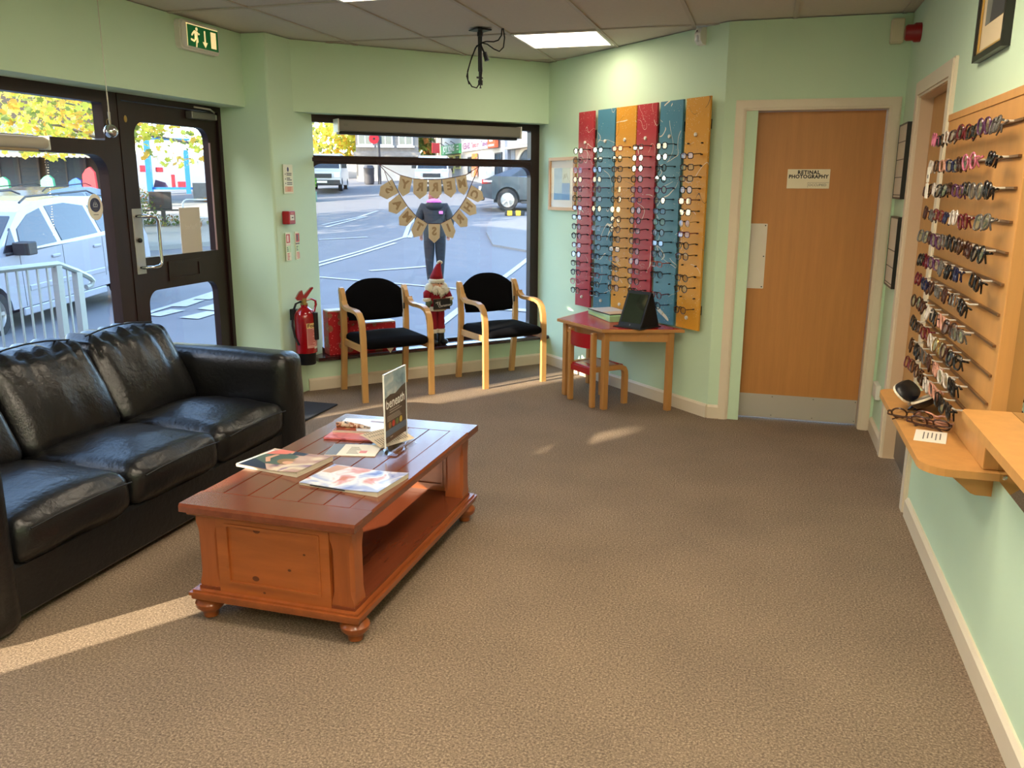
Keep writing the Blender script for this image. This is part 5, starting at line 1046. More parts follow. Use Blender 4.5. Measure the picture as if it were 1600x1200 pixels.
for pts, w_ in (([(-11.08, 19.89), (-10.12, 20.74)], 0.12), ([(-9.05, 15.4), (-9.05, 18.04), (-9.14, 20.03), (-9.19, 21.73)], 0.11), ([(-8.82, 15.2), (-8.85, 17.64), (-8.89, 19.8)], 0.11), ([(-8.6, 14.4), (-7.98, 14.33), (-6.42, 14.03), (-4.77, 13.67)], 0.10), ([(-7.48, 15.38), (-6.62, 16.3)], 0.16),
                ([(-4.08, 10.46), (-4.44, 12.89), (-4.67, 15.32), (-4.98, 18.41)], 0.12), ([(-3.91, 11.99), (-2.9, 11.87)], 0.22), ([(-12.75, 23.09), (-12.73, 25.47), (-13.08, 27.67)], 0.12), ([(-12.35, 22.6), (-12.6, 25.8)], 0.12), ([(-9.11, 20.86), (-10.36, 24.13), (-10.88, 25.97)], 0.12),
                ([(-8.98, 20.9), (-9.8, 23.2), (-10.41, 25.26)], 0.12), ([(-8.2, 9.4), (-8.45, 10.2), (-8.79, 12.12), (-9.0, 13.2)], 0.11)): stripe(pts, w_)
for p in ([(-8.54, 10.67), (-8.69, 11.29), (-8.4, 11.37), (-8.27, 10.75)], [(-8.6, 11.42), (-8.8, 12.36), (-8.45, 11.9), (-8.36, 11.45)], [(-8.31, 9.9), (-8.31, 10.45), (-8.06, 10.45), (-8.04, 9.87)], [(-7.72, 9.86), (-7.70, 10.45), (-7.46, 10.45), (-7.4, 9.84)], [(-7.98, 10.61), (-8.05, 11.23), (-7.71, 11.1), (-7.66, 10.55)]):
    q = MB(); q.add([(x, y, zr(x, y)+0.013) for x, y in p], [(0, 1, 2, 3)]); q.build('road_marking', M_paint, road)
def slab(poly, h, nm, m, n=8):
    """pavement laid over the road surface, raised by a kerb"""
    bm = bmesh.new(); vs = [bm.verts.new((x, y, 0)) for x, y in poly]; bm.faces.new(vs); bmesh.ops.triangulate(bm, faces=bm.faces[:])
    for _ in range(3): bmesh.ops.subdivide_edges(bm, edges=bm.edges[:], cuts=1, use_grid_fill=True)
    for v in bm.verts: v.co.z = zr(v.co.x, v.co.y)+h
    ed = [e for e in bm.edges if len(e.link_faces) == 1]; r = bmesh.ops.extrude_edge_only(bm, edges=ed)
    for g in r['geom']:
        if isinstance(g, bmesh.types.BMVert): g.co.z -= h+0.1
    bmesh.ops.recalc_face_normals(bm, faces=bm.faces[:]); me = bpy.data.meshes.new(nm); bm.to_mesh(me); bm.free(); me.materials.append(m); o = bpy.data.objects.new(nm, me); COL.objects.link(o); return struct(o)
slab([(-14.9, 15.6), (-13.2, 17.8), (-12.44, 19.1), (-13.2, 20.6), (-16.4, 25.2), (-18.6, 27.5), (-40, 34), (-46, 27), (-25, 14)], 0.11, 'pavement', M_pave)
slab([(-8.4, 26.2), (-7.9, 24.2), (-7.35, 22.41), (-6.36, 19.9), (-5.15, 19.0), (-2.5, 18.0), (2, 18), (2, 27), (-4, 29)], 0.05, 'pavement', mat('grey paving', (104, 104, 106), 0.85, var=0.15, vscale=2, bump=0.1, bscale=40))

# ---- vehicles
M_tyre = mat('tyre rubber', (24, 24, 26), 0.8); M_rimm = mat('alloy wheel', (170, 168, 164), 0.35, 0.7); M_cglass = mat('car window glass', (26, 32, 36), 0.04, spec=0.6); M_lamp = mat('headlamp lens', (232, 234, 238), 0.1); M_tail = mat('tail lamp red', (170, 30, 30), 0.2); M_trim = mat('dark car trim', (34, 35, 38), 0.5); M_num = mat('number plate', (230, 226, 206), 0.4)
def car(name, label, loc, rz, body, L, hw, belt, roofpts, sidewins, wheels, wr, paint, extras=(), hwr=0.62, group=None):
    """front at local -x; the near side faces local -y"""
    t = thing(name, label, 'car' if 'van' not in name else 'van', loc, rz, group)
    # lower body with wheel arches
    q = MB(); o = list(body); z0 = o[-1][1]
    low = []
    for wx in sorted(wheels, reverse=True): low += [(wx+(wr+0.05)*math.cos(a), wr+(wr+0.05)*math.sin(a)) for a in [PI*i/10 for i in range(11)] if wr+(wr+0.05)*math.sin(a) > z0] 
    poly = o+low
    q.prism(poly, -hw, hw, 'xz'); q.build('body', paint, t)
    q = MB(); q.box(min(wheels)-wr-0.1, max(wheels)+wr+0.1, -hw+0.2, hw-0.2, z0, 0.75); q.build('underbody', M_trim, t)
    q = MB(); q.prism([(p[0]*0.985, p[1]) for p in o], -hw-0.012, hw+0.012, 'xz') if False else None
    zt_ = max(z for x, z in roofpts)
    def yy(z): return hw*0.97-(hw*0.97-hwr)*max(0, (z-belt))/(zt_-belt)
    q = MB(); n = len(roofpts); vs = [(x, -yy(z), z) for x, z in roofpts]+[(x, yy(z), z) for x, z in roofpts]
    fs = [(i, i+1, n+i+1, n+i) for i in range(n-1)]+[(n-1, 0, n, 2*n-1), tuple(range(n)), tuple(range(2*n-1, n-1, -1))]
    q.add(vs, fs); q.build('cabin', paint, t)
    for w_ in sidewins:
        for s in (-1, 1):
            q = MB(); a = [(x, s*(yy(z)+0.006), z) for x, z in w_]; b = [(x, s*(yy(z)-0.02), z) for x, z in w_]; m_ = len(w_)
            q.add(a+b, [tuple(range(m_)), tuple(range(2*m_-1, m_-1, -1))]+[(i, (i+1) % m_, m_+(i+1) % m_, m_+i) for i in range(m_)]); q.build('window', M_cglass, t)
    # windscreen and back window between consecutive roof points
    for (a, b, nm) in ((0, 1, 'windscreen'), (n-2, n-1, 'rear_window')):
        (xa, za), (xb, zb) = roofpts[a], roofpts[b]; q = MB(); d = Vector((xb-xa, zb-za)); nr = Vector((-d.y, d.x)).normalized()*0.008
        if (nr.x > 0) == (a == 0): nr = -nr
        def at(u, s): x, z = xa+(xb-xa)*u, za+(zb-za)*u; return (x+nr.x, s*(yy(z)-0.07), z+nr.y)
        q.add([at(0.08, -1), at(0.08, 1), at(0.9, 1), at(0.9, -1)], [(0, 1, 2, 3)]); q.build(nm, M_cglass, t)
    for wx in wheels:
        for s in (-1, 1):
            q = MB(); q.lathe([(wr*0.62, s*(hw-0.19)), (wr*0.95, s*(hw-0.19)), (wr, s*(hw-0.15)), (wr, s*(hw-0.03)), (wr*0.95, s*(hw+0.005)), (wr*0.66, s*(hw+0.005))], (wx, 0, wr), 22, 'y', cap=False); wh = q.build('wheel', M_tyre, t, smooth=True)
            q = MB(); q.lathe([(0.0, s*(hw-0.01)), (wr*0.2, s*(hw-0.008)), (wr*0.22, s*(hw-0.03)), (wr*0.6, s*(hw-0.05)), (wr*0.66, s*(hw+0.003)), (wr*0.62, s*(hw-0.1))], (wx, 0, wr), 22, 'y', cap=False)
            for k in range(5):
                g = 2*PI*k/5; c_, s_ = math.cos(g), math.sin(g); r0, r1, h = wr*0.15, wr*0.62, wr*0.07
                q.add([(wx+r0*c_-h*s_, s*(hw-0.004), wr+r0*s_+h*c_), (wx+r1*c_-h*s_, s*(hw-0.004), wr+r1*s_+h*c_), (wx+r1*c_+h*s_, s*(hw-0.004), wr+r1*s_-h*c_), (wx+r0*c_+h*s_, s*(hw-0.004), wr+r0*s_-h*c_)], [(0, 1, 2, 3)])
            q.build('wheel_rim', M_rimm, wh, smooth=True)
    for nm, m, (x0, x1, y0, y1, a, b) in extras: q = MB(); q.box(x0, x1, y0, y1, a, b, min(0.012, (x1-x0)/3, (y1-y0)/3, (b-a)/3)); q.build(nm, m, t)
    return t
M_silver = mat('silver car paint', (150, 151, 160), 0.28, 0.25, coat=0.7); M_navyc = mat('dark blue car paint', (36, 48, 84), 0.2, 0.2, coat=0.8); M_dcar = mat('dark grey car paint', (42, 50, 62), 0.2, 0.3, coat=0.8); M_wvan = mat('white van paint', (190, 192, 192), 0.3, coat=0.4)
def mpv(name, label, loc, rz, paint, bars=True):
    body = [(-2.12, 0.36), (-2.14, 0.56), (-2.06, 0.74), (-1.5, 0.92), (-1.2, 0.98), (2.18, 1.05), (2.28, 0.92), (2.32, 0.6), (2.28, 0.3), (2.12, 0.22)]
    body = body+[]
    sw = [[(-1.12, 1.02), (-0.86, 1.02), (-0.80, 1.3)], [(-0.78, 1.03), (-0.02, 1.05), (-0.06, 1.50), (-0.36, 1.44), (-0.68, 1.28)], [(0.10, 1.055), (0.98, 1.075), (0.92, 1.47), (0.5, 1.535), (0.06, 1.52)], [(1.08, 1.08), (1.86, 1.10), (1.62, 1.36), (1.02, 1.465)]]
    ex = [('side_moulding', paint, (-0.78, 0.96, -0.895, -0.87, 0.50, 0.57)), ('side_moulding', paint, (1.05, 1.32, -0.895, -0.87, 0.50, 0.57)), ('sill', paint, (-0.95, 0.95, -0.885, -0.85, 0.2, 0.30)), ('door_handle', paint, (-0.24, -0.06, -0.90, -0.87, 0.86, 0.90)), ('door_handle', paint, (0.74, 0.92, -0.90, -0.87, 0.88, 0.92)),
          ('door_seam', M_trim, (-0.88, -0.872, -0.878, -0.872, 0.32, 0.98)), ('door_seam', M_trim, (0.02, 0.028, -0.878, -0.872, 0.32, 1.0)), ('door_seam', M_trim, (0.985, 0.993, -0.878, -0.872, 0.45, 1.02)), ('wing_mirror', M_trim, (-0.98, -0.80, -1.08, -0.86, 0.98, 1.14)), ('head_lamp', M_lamp, (-2.12, -1.86, -0.88, -0.6, 0.62, 0.76)), ('tail_lamp', M_tail, (2.2, 2.32, 0.72, 0.88, 0.7, 1.02)),
          ('bumper', M_trim, (2.24, 2.38, -0.84, 0.84, 0.34, 0.5)), ('number_plate', M_num, (2.32, 2.39, -0.26, 0.26, 0.56, 0.68)), ('window_seal', M_trim, (-1.1, 1.9, -0.868, -0.846, 0.985, 1.012))]
    t = car(name, label, loc, rz, body, 4.3, 0.875, 1.0, [(-1.28, 0.97), (-0.52, 1.48), (-0.1, 1.59), (0.6, 1.62), (1.3, 1.58), (1.78, 1.47), (2.16, 1.04)], sw, (-1.5, 1.6), 0.31, paint, ex)
    if bars:
        for s in (-1, 1):
            q = MB(); q.tube([(-0.35, s*0.60, 1.585), (-0.2, s*0.60, 1.655), (1.2, s*0.60, 1.665), (1.4, s*0.60, 1.60)], 0.014, 7); q.build('roof_bar', M_trim, t)
    return t
cx_, cy_ = -10.08, 9.34
silver = mpv('silver_car', 'silver estate car passing outside the left window', (cx_, cy_, zg(cx_, cy_)), math.atan2(0.98, -0.19), M_silver); silver.rotation_euler = (0, R(-2.6), math.atan2(0.98, -0.19))
cx_, cy_ = -14.9, 14.6
blue = mpv('parked_car', 'dark blue estate car with roof bars parked behind the silver car', (cx_, cy_, zg(cx_, cy_)), math.atan2(0.98, -0.19), M_navyc); blue.rotation_euler = (0, R(-3.4), math.atan2(0.98, -0.19)); blue.scale = (1.0, 1.0, 0.95)
hb = [(-2.1, 0.4), (-2.16, 0.62), (-2.05, 0.92), (-1.75, 1.02), (2.0, 0.94), (2.25, 0.7), (2.25, 0.35), (2.1, 0.24)]
ex = [('tail_lamp', M_tail, (-2.12, -1.82, -0.9, -0.62, 0.78, 0.92)), ('lamp_lens', M_lamp, (-2.08, -1.8, -0.905, -0.7, 0.84, 0.9)), ('chrome_strip', M_chrome, (-1.15, 1.2, -0.90, -0.88, 0.985, 1.005)), ('sill', M_trim, (-0.9, 1.0, -0.905, -0.86, 0.22, 0.30)), ('door_handle', M_dcar, (-0.1, 0.08, -0.92, -0.88, 0.84, 0.88)), ('wing_mirror', M_dcar, (0.95, 1.15, -1.08, -0.88, 0.96, 1.1)), ('door_seam', M_trim, (-0.3, -0.292, -0.902, -0.895, 0.35, 0.96)), ('bumper', M_trim, (-2.2, -2.05, -0.85, 0.85, 0.3, 0.45)), ('number_plate', M_num, (-2.22, -2.14, -0.26, 0.26, 0.6, 0.72))]
dx_, dy_ = -7.45, 29.75
car('dark_hatchback', 'dark grey sloping-backed car parked by the takeaway seen at the right of the bay window', (dx_, dy_, zg(dx_, dy_)-0.02), math.atan2(0.30, 0.95), hb, 4.4, 0.9, 0.98, [(-1.85, 1.0), (-0.85, 1.36), (-0.2, 1.44), (0.4, 1.43), (1.5, 0.95)], [[(-1.2, 1.03), (-0.45, 1.03), (-0.45, 1.34), (-0.75, 1.30)], [(-0.38, 1.03), (0.42, 1.03), (0.3, 1.35), (-0.38, 1.37)], [(0.5, 1.03), (1.15, 1.02), (0.55, 1.32), (0.4, 1.34)]], (-1.32, 1.35), 0.33, M_dcar, ex).scale = (1.1, 1.1, 1.14)
vb = [(-2.4, 0.4), (-2.42, 0.75), (-2.3, 1.0), (-1.75, 1.15), (2.4, 1.15), (2.42, 0.4), (2.3, 0.3)]
vex = [('head_lamp', M_lamp, (-2.46, -2.3, -0.92, -0.62, 0.72, 0.96)), ('head_lamp', M_lamp, (-2.46, -2.3, 0.62, 0.92, 0.72, 0.96)), ('grille', M_trim, (-2.46, -2.38, -0.5, 0.5, 0.68, 0.9)), ('bumper', M_trim, (-2.5, -2.38, -0.92, 0.92, 0.36, 0.58)), ('number_plate', M_num, (-2.52, -2.48, -0.26, 0.26, 0.42, 0.53)), ('wing_mirror', M_trim, (-1.5, -1.35, -1.2, -0.94, 1.2, 1.5)), ('wing_mirror', M_trim, (-1.5, -1.35, 0.94, 1.2, 1.2, 1.5))]
def van(name, label, px_, py_, rz): return car(name, label, (px_, py_, zg(px_, py_)), rz, vb, 4.8, 0.95, 1.12, [(-1.8, 1.12), (-1.25, 1.82), (-0.9, 1.95), (2.2, 1.95), (2.38, 1.14)], [[(-1.5, 1.2), (-0.55, 1.2), (-0.55, 1.75), (-1.15, 1.75)]], (-1.5, 1.5), 0.33, M_wvan, vex, 0.8, 'white vans up the road')
v1_ = van('white_van', 'white van parked beside the pillar at the left of the bay window', -19.6, 36.2, R(112)); v1_.scale = (0.84, 0.84, 0.84); van('white_van', 'white van facing the shop behind the flags of the garland', -15.25, 38.6, R(108)).scale = (0.8, 0.8, 0.78)

# ---- handrail, hoops, bench, planting across the road
M_galv = mat('galvanised steel', (176, 180, 182), 0.5, 0.5)
hr = thing('handrail', 'galvanised steel ramp handrail with upright bars outside the left window', 'railing', (-4.8, 0, -0.3), RL)
q = MB(); q.tube([(3.2, 0, 1.27), (4.88, 0, 1.272), (5.05, 0, 1.205), (5.16, 0, 1.15), (5.19, 0, 1.12), (5.17, 0, 1.09), (5.12, 0, 1.08)], 0.021, 8); q.build('top_rail', M_galv, hr, smooth=True)
for k in range(-11, 5): q = MB(); x = 4.437+0.0852*k; q.box(x-0.006, x+0.006, -0.006, 0.006, 0.12, 1.26); q.build('bar', M_galv, hr)
for x, z in ((4.865, 1.26), (5.045, 1.20), (3.3, 1.26)): q = MB(); q.box(x-0.025, x+0.025, -0.025, 0.025, 0, z); q.build('post', M_galv, hr)
q = MB(); q.box(4.95, 4.962, -0.006, 0.006, 0.12, 1.23); q.build('bar', M_galv, hr); q = MB(); q.box(3.2, 5.05, -0.012, 0.012, 0.1, 0.13); q.build('bottom_rail', M_galv, hr)
for k, (x, y) in enumerate(((-15.1, 20.5), (-14.05, 20.75))):
    t = thing('cycle_hoop', ('left' if k == 0 else 'right')+'-hand steel cycle hoop on the pavement across the road', 'hoop', (x, y, zg(x, y)+0.1), R(35), 'cycle hoops across the road')
    q = MB(); q.tube([(-0.42, 0, 0), (-0.42, 0, 0.62)]+[(-0.27-0.15*math.cos(a), 0, 0.65+0.15*math.sin(a)) for a in (0.3, 0.8, 1.3)]+[(0.27+0.15*math.cos(a), 0, 0.65+0.15*math.sin(a)) for a in (1.3, 0.8, 0.3)]+[(0.42, 0, 0.62), (0.42, 0, 0)], 0.025, 8); q.tube([(-0.42, 0, 0.3), (0.42, 0, 0.3)], 0.015, 6); q.build('hoop_tube', M_galv, t, smooth=True)
M_dwood = mat('dark weathered timber', (58, 48, 44), 0.8, var=0.2, vscale=4)
bx, by = -16.6, 20.9
bn = thing('bench', 'dark timber bench across the road seen through the door glass', 'bench', (bx, by, zg(bx, by)+0.1), R(38))
for k in range(3): q = MB(); q.box(-0.75, 0.75, -0.2+0.14*k, -0.08+0.14*k, 0.42, 0.46); q.build('slat', M_dwood, bn)
for x in (-0.6, 0.0, 0.6): q = MB(); q.box(x-0.06, x+0.06, -0.18, 0.2, 0, 0.42); q.build('leg', M_dwood, bn)
q = MB(); q.box(-0.35, 0.25, 0.02, 0.24, 0.46, 0.96, 0.02); q.build('back_panel', M_dwood, bn)
def leafmat(n_, c1, c2):
    if n_ in MATS: return MATS[n_]
    m = mat(n_, c1, 0.55, var=0.3, vscale=0.9, col2=c2); nd = m.node_tree.nodes; l = m.node_tree.links; b = nd['Principled BSDF']; src = b.inputs['Base Color'].links[0].from_socket
    tr = nd.new('ShaderNodeBsdfTranslucent'); mx = nd.new('ShaderNodeMixShader'); mx.inputs[0].default_value = 0.55; l.new(src, tr.inputs[0]); l.new(b.outputs[0], mx.inputs[1]); l.new(tr.outputs[0], mx.inputs[2]); l.new(mx.outputs[0], nd['Material Output'].inputs[0]); return m
LY = [leafmat('yellow green leaf', (226, 222, 96), (180, 190, 72)), leafmat('autumn yellow leaf', (236, 206, 96), (206, 150, 60)), leafmat('dull green leaf', (150, 162, 84), (110, 130, 70))]
LD = [leafmat('mid green leaf', (92, 116, 54), (60, 84, 40)), leafmat('olive leaf', (130, 132, 62), (96, 104, 50)), leafmat('rust leaf', (160, 110, 60), (120, 84, 50))]
def leaves(mb, c, rad, n, size, seed, shape='maple', keep=None):
    rr = random.Random(seed)
    for _ in range(n):
        while True:
            p = Vector((rr.uniform(-1, 1), rr.uniform(-1, 1), rr.uniform(-1, 1)))
            if p.length < 1 and (p.length > 0.35 or rr.random() < 0.3): break
        p = Vector((c[0]+p.x*rad[0], c[1]+p.y*rad[1], c[2]+p.z*rad[2]))
        if keep and not keep(p): continue
        M = Matrix.Translation(p) @ Matrix.Rotation(rr.uniform(0, 6.28), 4, 'Z') @ Matrix.Rotation(rr.uniform(-1.3, 1.3), 4, 'X') @ Matrix.Rotation(rr.uniform(0, 6.28), 4, 'Y'); s = size*rr.uniform(0.6, 1.25); mb.M = M; mb.mi = rr.choice((0, 0, 0, 1, 1, 2))
        if shape == 'maple': mb.add([(0, 0, -0.5*s), (0.45*s, 0.05*s, -0.2*s), (0.30*s, 0, 0.05*s), (0.5*s, -0.04*s, 0.3*s), (0.15*s, 0, 0.22*s), (0, 0.06*s, 0.6*s), (-0.15*s, 0, 0.22*s), (-0.5*s, -0.04*s, 0.3*s), (-0.30*s, 0, 0.05*s), (-0.45*s, 0.05*s, -0.2*s)], [(0, 1, 2, 3, 4, 5, 6, 7, 8, 9)])
        else: mb.add([(0, 0, -0.5*s), (0.3*s, 0.05*s, 0), (0, 0, 0.5*s), (-0.3*s, 0.05*s, 0)], [(0, 1, 2, 3)])
    mb.M = None; mb.mi = 0
M_bark = mat('grey bark', (116, 108, 96), 0.9, var=0.4, vscale=9, bump=0.4, bscale=30)
tx, ty = -15.9, 18.9; tz = zg(tx, ty)
mt = thing('maple_tree', 'yellow autumn maple tree overhanging the road outside the left window', 'tree', (tx, ty, tz), 0)
q = MB(); q.tube([(0, 0, 0), (0.03, 0.0, 0.6), (-0.02, 0.03, 1.6), (0.05, 0.0, 2.8), (0.0, 0.1, 4.2), (0.1, 0, 6.0)], [0.22, 0.17, 0.14, 0.12, 0.09, 0.05], 10); q.build('trunk', M_bark, mt, smooth=True)
br_ = random.Random(5)
for k in range(9):
    a = br_.uniform(0, 6.28); L_ = br_.uniform(1.8, 3.4); z = 2.3+0.3*k; q = MB(); q.tube([(0, 0, z), (math.cos(a)*L_*0.5, math.sin(a)*L_*0.5, z+0.5), (math.cos(a)*L_, math.sin(a)*L_, z+0.55)], [0.05, 0.03, 0.012], 6); q.build('branch', M_bark, mt)
q = MB(); leaves(q, (-0.9, -1.2, 4.15), (3.3, 3.3, 2.2), 3600, 0.2, 2); leaves(q, (0.9, 1.0, 2.75), (1.6, 1.6, 0.9), 260, 0.2, 3); o = q.build('foliage', LY, mt); o['kind'] = 'stuff'
pb = thing('shrub', 'low leafy shrub growing around the bench across the road', 'shrub', (-17.3, 20.7, zg(-17.3, 20.7)+0.1), 0)
q = MB(); leaves(q, (0, 0, 0.5), (0.75, 0.6, 0.6), 700, 0.1, 8, 'p'); leaves(q, (0.9, 0.3, 0.12), (1.2, 0.5, 0.2), 350, 0.09, 9, 'p'); o = q.build('foliage', LD, pb); o['kind'] = 'stuff'
q = MB(); q.tube([(0, 0, 0), (0.05, 0, 0.7)], [0.03, 0.01], 6); q.build('stem', M_bark, pb)

# ---- buildings
M_render = mat('cream render', (168, 162, 152), 0.85, var=0.06, vscale=1.5); M_wrend = mat('white painted render', (176, 176, 174), 0.8, var=0.05, vscale=2); M_stone = mat('grey stone wall', (132, 130, 128), 0.9, var=0.3, vscale=5, bump=0.4, bscale=12); M_slate = mat('slate roof', (72, 76, 84), 0.7, var=0.2, vscale=6); M_win = mat('building window glass', (60, 72, 84), 0.06, spec=0.8); M_wfr = mat('white window frame', (226, 226, 224), 0.5); M_dkf = mat('dark shop frame', (58, 58, 64), 0.5)
def building(name, label, loc, rz, w_, d_, h_, m, group=None, roof=None):
    t = thing(name, label, 'building', loc, rz, group); q = MB(); q.box(0, w_, 0, d_, -1.5, h_); q.build('walls', m, t)
    q = MB(); rh = roof or 1.6
    q.prism([(-0.2, h_), (d_+0.2, h_), (d_/2, h_+rh)], -0.1, w_+0.1, 'yz'); q.build('roof', M_slate, t); return t
def win(t, x0, x1, z0, z1, bars=1, fm=None, y=0.0, sill=True):
    q = MB(); q.prism(rrect(x0, x1, z0, z1, 0.002, 1), y-0.06, y, 'xz', [rrect(x0+0.07, x1-0.07, z0+0.07, z1-0.07, 0.002, 1)])
    for k in range(bars): xx = x0+(x1-x0)*(k+1)/(bars+1); q.box(xx-0.025, xx+0.025, y-0.05, y, z0, z1)
    if sill: q.box(x0-0.08, x1+0.08, y-0.14, y, z0-0.1, z0)
    f = q.build('window', fm or M_wfr, t); q = MB(); q.box(x0+0.05, x1-0.05, y-0.03, y-0.012, z0+0.05, z1-0.05); q.build('pane', M_win, f); return f
FD = Vector((0.57, -0.82, 0)); RF = math.atan2(-0.82, 0.57)
def FP(k): return (-11.33+0.57*k, 39.0-0.82*k)
def rel(z, k0): return z-zg(*FP(k0))
def shop(name, label, k0, k1, h_, m): x, y = FP(k0); return building(name, label, (x, y, zg(x, y)), RF, k1-k0-0.02, 7, h_, m, 'shops up the hill')
# green signed shop
s1_ = shop('corner_shop', 'white shop with green lettered sign up the hill', -14.3, -9.6, 4.9, M_wrend); z0 = zg(*FP(-14.3))
q = MB(); q.box(0.25, 4.6, -0.14, -0.001, 3.36-z0, 3.90-z0, 0.01); sgn = q.build('shop_sign', mat('green shop sign', (70, 150, 96), 0.5), s1_)
text('JOY KING', 0.46, M_wprint, sgn, (2.1, -0.142, 3.67-z0), bold=0.016, sx=1.35)
q = MB(); q.box(1.4, 2.9, -0.146, -0.14, 3.42-z0, 3.48-z0); q.build('sign_print', M_wprint, sgn)
q = MB(); q.box(4.0, 4.4, -0.146, -0.14, 3.72-z0, 3.78-z0); q.build('sign_print', M_wprint, sgn); q = MB(); q.box(4.0, 4.4, -0.146, -0.14, 3.56-z0, 3.62-z0); q.build('sign_print', M_wprint, sgn)
for x in (0.9, 2.2, 3.5): q = MB(); q.tube([(x, -0.1, 3.90-z0), (x, -0.35, 4.06-z0), (x+0.1, -0.4, 4.02-z0)], 0.02, 6); q.build('sign_lamp', M_dkf, s1_)
M_yel = mat('yellow painted shop frame', (196, 188, 110), 0.5)
win(s1_, 0.4, 1.5, 0.3, 3.3-z0, 1, M_yel, sill=False); win(s1_, 1.8, 2.9, 0.05, 3.3-z0, 0, M_yel, sill=False); win(s1_, 3.2, 4.4, 0.3, 3.3-z0, 0, M_yel, sill=False)
# takeaway
s2_ = shop('takeaway', 'white takeaway with purple lettered sign and orange square badge', -9.55, -1.3, 4.7, M_wrend); z0 = zg(*FP(-9.55))
q = MB(); q.box(0.3, 6.3, -0.12, -0.001, 3.40-z0, 3.96-z0, 0.01); sgn = q.build('shop_sign', mat('white shop sign', (228, 224, 228), 0.5), s2_)
M_pur = mat('purple sign lettering', (120, 60, 110), 0.5); M_redl = mat('red sign lettering', (176, 50, 60), 0.5)
text('KEBABS', 0.46, M_pur, sgn, (1.3, -0.122, 3.67-z0), bold=0.016); text('Tandoori', 0.38, M_redl, sgn, (3.05, -0.122, 3.67-z0), bold=0.014); text('Take-away', 0.38, M_pur, sgn, (4.95, -0.122, 3.67-z0), bold=0.014, sx=0.9)
q = MB(); q.box(5.9, 7.2, -0.30, -0.13, 3.38-z0, 4.3-z0, 0.01); bdg = q.build('square_badge', mat('orange badge', (224, 92, 50), 0.5), s2_)
q = MB(); q.prism([(6.3, 3.68-z0), (6.8, 3.68-z0), (6.88, 3.95-z0), (6.22, 3.95-z0)], -0.31, -0.30, 'xz'); q.lathe([(0.24, -0.31), (0.24, -0.30)], (6.55, 0, 4.0-z0), 12, 'y'); q.build('badge_mark', M_wprint, bdg); q = MB(); q.box(6.1, 7.0, -0.31, -0.30, 3.46-z0, 3.55-z0); q.build('badge_mark', M_wprint, bdg)
win(s2_, 1.3, 3.1, 0.3, 3.1-z0, 1, M_dkf, sill=False); q = MB(); q.box(2.5, 3.3, -0.16, -0.05, 0.1, 1.3); q.build('menu_board', page_mat('menu board print', None, [(120, 190, 70), (226, 120, 70), (226, 206, 200)], 3, 2.0, 0.5), s2_)
win(s2_, 6.35, 7.5, 0.05, 3.15-z0, 1, M_dkf, sill=False)
# arched grey shop
s3_ = shop('arched_shop', 'grey shop with an arched window at the right edge of the bay window', -1.25, 7.0, 5.6, mat('warm grey stone', (140, 134, 130), 0.85, var=0.08, vscale=2)); z0 = zg(*FP(-1.25))
q = MB(); q.box(0.6, 6.8, -0.22, -0.001, 3.34-z0, 4.1-z0, 0.02); q.build('fascia', mat('grey fascia', (160, 158, 160), 0.5), s3_); q = MB(); q.box(0.55, 6.9, -0.3, -0.001, 3.2-z0, 3.33-z0, 0.01); q.build('cornice', M_render, s3_)
q = MB(); q.box(0.0, 0.45, -0.15, -0.001, 0, 4.6); q.build('pilaster', mat('blue grey pilaster', (120, 126, 140), 0.7), s3_)
def arch(x0, x1, zb, zc, n=12): r = (x1-x0)/2; return [(x0, zb), (x1, zb)]+[((x0+x1)/2+r*math.cos(PI*i/n), zc+r*0.6*math.sin(PI*i/n)) for i in range(n+1)]
q = MB(); q.prism(arch(1.5, 4.6, 0.1, 0.95), -0.1, -0.001, 'xz', [arch(1.8, 4.3, 0.2, 0.95)]); f = q.build('arched_window', M_render, s3_)
q = MB(); q.prism(arch(1.77, 4.33, 0.18, 0.95), -0.05, -0.002, 'xz'); q.build('pane', M_win, f)
q = MB(); q.box(0.55, 1.15, -0.02, -0.001, 0, 1.9); q.build('door', mat('blue grey door', (96, 104, 120), 0.5), s3_)
# cream block beyond, grey house to the left
s4_ = shop('cream_building', 'pale cream building farther up the hill beyond the green sign', -20.0, -14.6, 5.5, M_render)
for x in (0.6, 2.3): win(s4_, x, x+0.9, 0.9, 2.1, 0); win(s4_, x, x+0.9, 3.2, 4.6, 1)
q = MB(); q.box(4.75, 5.0, -0.45, -0.001, 1.0, 1.6); q.build('red_wall_sign', mat('red wall sign', (190, 50, 60), 0.5), s4_)
gx_, gy_ = -21.7, 43.4; gh = building('grey_house', 'grey stone house with white sash windows behind the lamp post', (gx_, gy_, zg(gx_, gy_)), R(24), 3.4, 4, 6.0, M_stone, 'shops up the hill')
for x in (0.12, 1.2, 2.3): win(gh, x, x+0.8, 1.9, 3.6, 1)
q = MB(); q.box(-0.1, 3.5, -0.5, -0.001, 1.3, 1.55, 0.02); q.build('shop_cornice', M_stone, gh); q = MB(); q.box(0.1, 3.3, -0.03, -0.001, 0.0, 1.25); q.build('shop_front', M_wrend, gh)
for x in (0.2, 0.95, 1.7, 2.45, 3.2): q = MB(); q.prism([(-0.001, 0.95), (-0.4, 1.28), (-0.4, 1.3), (-0.001, 1.3)], x, x+0.15, 'yz'); q.build('cornice_bracket', M_stone, gh)
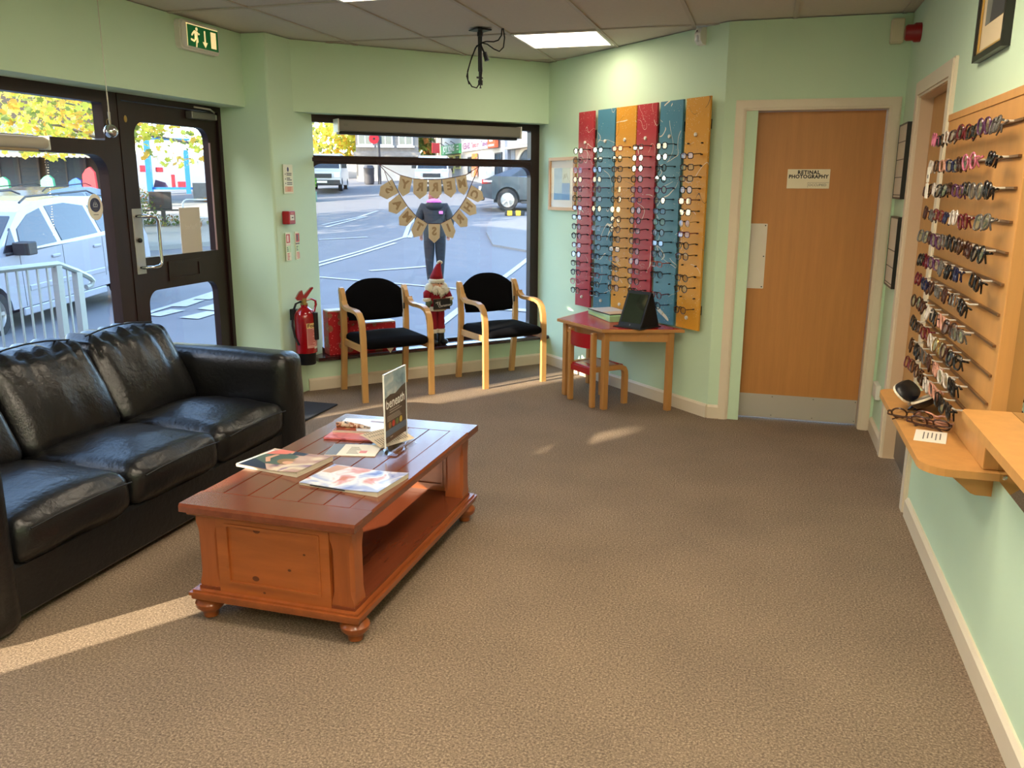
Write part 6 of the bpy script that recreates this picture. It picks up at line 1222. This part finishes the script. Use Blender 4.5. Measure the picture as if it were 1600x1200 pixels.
# unseen trees added left of the hill road to shade the shops
for k, (x, y, lab) in enumerate(((-24.8, 35.4, 'unseen tree added for shade, farthest up the road behind the pillar'), (-19.8, 28.4, 'unseen tree added for shade in the middle of the row behind the pillar'), (-15.9, 23.1, 'unseen tree added for shade nearest the shop behind the pillar'))):
    z = zg(x, y); t = thing('shade_tree', lab, 'tree', (x, y, z), 0, 'unseen shade trees'); q = MB(); q.tube([(0, 0, 0), (0.1, 0, 3), (0, 0.1, 7.5)], [0.28, 0.2, 0.08], 9); q.build('trunk', M_bark, t)
    q = MB(); leaves(q, (0, 0, 8.1-z), (4.6, 4.6, 2.9), 3200, 0.55, 60+k, 'p'); o = q.build('foliage', LD, t); o['kind'] = 'stuff'
# lamp post with red disc and the bin
lx, ly = -19.35, 41.3; lp_ = thing('lamp_post', 'dark lamp post with a red poppy disc up the hill', 'lamp', (lx, ly, zg(lx, ly)), R(20))
q = MB(); q.tube([(0, 0, 0), (0, 0, 4.6)], [0.09, 0.06], 10); q.build('post', M_dkf, lp_); q = MB(); q.lathe([(0.26, -0.08), (0.26, -0.04), (0.2, -0.02)], (-0.22, 0, 2.27), 14, 'y'); q.build('poppy_disc', mat('poppy red', (206, 20, 40), 0.5), lp_)
q = MB(); q.lathe([(0.06, -0.1), (0.05, -0.11)], (-0.22, 0, 2.27), 10, 'y'); q.build('poppy_centre', M_black, lp_); q = MB(); q.tube([(0, 0, 4.6), (0.3, 0, 4.75), (0.7, 0, 4.75)], 0.04, 8); q.build('lamp_arm', M_dkf, lp_)
lb_ = thing('litter_bin', 'dark litter bin at the foot of the lamp post', 'bin', (lx-0.45, ly-0.3, zg(lx, ly)), 0)
q = MB(); q.lathe([(0.22, 0), (0.26, 0.1), (0.27, 0.75), (0.29, 0.8), (0.2, 0.95)], (0, 0, 0), 14); q.build('bin_body', M_dkf, lb_, smooth=True)
# hedges, stone wall and pot at the left of the bay window
for k, (x, y, r_, hh, n_, lab) in enumerate(((-29.5, 52.0, 3.6, 4.2, 900, 'tall yellow green tree at the far left of the bay window'), (-25.5, 54.5, 3.2, 4.0, 900, 'yellow leaved tree between the van and the lamp post'), (-22.6, 52.5, 2.3, 3.2, 600, 'brownish bush just left of the lamp post'))):
    z = zg(x, y); t = thing('roadside_tree', lab, 'tree', (x, y, z), 0, 'trees up the hill'); q = MB(); q.tube([(0, 0, 0), (0.1, 0, hh*0.9)], [0.2, 0.05], 8); q.build('trunk', M_bark, t)
    q = MB(); leaves(q, (0, 0, hh*0.62), (r_, r_, hh*0.62), n_*2, 0.5, 20+k, 'p'); o = q.build('foliage', LY if k < 2 else LD, t); o['kind'] = 'stuff'
sx_, sy_ = -23.6, 45.2; sw_ = thing('stone_wall', 'low brownish stone wall beyond the white van up the hill', 'wall', (sx_, sy_, zg(sx_, sy_)), R(10))
q = MB(); q.box(-1.6, 0.1, 0, 0.4, -0.3, 0.62); q.build('wall_body', mat('brown stone', (150, 120, 104), 0.9, var=0.35, vscale=4, bump=0.4, bscale=10), sw_); q = MB(); q.box(-1.65, 0.1, -0.03, 0.43, 0.62, 0.7); q.build('coping', M_stone, sw_)
ww_ = thing('white_wall', 'long white rendered garden wall left of the lamp post', 'wall', (-23.4, 46.2, zg(-23.4, 46.2)), R(14)); q = MB(); q.box(-8, 2.6, 0, 0.3, -0.3, 1.1); q.build('wall_body', M_wrend, ww_); q = MB(); q.box(-8.05, 2.65, -0.04, 0.34, 1.1, 1.18); q.build('coping', M_render, ww_)
px_, py_ = -17.45, 30.6; pot = thing('planter', 'square planter with a bright green plant beside the white van', 'planter', (px_, py_, zg(px_, py_)), R(20))
q = MB(); q.box(-0.3, 0.3, -0.3, 0.3, 0, 0.4, 0.02); q.build('planter_box', mat('green planter', (110, 150, 120), 0.6), pot); q = MB(); leaves(q, (0, 0, 0.72), (0.36, 0.36, 0.36), 240, 0.16, 31, 'p'); o = q.build('foliage', [leafmat('bright green leaf', (120, 180, 60), (80, 140, 40))]*3, pot); o['kind'] = 'stuff'
# across the road at the left: dark shopfront with a scalloped awning
ax, ay = -25.0, 24.8; az = zg(ax, ay); aw = building('awning_shop', 'dark shopfront with a scalloped grey awning across the road', (-27.5, 23.6, az), R(26), 5.3, 3, 5.5, mat('dark brick front', (44, 40, 38), 0.85, var=0.3, vscale=3))
M_awn = mat('grey striped awning', (92, 100, 100), 0.8, var=0.3, vscale=5, stretch=(3, 0.05, 0.05)); q = MB(); q.prism([(0, 3.0), (-1.5, 1.95), (-1.5, 1.92), (0, 2.9)], -1.3, 5.3, 'yz'); q.build('awning', M_awn, aw)
q = MB()
for k in range(36): x = -1.3+0.18*k; q.prism([(x, 1.94), (x+0.18, 1.94)]+[(x+0.09+0.09*math.cos(PI*i/6), 1.84-0.06*math.sin(PI*i/6)) for i in range(7)], -1.51, -1.495, 'xz')
q.build('awning_valance', mat('pale valance', (110, 114, 110), 0.8), aw)
for k in range(3): win(aw, 0.1+1.55*k, 1.45+1.55*k, 0.5, 1.9, 1, M_dkf, sill=False)
for k, (x, y, h_, c, lab) in enumerate(((2.4, -1.75, 0.55, (90, 190, 140), 'green parcel stand in front of the awning shop, left of two'), (3.8, -1.75, 0.6, (90, 190, 140), 'green parcel stand in front of the awning shop, right of two'), (4.7, -1.8, 0.5, (40, 90, 190), 'blue display crate at the end of the awning shop'), (5.15, -1.8, 0.85, (206, 40, 50), 'red display stand at the end of the awning shop'))):
    ca, sa = math.cos(R(26)), math.sin(R(26)); X, Y = -27.5+x*ca-y*sa, 23.6+x*sa+y*ca; t = thing('display_stand', lab, 'stand', (X, Y, zg(X, Y)+0.1), R(26), 'goods outside the awning shop')
    q = MB(); q.box(-0.22, 0.22, -0.15, 0.15, 0.0, 0.6, 0.02); q.build('crate', M_dwood, t); q = MB(); q.prism([(-0.22, 0.6), (0.22, 0.6), (0.18, 0.6+h_*0.8), (0.05, 0.6+h_), (-0.08, 0.6+h_*0.9), (-0.2, 0.6+h_*0.7)], -0.1, 0.1, 'xz'); q.build('goods', mat('stand goods %d' % k, c, 0.6), t)
# blue framed stall seen through the door
ux, uy = -25.4, 32.6; st_ = thing('market_stall', 'blue framed open stall with red goods seen through the entrance door', 'stall', (ux, uy, zg(ux, uy)), R(36)); M_blu = mat('blue painted post', (40, 120, 206), 0.5)
for x, h_ in ((-0.85, 2.6), (0.75, 1.9)):
    q = MB(); q.box(x-0.1, x+0.1, -0.1, 0.1, 0, h_); q.build('post', M_blu, st_); q = MB(); q.box(x-0.08, x+0.08, 1.4, 1.56, 0, h_); q.build('post', M_blu, st_)
for z in (0.25, 2.35): q = MB(); q.box(-0.95, 0.95, -0.05, 0.05, z-0.05, z+0.05); q.build('cross_rail', M_blu, st_)
q = MB(); q.prism([(-1.0, 2.55), (1.0, 2.2), (1.0, 2.26), (-1.0, 2.61)], -0.2, 1.7, 'xz'); q.build('canopy', M_slate, st_)
for x, z, w_, h_ in ((-1.2, 0.95, 0.45, 0.28), (-0.55, 0.95, 0.3, 0.2), (0.05, 0.3, 0.16, 0.55), (0.3, 0.3, 0.45, 0.25)): q = MB(); q.box(x, x+w_, 0.0, 0.4, z, z+h_, 0.02); q.build('red_goods', mat('red goods', (206, 40, 56), 0.5), st_)
q = MB(); q.prism([(-0.7, 0.3), (-0.1, 0.3), (-0.2, 0.5), (-0.6, 0.62)], 0.1, 0.4, 'xz'); q.build('dark_goods', mat('dark goods', (80, 60, 90), 0.6), st_)
gx2, gy2 = -21.4, 29.6; gw = thing('garden_wall', 'short grey wall with orange flowers seen through the entrance door', 'wall', (gx2, gy2, zg(gx2, gy2)), R(34)); q = MB(); q.box(-0.5, 1.2, 0, 0.3, -0.2, 0.72); q.build('wall_body', M_stone, gw)
q = MB(); leaves(q, (0.3, -0.15, 0.08), (0.7, 0.15, 0.1), 160, 0.09, 44, 'p'); o = q.build('flowers', [leafmat('orange petal', (236, 150, 50), (226, 190, 80))]*3, gw); o['kind'] = 'stuff'
# yellow and black kerb guards by the dark car
for k, x in enumerate((0.0, 0.75)):
    X, Y = -8.0+x, 27.4+x*0.25; t = thing('kerb_guard', ('left' if k == 0 else 'right')+'-hand yellow and black kerb guard below the dark car', 'barrier', (X, Y, zg(X, Y)+0.0), R(18), 'kerb guards below the dark car')
    q = MB(); q.box(-0.33, 0.33, -0.06, 0.06, 0, 0.16, 0.02); b_ = q.build('guard_body', M_black, t)
    for j in range(2): q = MB(); q.box(-0.24+0.28*j, -0.08+0.28*j, -0.064, 0.064, 0.01, 0.165, 0.005); q.build('yellow_band', mat('hazard yellow', (240, 180, 30), 0.5), b_)
# added unseen terrace shading the street, its gaps and lintels shaped for sun slits
U = Vector((SX, SY, 0)).normalized(); V = Vector((U.y, -U.x, 0)); RV = math.atan2(V.y, V.x)
M_brick = mat('brown brick', (120, 84, 68), 0.9, var=0.2, vscale=6)
SUN_BLOCKS = [(-29, -21.5, 9.0), (-21.5, -13.1, 10.9), (-13.1, -5.10, 10.4), (-4.865, -3.60, 10.2), (-3.60, -3.50, 6.08), (-3.50, -3.24, 10.2), (-2.86, 5.0, 10.4)]
q = MB(); q.box(-3.26, -2.84, -0.4, 0, 5.95, 10.2); q.box(-3.62, -3.48, -0.3, 0, 6.44, 10.2); p = U*-13.5; struct(q.build('sun_slit_lintel', M_brick, loc=(p.x, p.y, 0), rotz=RV))  # lintels added over the gaps to trim the sun slits
for a, b, h_ in SUN_BLOCKS:
    p = U*-13.5+V*a; dp = -0.3 if h_ < 7 else -5; q = MB(); q.box(0, b-a, dp, 0, -1.5, h_-0.3); q.box(0, b-a, dp-0.1, 0.0, h_-0.3, h_); o = struct(q.build('sun_blocker_terrace', M_brick, loc=(p.x, p.y, 0), rotz=RV))
# ================================================================ PERSON AND BEARDED FIGURE
def skin_body(name, joints, edges, root, mats, pick, parent, sub=2):
    me = bpy.data.meshes.new('joints'); keys = list(joints); ix = {k: i for i, k in enumerate(keys)}
    me.from_pydata([joints[k][0] for k in keys], [(ix[a], ix[b]) for a, b in edges], [])
    o = bpy.data.objects.new('joints', me); COL.objects.link(o); sm = o.modifiers.new('skin', 'SKIN'); sm.use_smooth_shade = True; sb = o.modifiers.new('smooth', 'SUBSURF'); sb.levels = sub; sb.render_levels = sub
    if not me.skin_vertices: me.attributes  # layer comes with the modifier
    if len(me.skin_vertices) == 0:
        bm = bmesh.new(); bm.from_mesh(me); bm.verts.layers.skin.verify(); bm.to_mesh(me); bm.free()
    for k in keys:
        r = joints[k][1]; v = me.skin_vertices[0].data[ix[k]]; v.radius = r if isinstance(r, tuple) else (r, r); v.use_root = (k == root)
    dg = bpy.context.evaluated_depsgraph_get(); out = bpy.data.meshes.new_from_object(o.evaluated_get(dg)); bpy.data.objects.remove(o)
    out.materials.clear()
    for m in mats: out.materials.append(m)
    for p in out.polygons: p.material_index = pick(p.center); p.use_smooth = True
    b = bpy.data.objects.new(name, out); COL.objects.link(b); b.parent = parent; return b
M_jkt = mat('navy jacket', (10, 11, 16), 0.8, var=0.25, vscale=9); M_trs = mat('dark blue trousers', (16, 18, 26), 0.85, var=0.2, vscale=9); M_boot = mat('dark boots', (34, 30, 30), 0.6); M_skin = mat('skin', (206, 150, 128), 0.55); M_hair = mat('auburn hair', (126, 58, 44), 0.6, var=0.4, vscale=30); M_pink = mat('pink hood lining', (226, 110, 190), 0.8)
ppx, ppy = -5.72, 14.45
pe = thing('person', 'person in a navy jacket with pink hood lining seen from behind on the road', 'person', (ppx, ppy, zr(ppx, ppy)), R(201))
J = {'pelvis': ((0, 0, 0.90), (0.20, 0.16)), 'waist': ((0, 0.0, 1.06), (0.21, 0.17)), 'chest': ((0, -0.01, 1.24), (0.22, 0.17)), 'collar': ((0, -0.04, 1.37), (0.13, 0.10)), 'neck': ((0, -0.08, 1.44), 0.06), 'head': ((0, -0.11, 1.53), (0.085, 0.095)), 'crown': ((0.0, -0.125, 1.60), (0.065, 0.075)),
     'nose': ((0, -0.205, 1.51), 0.014)}
E_ = [('pelvis', 'waist'), ('waist', 'chest'), ('chest', 'collar'), ('collar', 'neck'), ('neck', 'head'), ('head', 'crown'), ('head', 'nose')]
for s, sd_ in ((-1, 'a'), (1, 'b')):
    J.update({'shoulder'+sd_: ((s*0.20, -0.02, 1.33), 0.10), 'elbow'+sd_: ((s*0.295, 0.01, 1.08), 0.088), 'wrist'+sd_: ((s*0.25, -0.13, 0.89), 0.045), 'palm'+sd_: ((s*0.245, -0.17, 0.83), (0.035, 0.022)), 'thumb'+sd_: ((s*0.21, -0.19, 0.82), 0.011),
              'hip'+sd_: ((s*0.095, 0.0, 0.82), 0.13), 'knee'+sd_: ((s*0.10, -0.03 if s < 0 else 0.0, 0.46), 0.092), 'ankle'+sd_: ((s*0.10, 0.02 if s < 0 else 0.07, 0.10), 0.056), 'toe'+sd_: ((s*0.115, -0.12 if s < 0 else -0.07, 0.045), (0.045, 0.04))})
    E_ += [('chest', 'shoulder'+sd_), ('shoulder'+sd_, 'elbow'+sd_), ('elbow'+sd_, 'wrist'+sd_), ('wrist'+sd_, 'palm'+sd_), ('palm'+sd_, 'thumb'+sd_), ('pelvis', 'hip'+sd_), ('hip'+sd_, 'knee'+sd_), ('knee'+sd_, 'ankle'+sd_), ('ankle'+sd_, 'toe'+sd_)]
    for f, (dx, L_) in enumerate(((-0.024, 0.055), (-0.008, 0.068), (0.008, 0.064), (0.024, 0.05))):
        J['knuckle%d' % f+sd_] = ((s*0.245+dx, -0.195-L_*0.3, 0.80-L_*0.5), 0.0095); J['tip%d' % f+sd_] = ((s*0.245+dx*1.1, -0.195-L_*0.2, 0.80-L_*1.1), 0.008); E_ += [('palm'+sd_, 'knuckle%d' % f+sd_), ('knuckle%d' % f+sd_, 'tip%d' % f+sd_)]
def pick(c):
    if c.z > 1.42: return 3
    if c.z < 0.14: return 2
    if abs(c.x) > 0.17 and c.z < 0.88 and c.y < -0.09: return 3
    if c.z > 0.80: return 0
    return 1
skin_body('body', J, E_, 'pelvis', [M_jkt, M_trs, M_boot, M_skin], pick, pe, 1)
q = MB(); q.ell((0.0, -0.10, 1.56), (0.098, 0.108, 0.105), 14, 9); q.ell((0.02, -0.02, 1.50), (0.08, 0.06, 0.08), 12, 7); q.build('hair', M_hair, pe, smooth='all')
q = MB(); q.ell((0, 0.06, 1.36), (0.16, 0.085, 0.10), 14, 8); q.build('hood', M_jkt, pe, smooth='all')
q = MB(); q.tube([(-0.12, 0.05, 1.43), (-0.07, 0.10, 1.445), (0.0, 0.12, 1.45), (0.07, 0.10, 1.445), (0.12, 0.05, 1.43)], [0.02, 0.035, 0.04, 0.035, 0.02], 8); q.build('hood_lining', M_pink, pe, smooth='all')
q = MB(); q.box(-0.155, -0.085, 0.128, 0.152, 1.22, 1.27, 0.004); q.build('pink_badge', M_pink, pe)
for s in (-1, 1): q = MB(); q.ell((s*0.03, -0.195, 1.545), 0.011, 8, 5); q.build('eye', M_ink, pe); q = MB(); q.ell((s*0.095, -0.11, 1.53), (0.012, 0.02, 0.03), 8, 5); q.build('ear', M_skin, pe)
q = MB(); q.tube([(-0.025, -0.195, 1.475), (0, -0.203, 1.472), (0.025, -0.195, 1.475)], 0.006, 5); q.build('mouth', mat('lips', (170, 90, 86), 0.5), pe)

sa = thing('bearded_figure', 'bearded figure with tall red hat and countdown sign standing on the sill', 'ornament', onW(-1.065, 0.05, 0.252), RW)
M_felt = mat('red felt', (150, 16, 34), 0.9, var=0.2, vscale=40); M_fur = mat('white fleece', (226, 218, 200), 0.95, var=0.12, vscale=60, bump=0.4, bscale=120); M_mit = mat('olive mitten', (84, 90, 66), 0.9); M_bbk = mat('black figure boot', (18, 18, 20), 0.5); M_face = mat('felt face', (214, 160, 132), 0.8)
for s in (-1, 1):
    x = s*0.034
    q = MB(); q.lathe([(0.030, 0.125), (0.038, 0.14), (0.032, 0.165), (0.035, 0.19), (0.031, 0.215), (0.034, 0.245), (0.033, 0.30)], (x, 0, 0), 14); q.build('trouser_leg', M_felt, sa, smooth=True)
    q = MB(); q.lathe([(0.033, 0.095), (0.038, 0.10), (0.038, 0.125), (0.033, 0.13)], (x, 0, 0), 14); q.build('fur_cuff', M_fur, sa, smooth=True)
    q = MB(); q.lathe([(0.034, 0.0), (0.036, 0.02), (0.031, 0.05), (0.03, 0.10)], (x, 0, 0), 14); q.ell((x+s*0.012, -0.035, 0.025), (0.032, 0.05, 0.026), 12, 7); q.build('boot', M_bbk, sa, smooth=True)
q = MB(); q.lathe([(0.05, 0.285), (0.078, 0.30), (0.082, 0.35), (0.075, 0.42), (0.05, 0.475), (0.03, 0.49)], (0, 0, 0), 18, sy=0.75); q.build('coat', M_felt, sa, smooth=True)
q = MB(); q.lathe([(0.06, 0.278), (0.082, 0.282), (0.086, 0.30), (0.08, 0.318)], (0, 0, 0), 18, sy=0.78); q.build('fur_hem', M_fur, sa, smooth=True)
for s in (-1, 1):
    q = MB(); q.tube([(s*0.055, 0, 0.455), (s*0.092, -0.01, 0.42), (s*0.10, -0.03, 0.385)], [0.026, 0.03, 0.028], 10); q.build('sleeve', M_felt, sa, smooth='all')
    q = MB(); q.lathe([(0.022, 0.0), (0.034, 0.004), (0.034, 0.024), (0.024, 0.03)], (s*0.101, -0.032, 0.362), 12); q.build('fur_cuff', M_fur, sa, smooth=True)
    q = MB(); q.ell((s*0.097, -0.05, 0.345), (0.024, 0.024, 0.032), 10, 7); q.ell((s*0.08, -0.072, 0.36), (0.01, 0.014, 0.016), 8, 5); q.build('mitten', M_mit, sa, smooth='all')
q = MB(); q.ell((0, -0.01, 0.49), (0.055, 0.05, 0.05), 14, 9); q.build('head', M_face, sa, smooth='all')
q = MB(); q.ell((0.004, -0.062, 0.485), (0.012, 0.012, 0.012), 10, 7); q.build('nose', M_face, sa, smooth='all')
for s in (-1, 1): q = MB(); q.ell((0.004+s*0.012, -0.060, 0.505), 0.0055, 8, 5); q.build('eye', M_ink, sa)
q = MB(); rb_ = random.Random(9)
for k in range(46):
    u = rb_.uniform(-1, 1); z1 = 0.385+0.05*abs(u)+rb_.uniform(0, 0.035); x1 = u*0.085+0.008
    q.tube([(u*0.035, -0.055+0.012*abs(u), 0.485), (u*0.062, -0.072+0.02*abs(u), 0.455), (x1, -0.078+0.025*abs(u), (z1+0.455)/2), (x1+rb_.uniform(-0.008, 0.008), -0.076+0.025*abs(u), z1)], [0.008, 0.010, 0.009, 0.004], 6)
o = q.build('beard', M_fur, sa, smooth='all'); o['kind'] = 'stuff'
for s in (-1, 1): q = MB(); q.ell((s*0.06, 0.0, 0.465), (0.04, 0.045, 0.045), 12, 8); q.build('side_hair', M_fur, sa, smooth='all')
q = MB(); q.tube([(0.003, -0.064, 0.474), (0.03, -0.066, 0.465), (0.05, -0.06, 0.45)], [0.010, 0.011, 0.004], 7); q.tube([(0.003, -0.064, 0.474), (-0.025, -0.066, 0.465), (-0.045, -0.06, 0.45)], [0.010, 0.011, 0.004], 7); q.build('moustache', M_fur, sa, smooth='all')
q = MB(); q.lathe([(0.05, 0.505), (0.064, 0.51), (0.066, 0.53), (0.056, 0.54)], (0, -0.005, 0), 18); q.build('hat_brim', M_fur, sa, smooth=True)
q = MB(); q.tube([(0, -0.005, 0.535), (0.005, -0.005, 0.57), (0.013, -0.003, 0.61), (0.024, 0, 0.645), (0.034, 0, 0.668)], [0.057, 0.047, 0.034, 0.021, 0.010], 16); q.build('hat', M_felt, sa, smooth='all')
q = MB(); q.tube([(0.012, 0, 0.655), (0.024, 0, 0.672), (0.04, 0, 0.676)], [0.010, 0.012, 0.012], 8); q.ell((0.046, 0, 0.668), 0.014, 10, 7); q.build('pompom', M_fur, sa, smooth='all')
q = MB(); q.box(-0.068, 0.078, -0.092, -0.084, 0.30, 0.385, 0.001); sb_ = q.build('countdown_sign', mat('black slate sign', (22, 22, 24), 0.6), sa)
q = MB(); q.box(-0.068, 0.078, -0.093, -0.083, 0.298, 0.304); q.box(-0.068, 0.078, -0.093, -0.083, 0.383, 0.388); q.build('sign_edge', mat('sign wood edge', (110, 76, 54), 0.6), sb_)
text("'Til", 0.034, M_wprint, sb_, (-0.05, -0.0925, 0.344), align='LEFT', rot=(0, R(-8), 0)); text('Christmas', 0.028, M_wprint, sb_, (-0.028, -0.0925, 0.324), align='LEFT', rot=(0, R(-6), 0)); text('Days', 0.018, M_greyink, sb_, (-0.04, -0.0925, 0.368), align='LEFT')
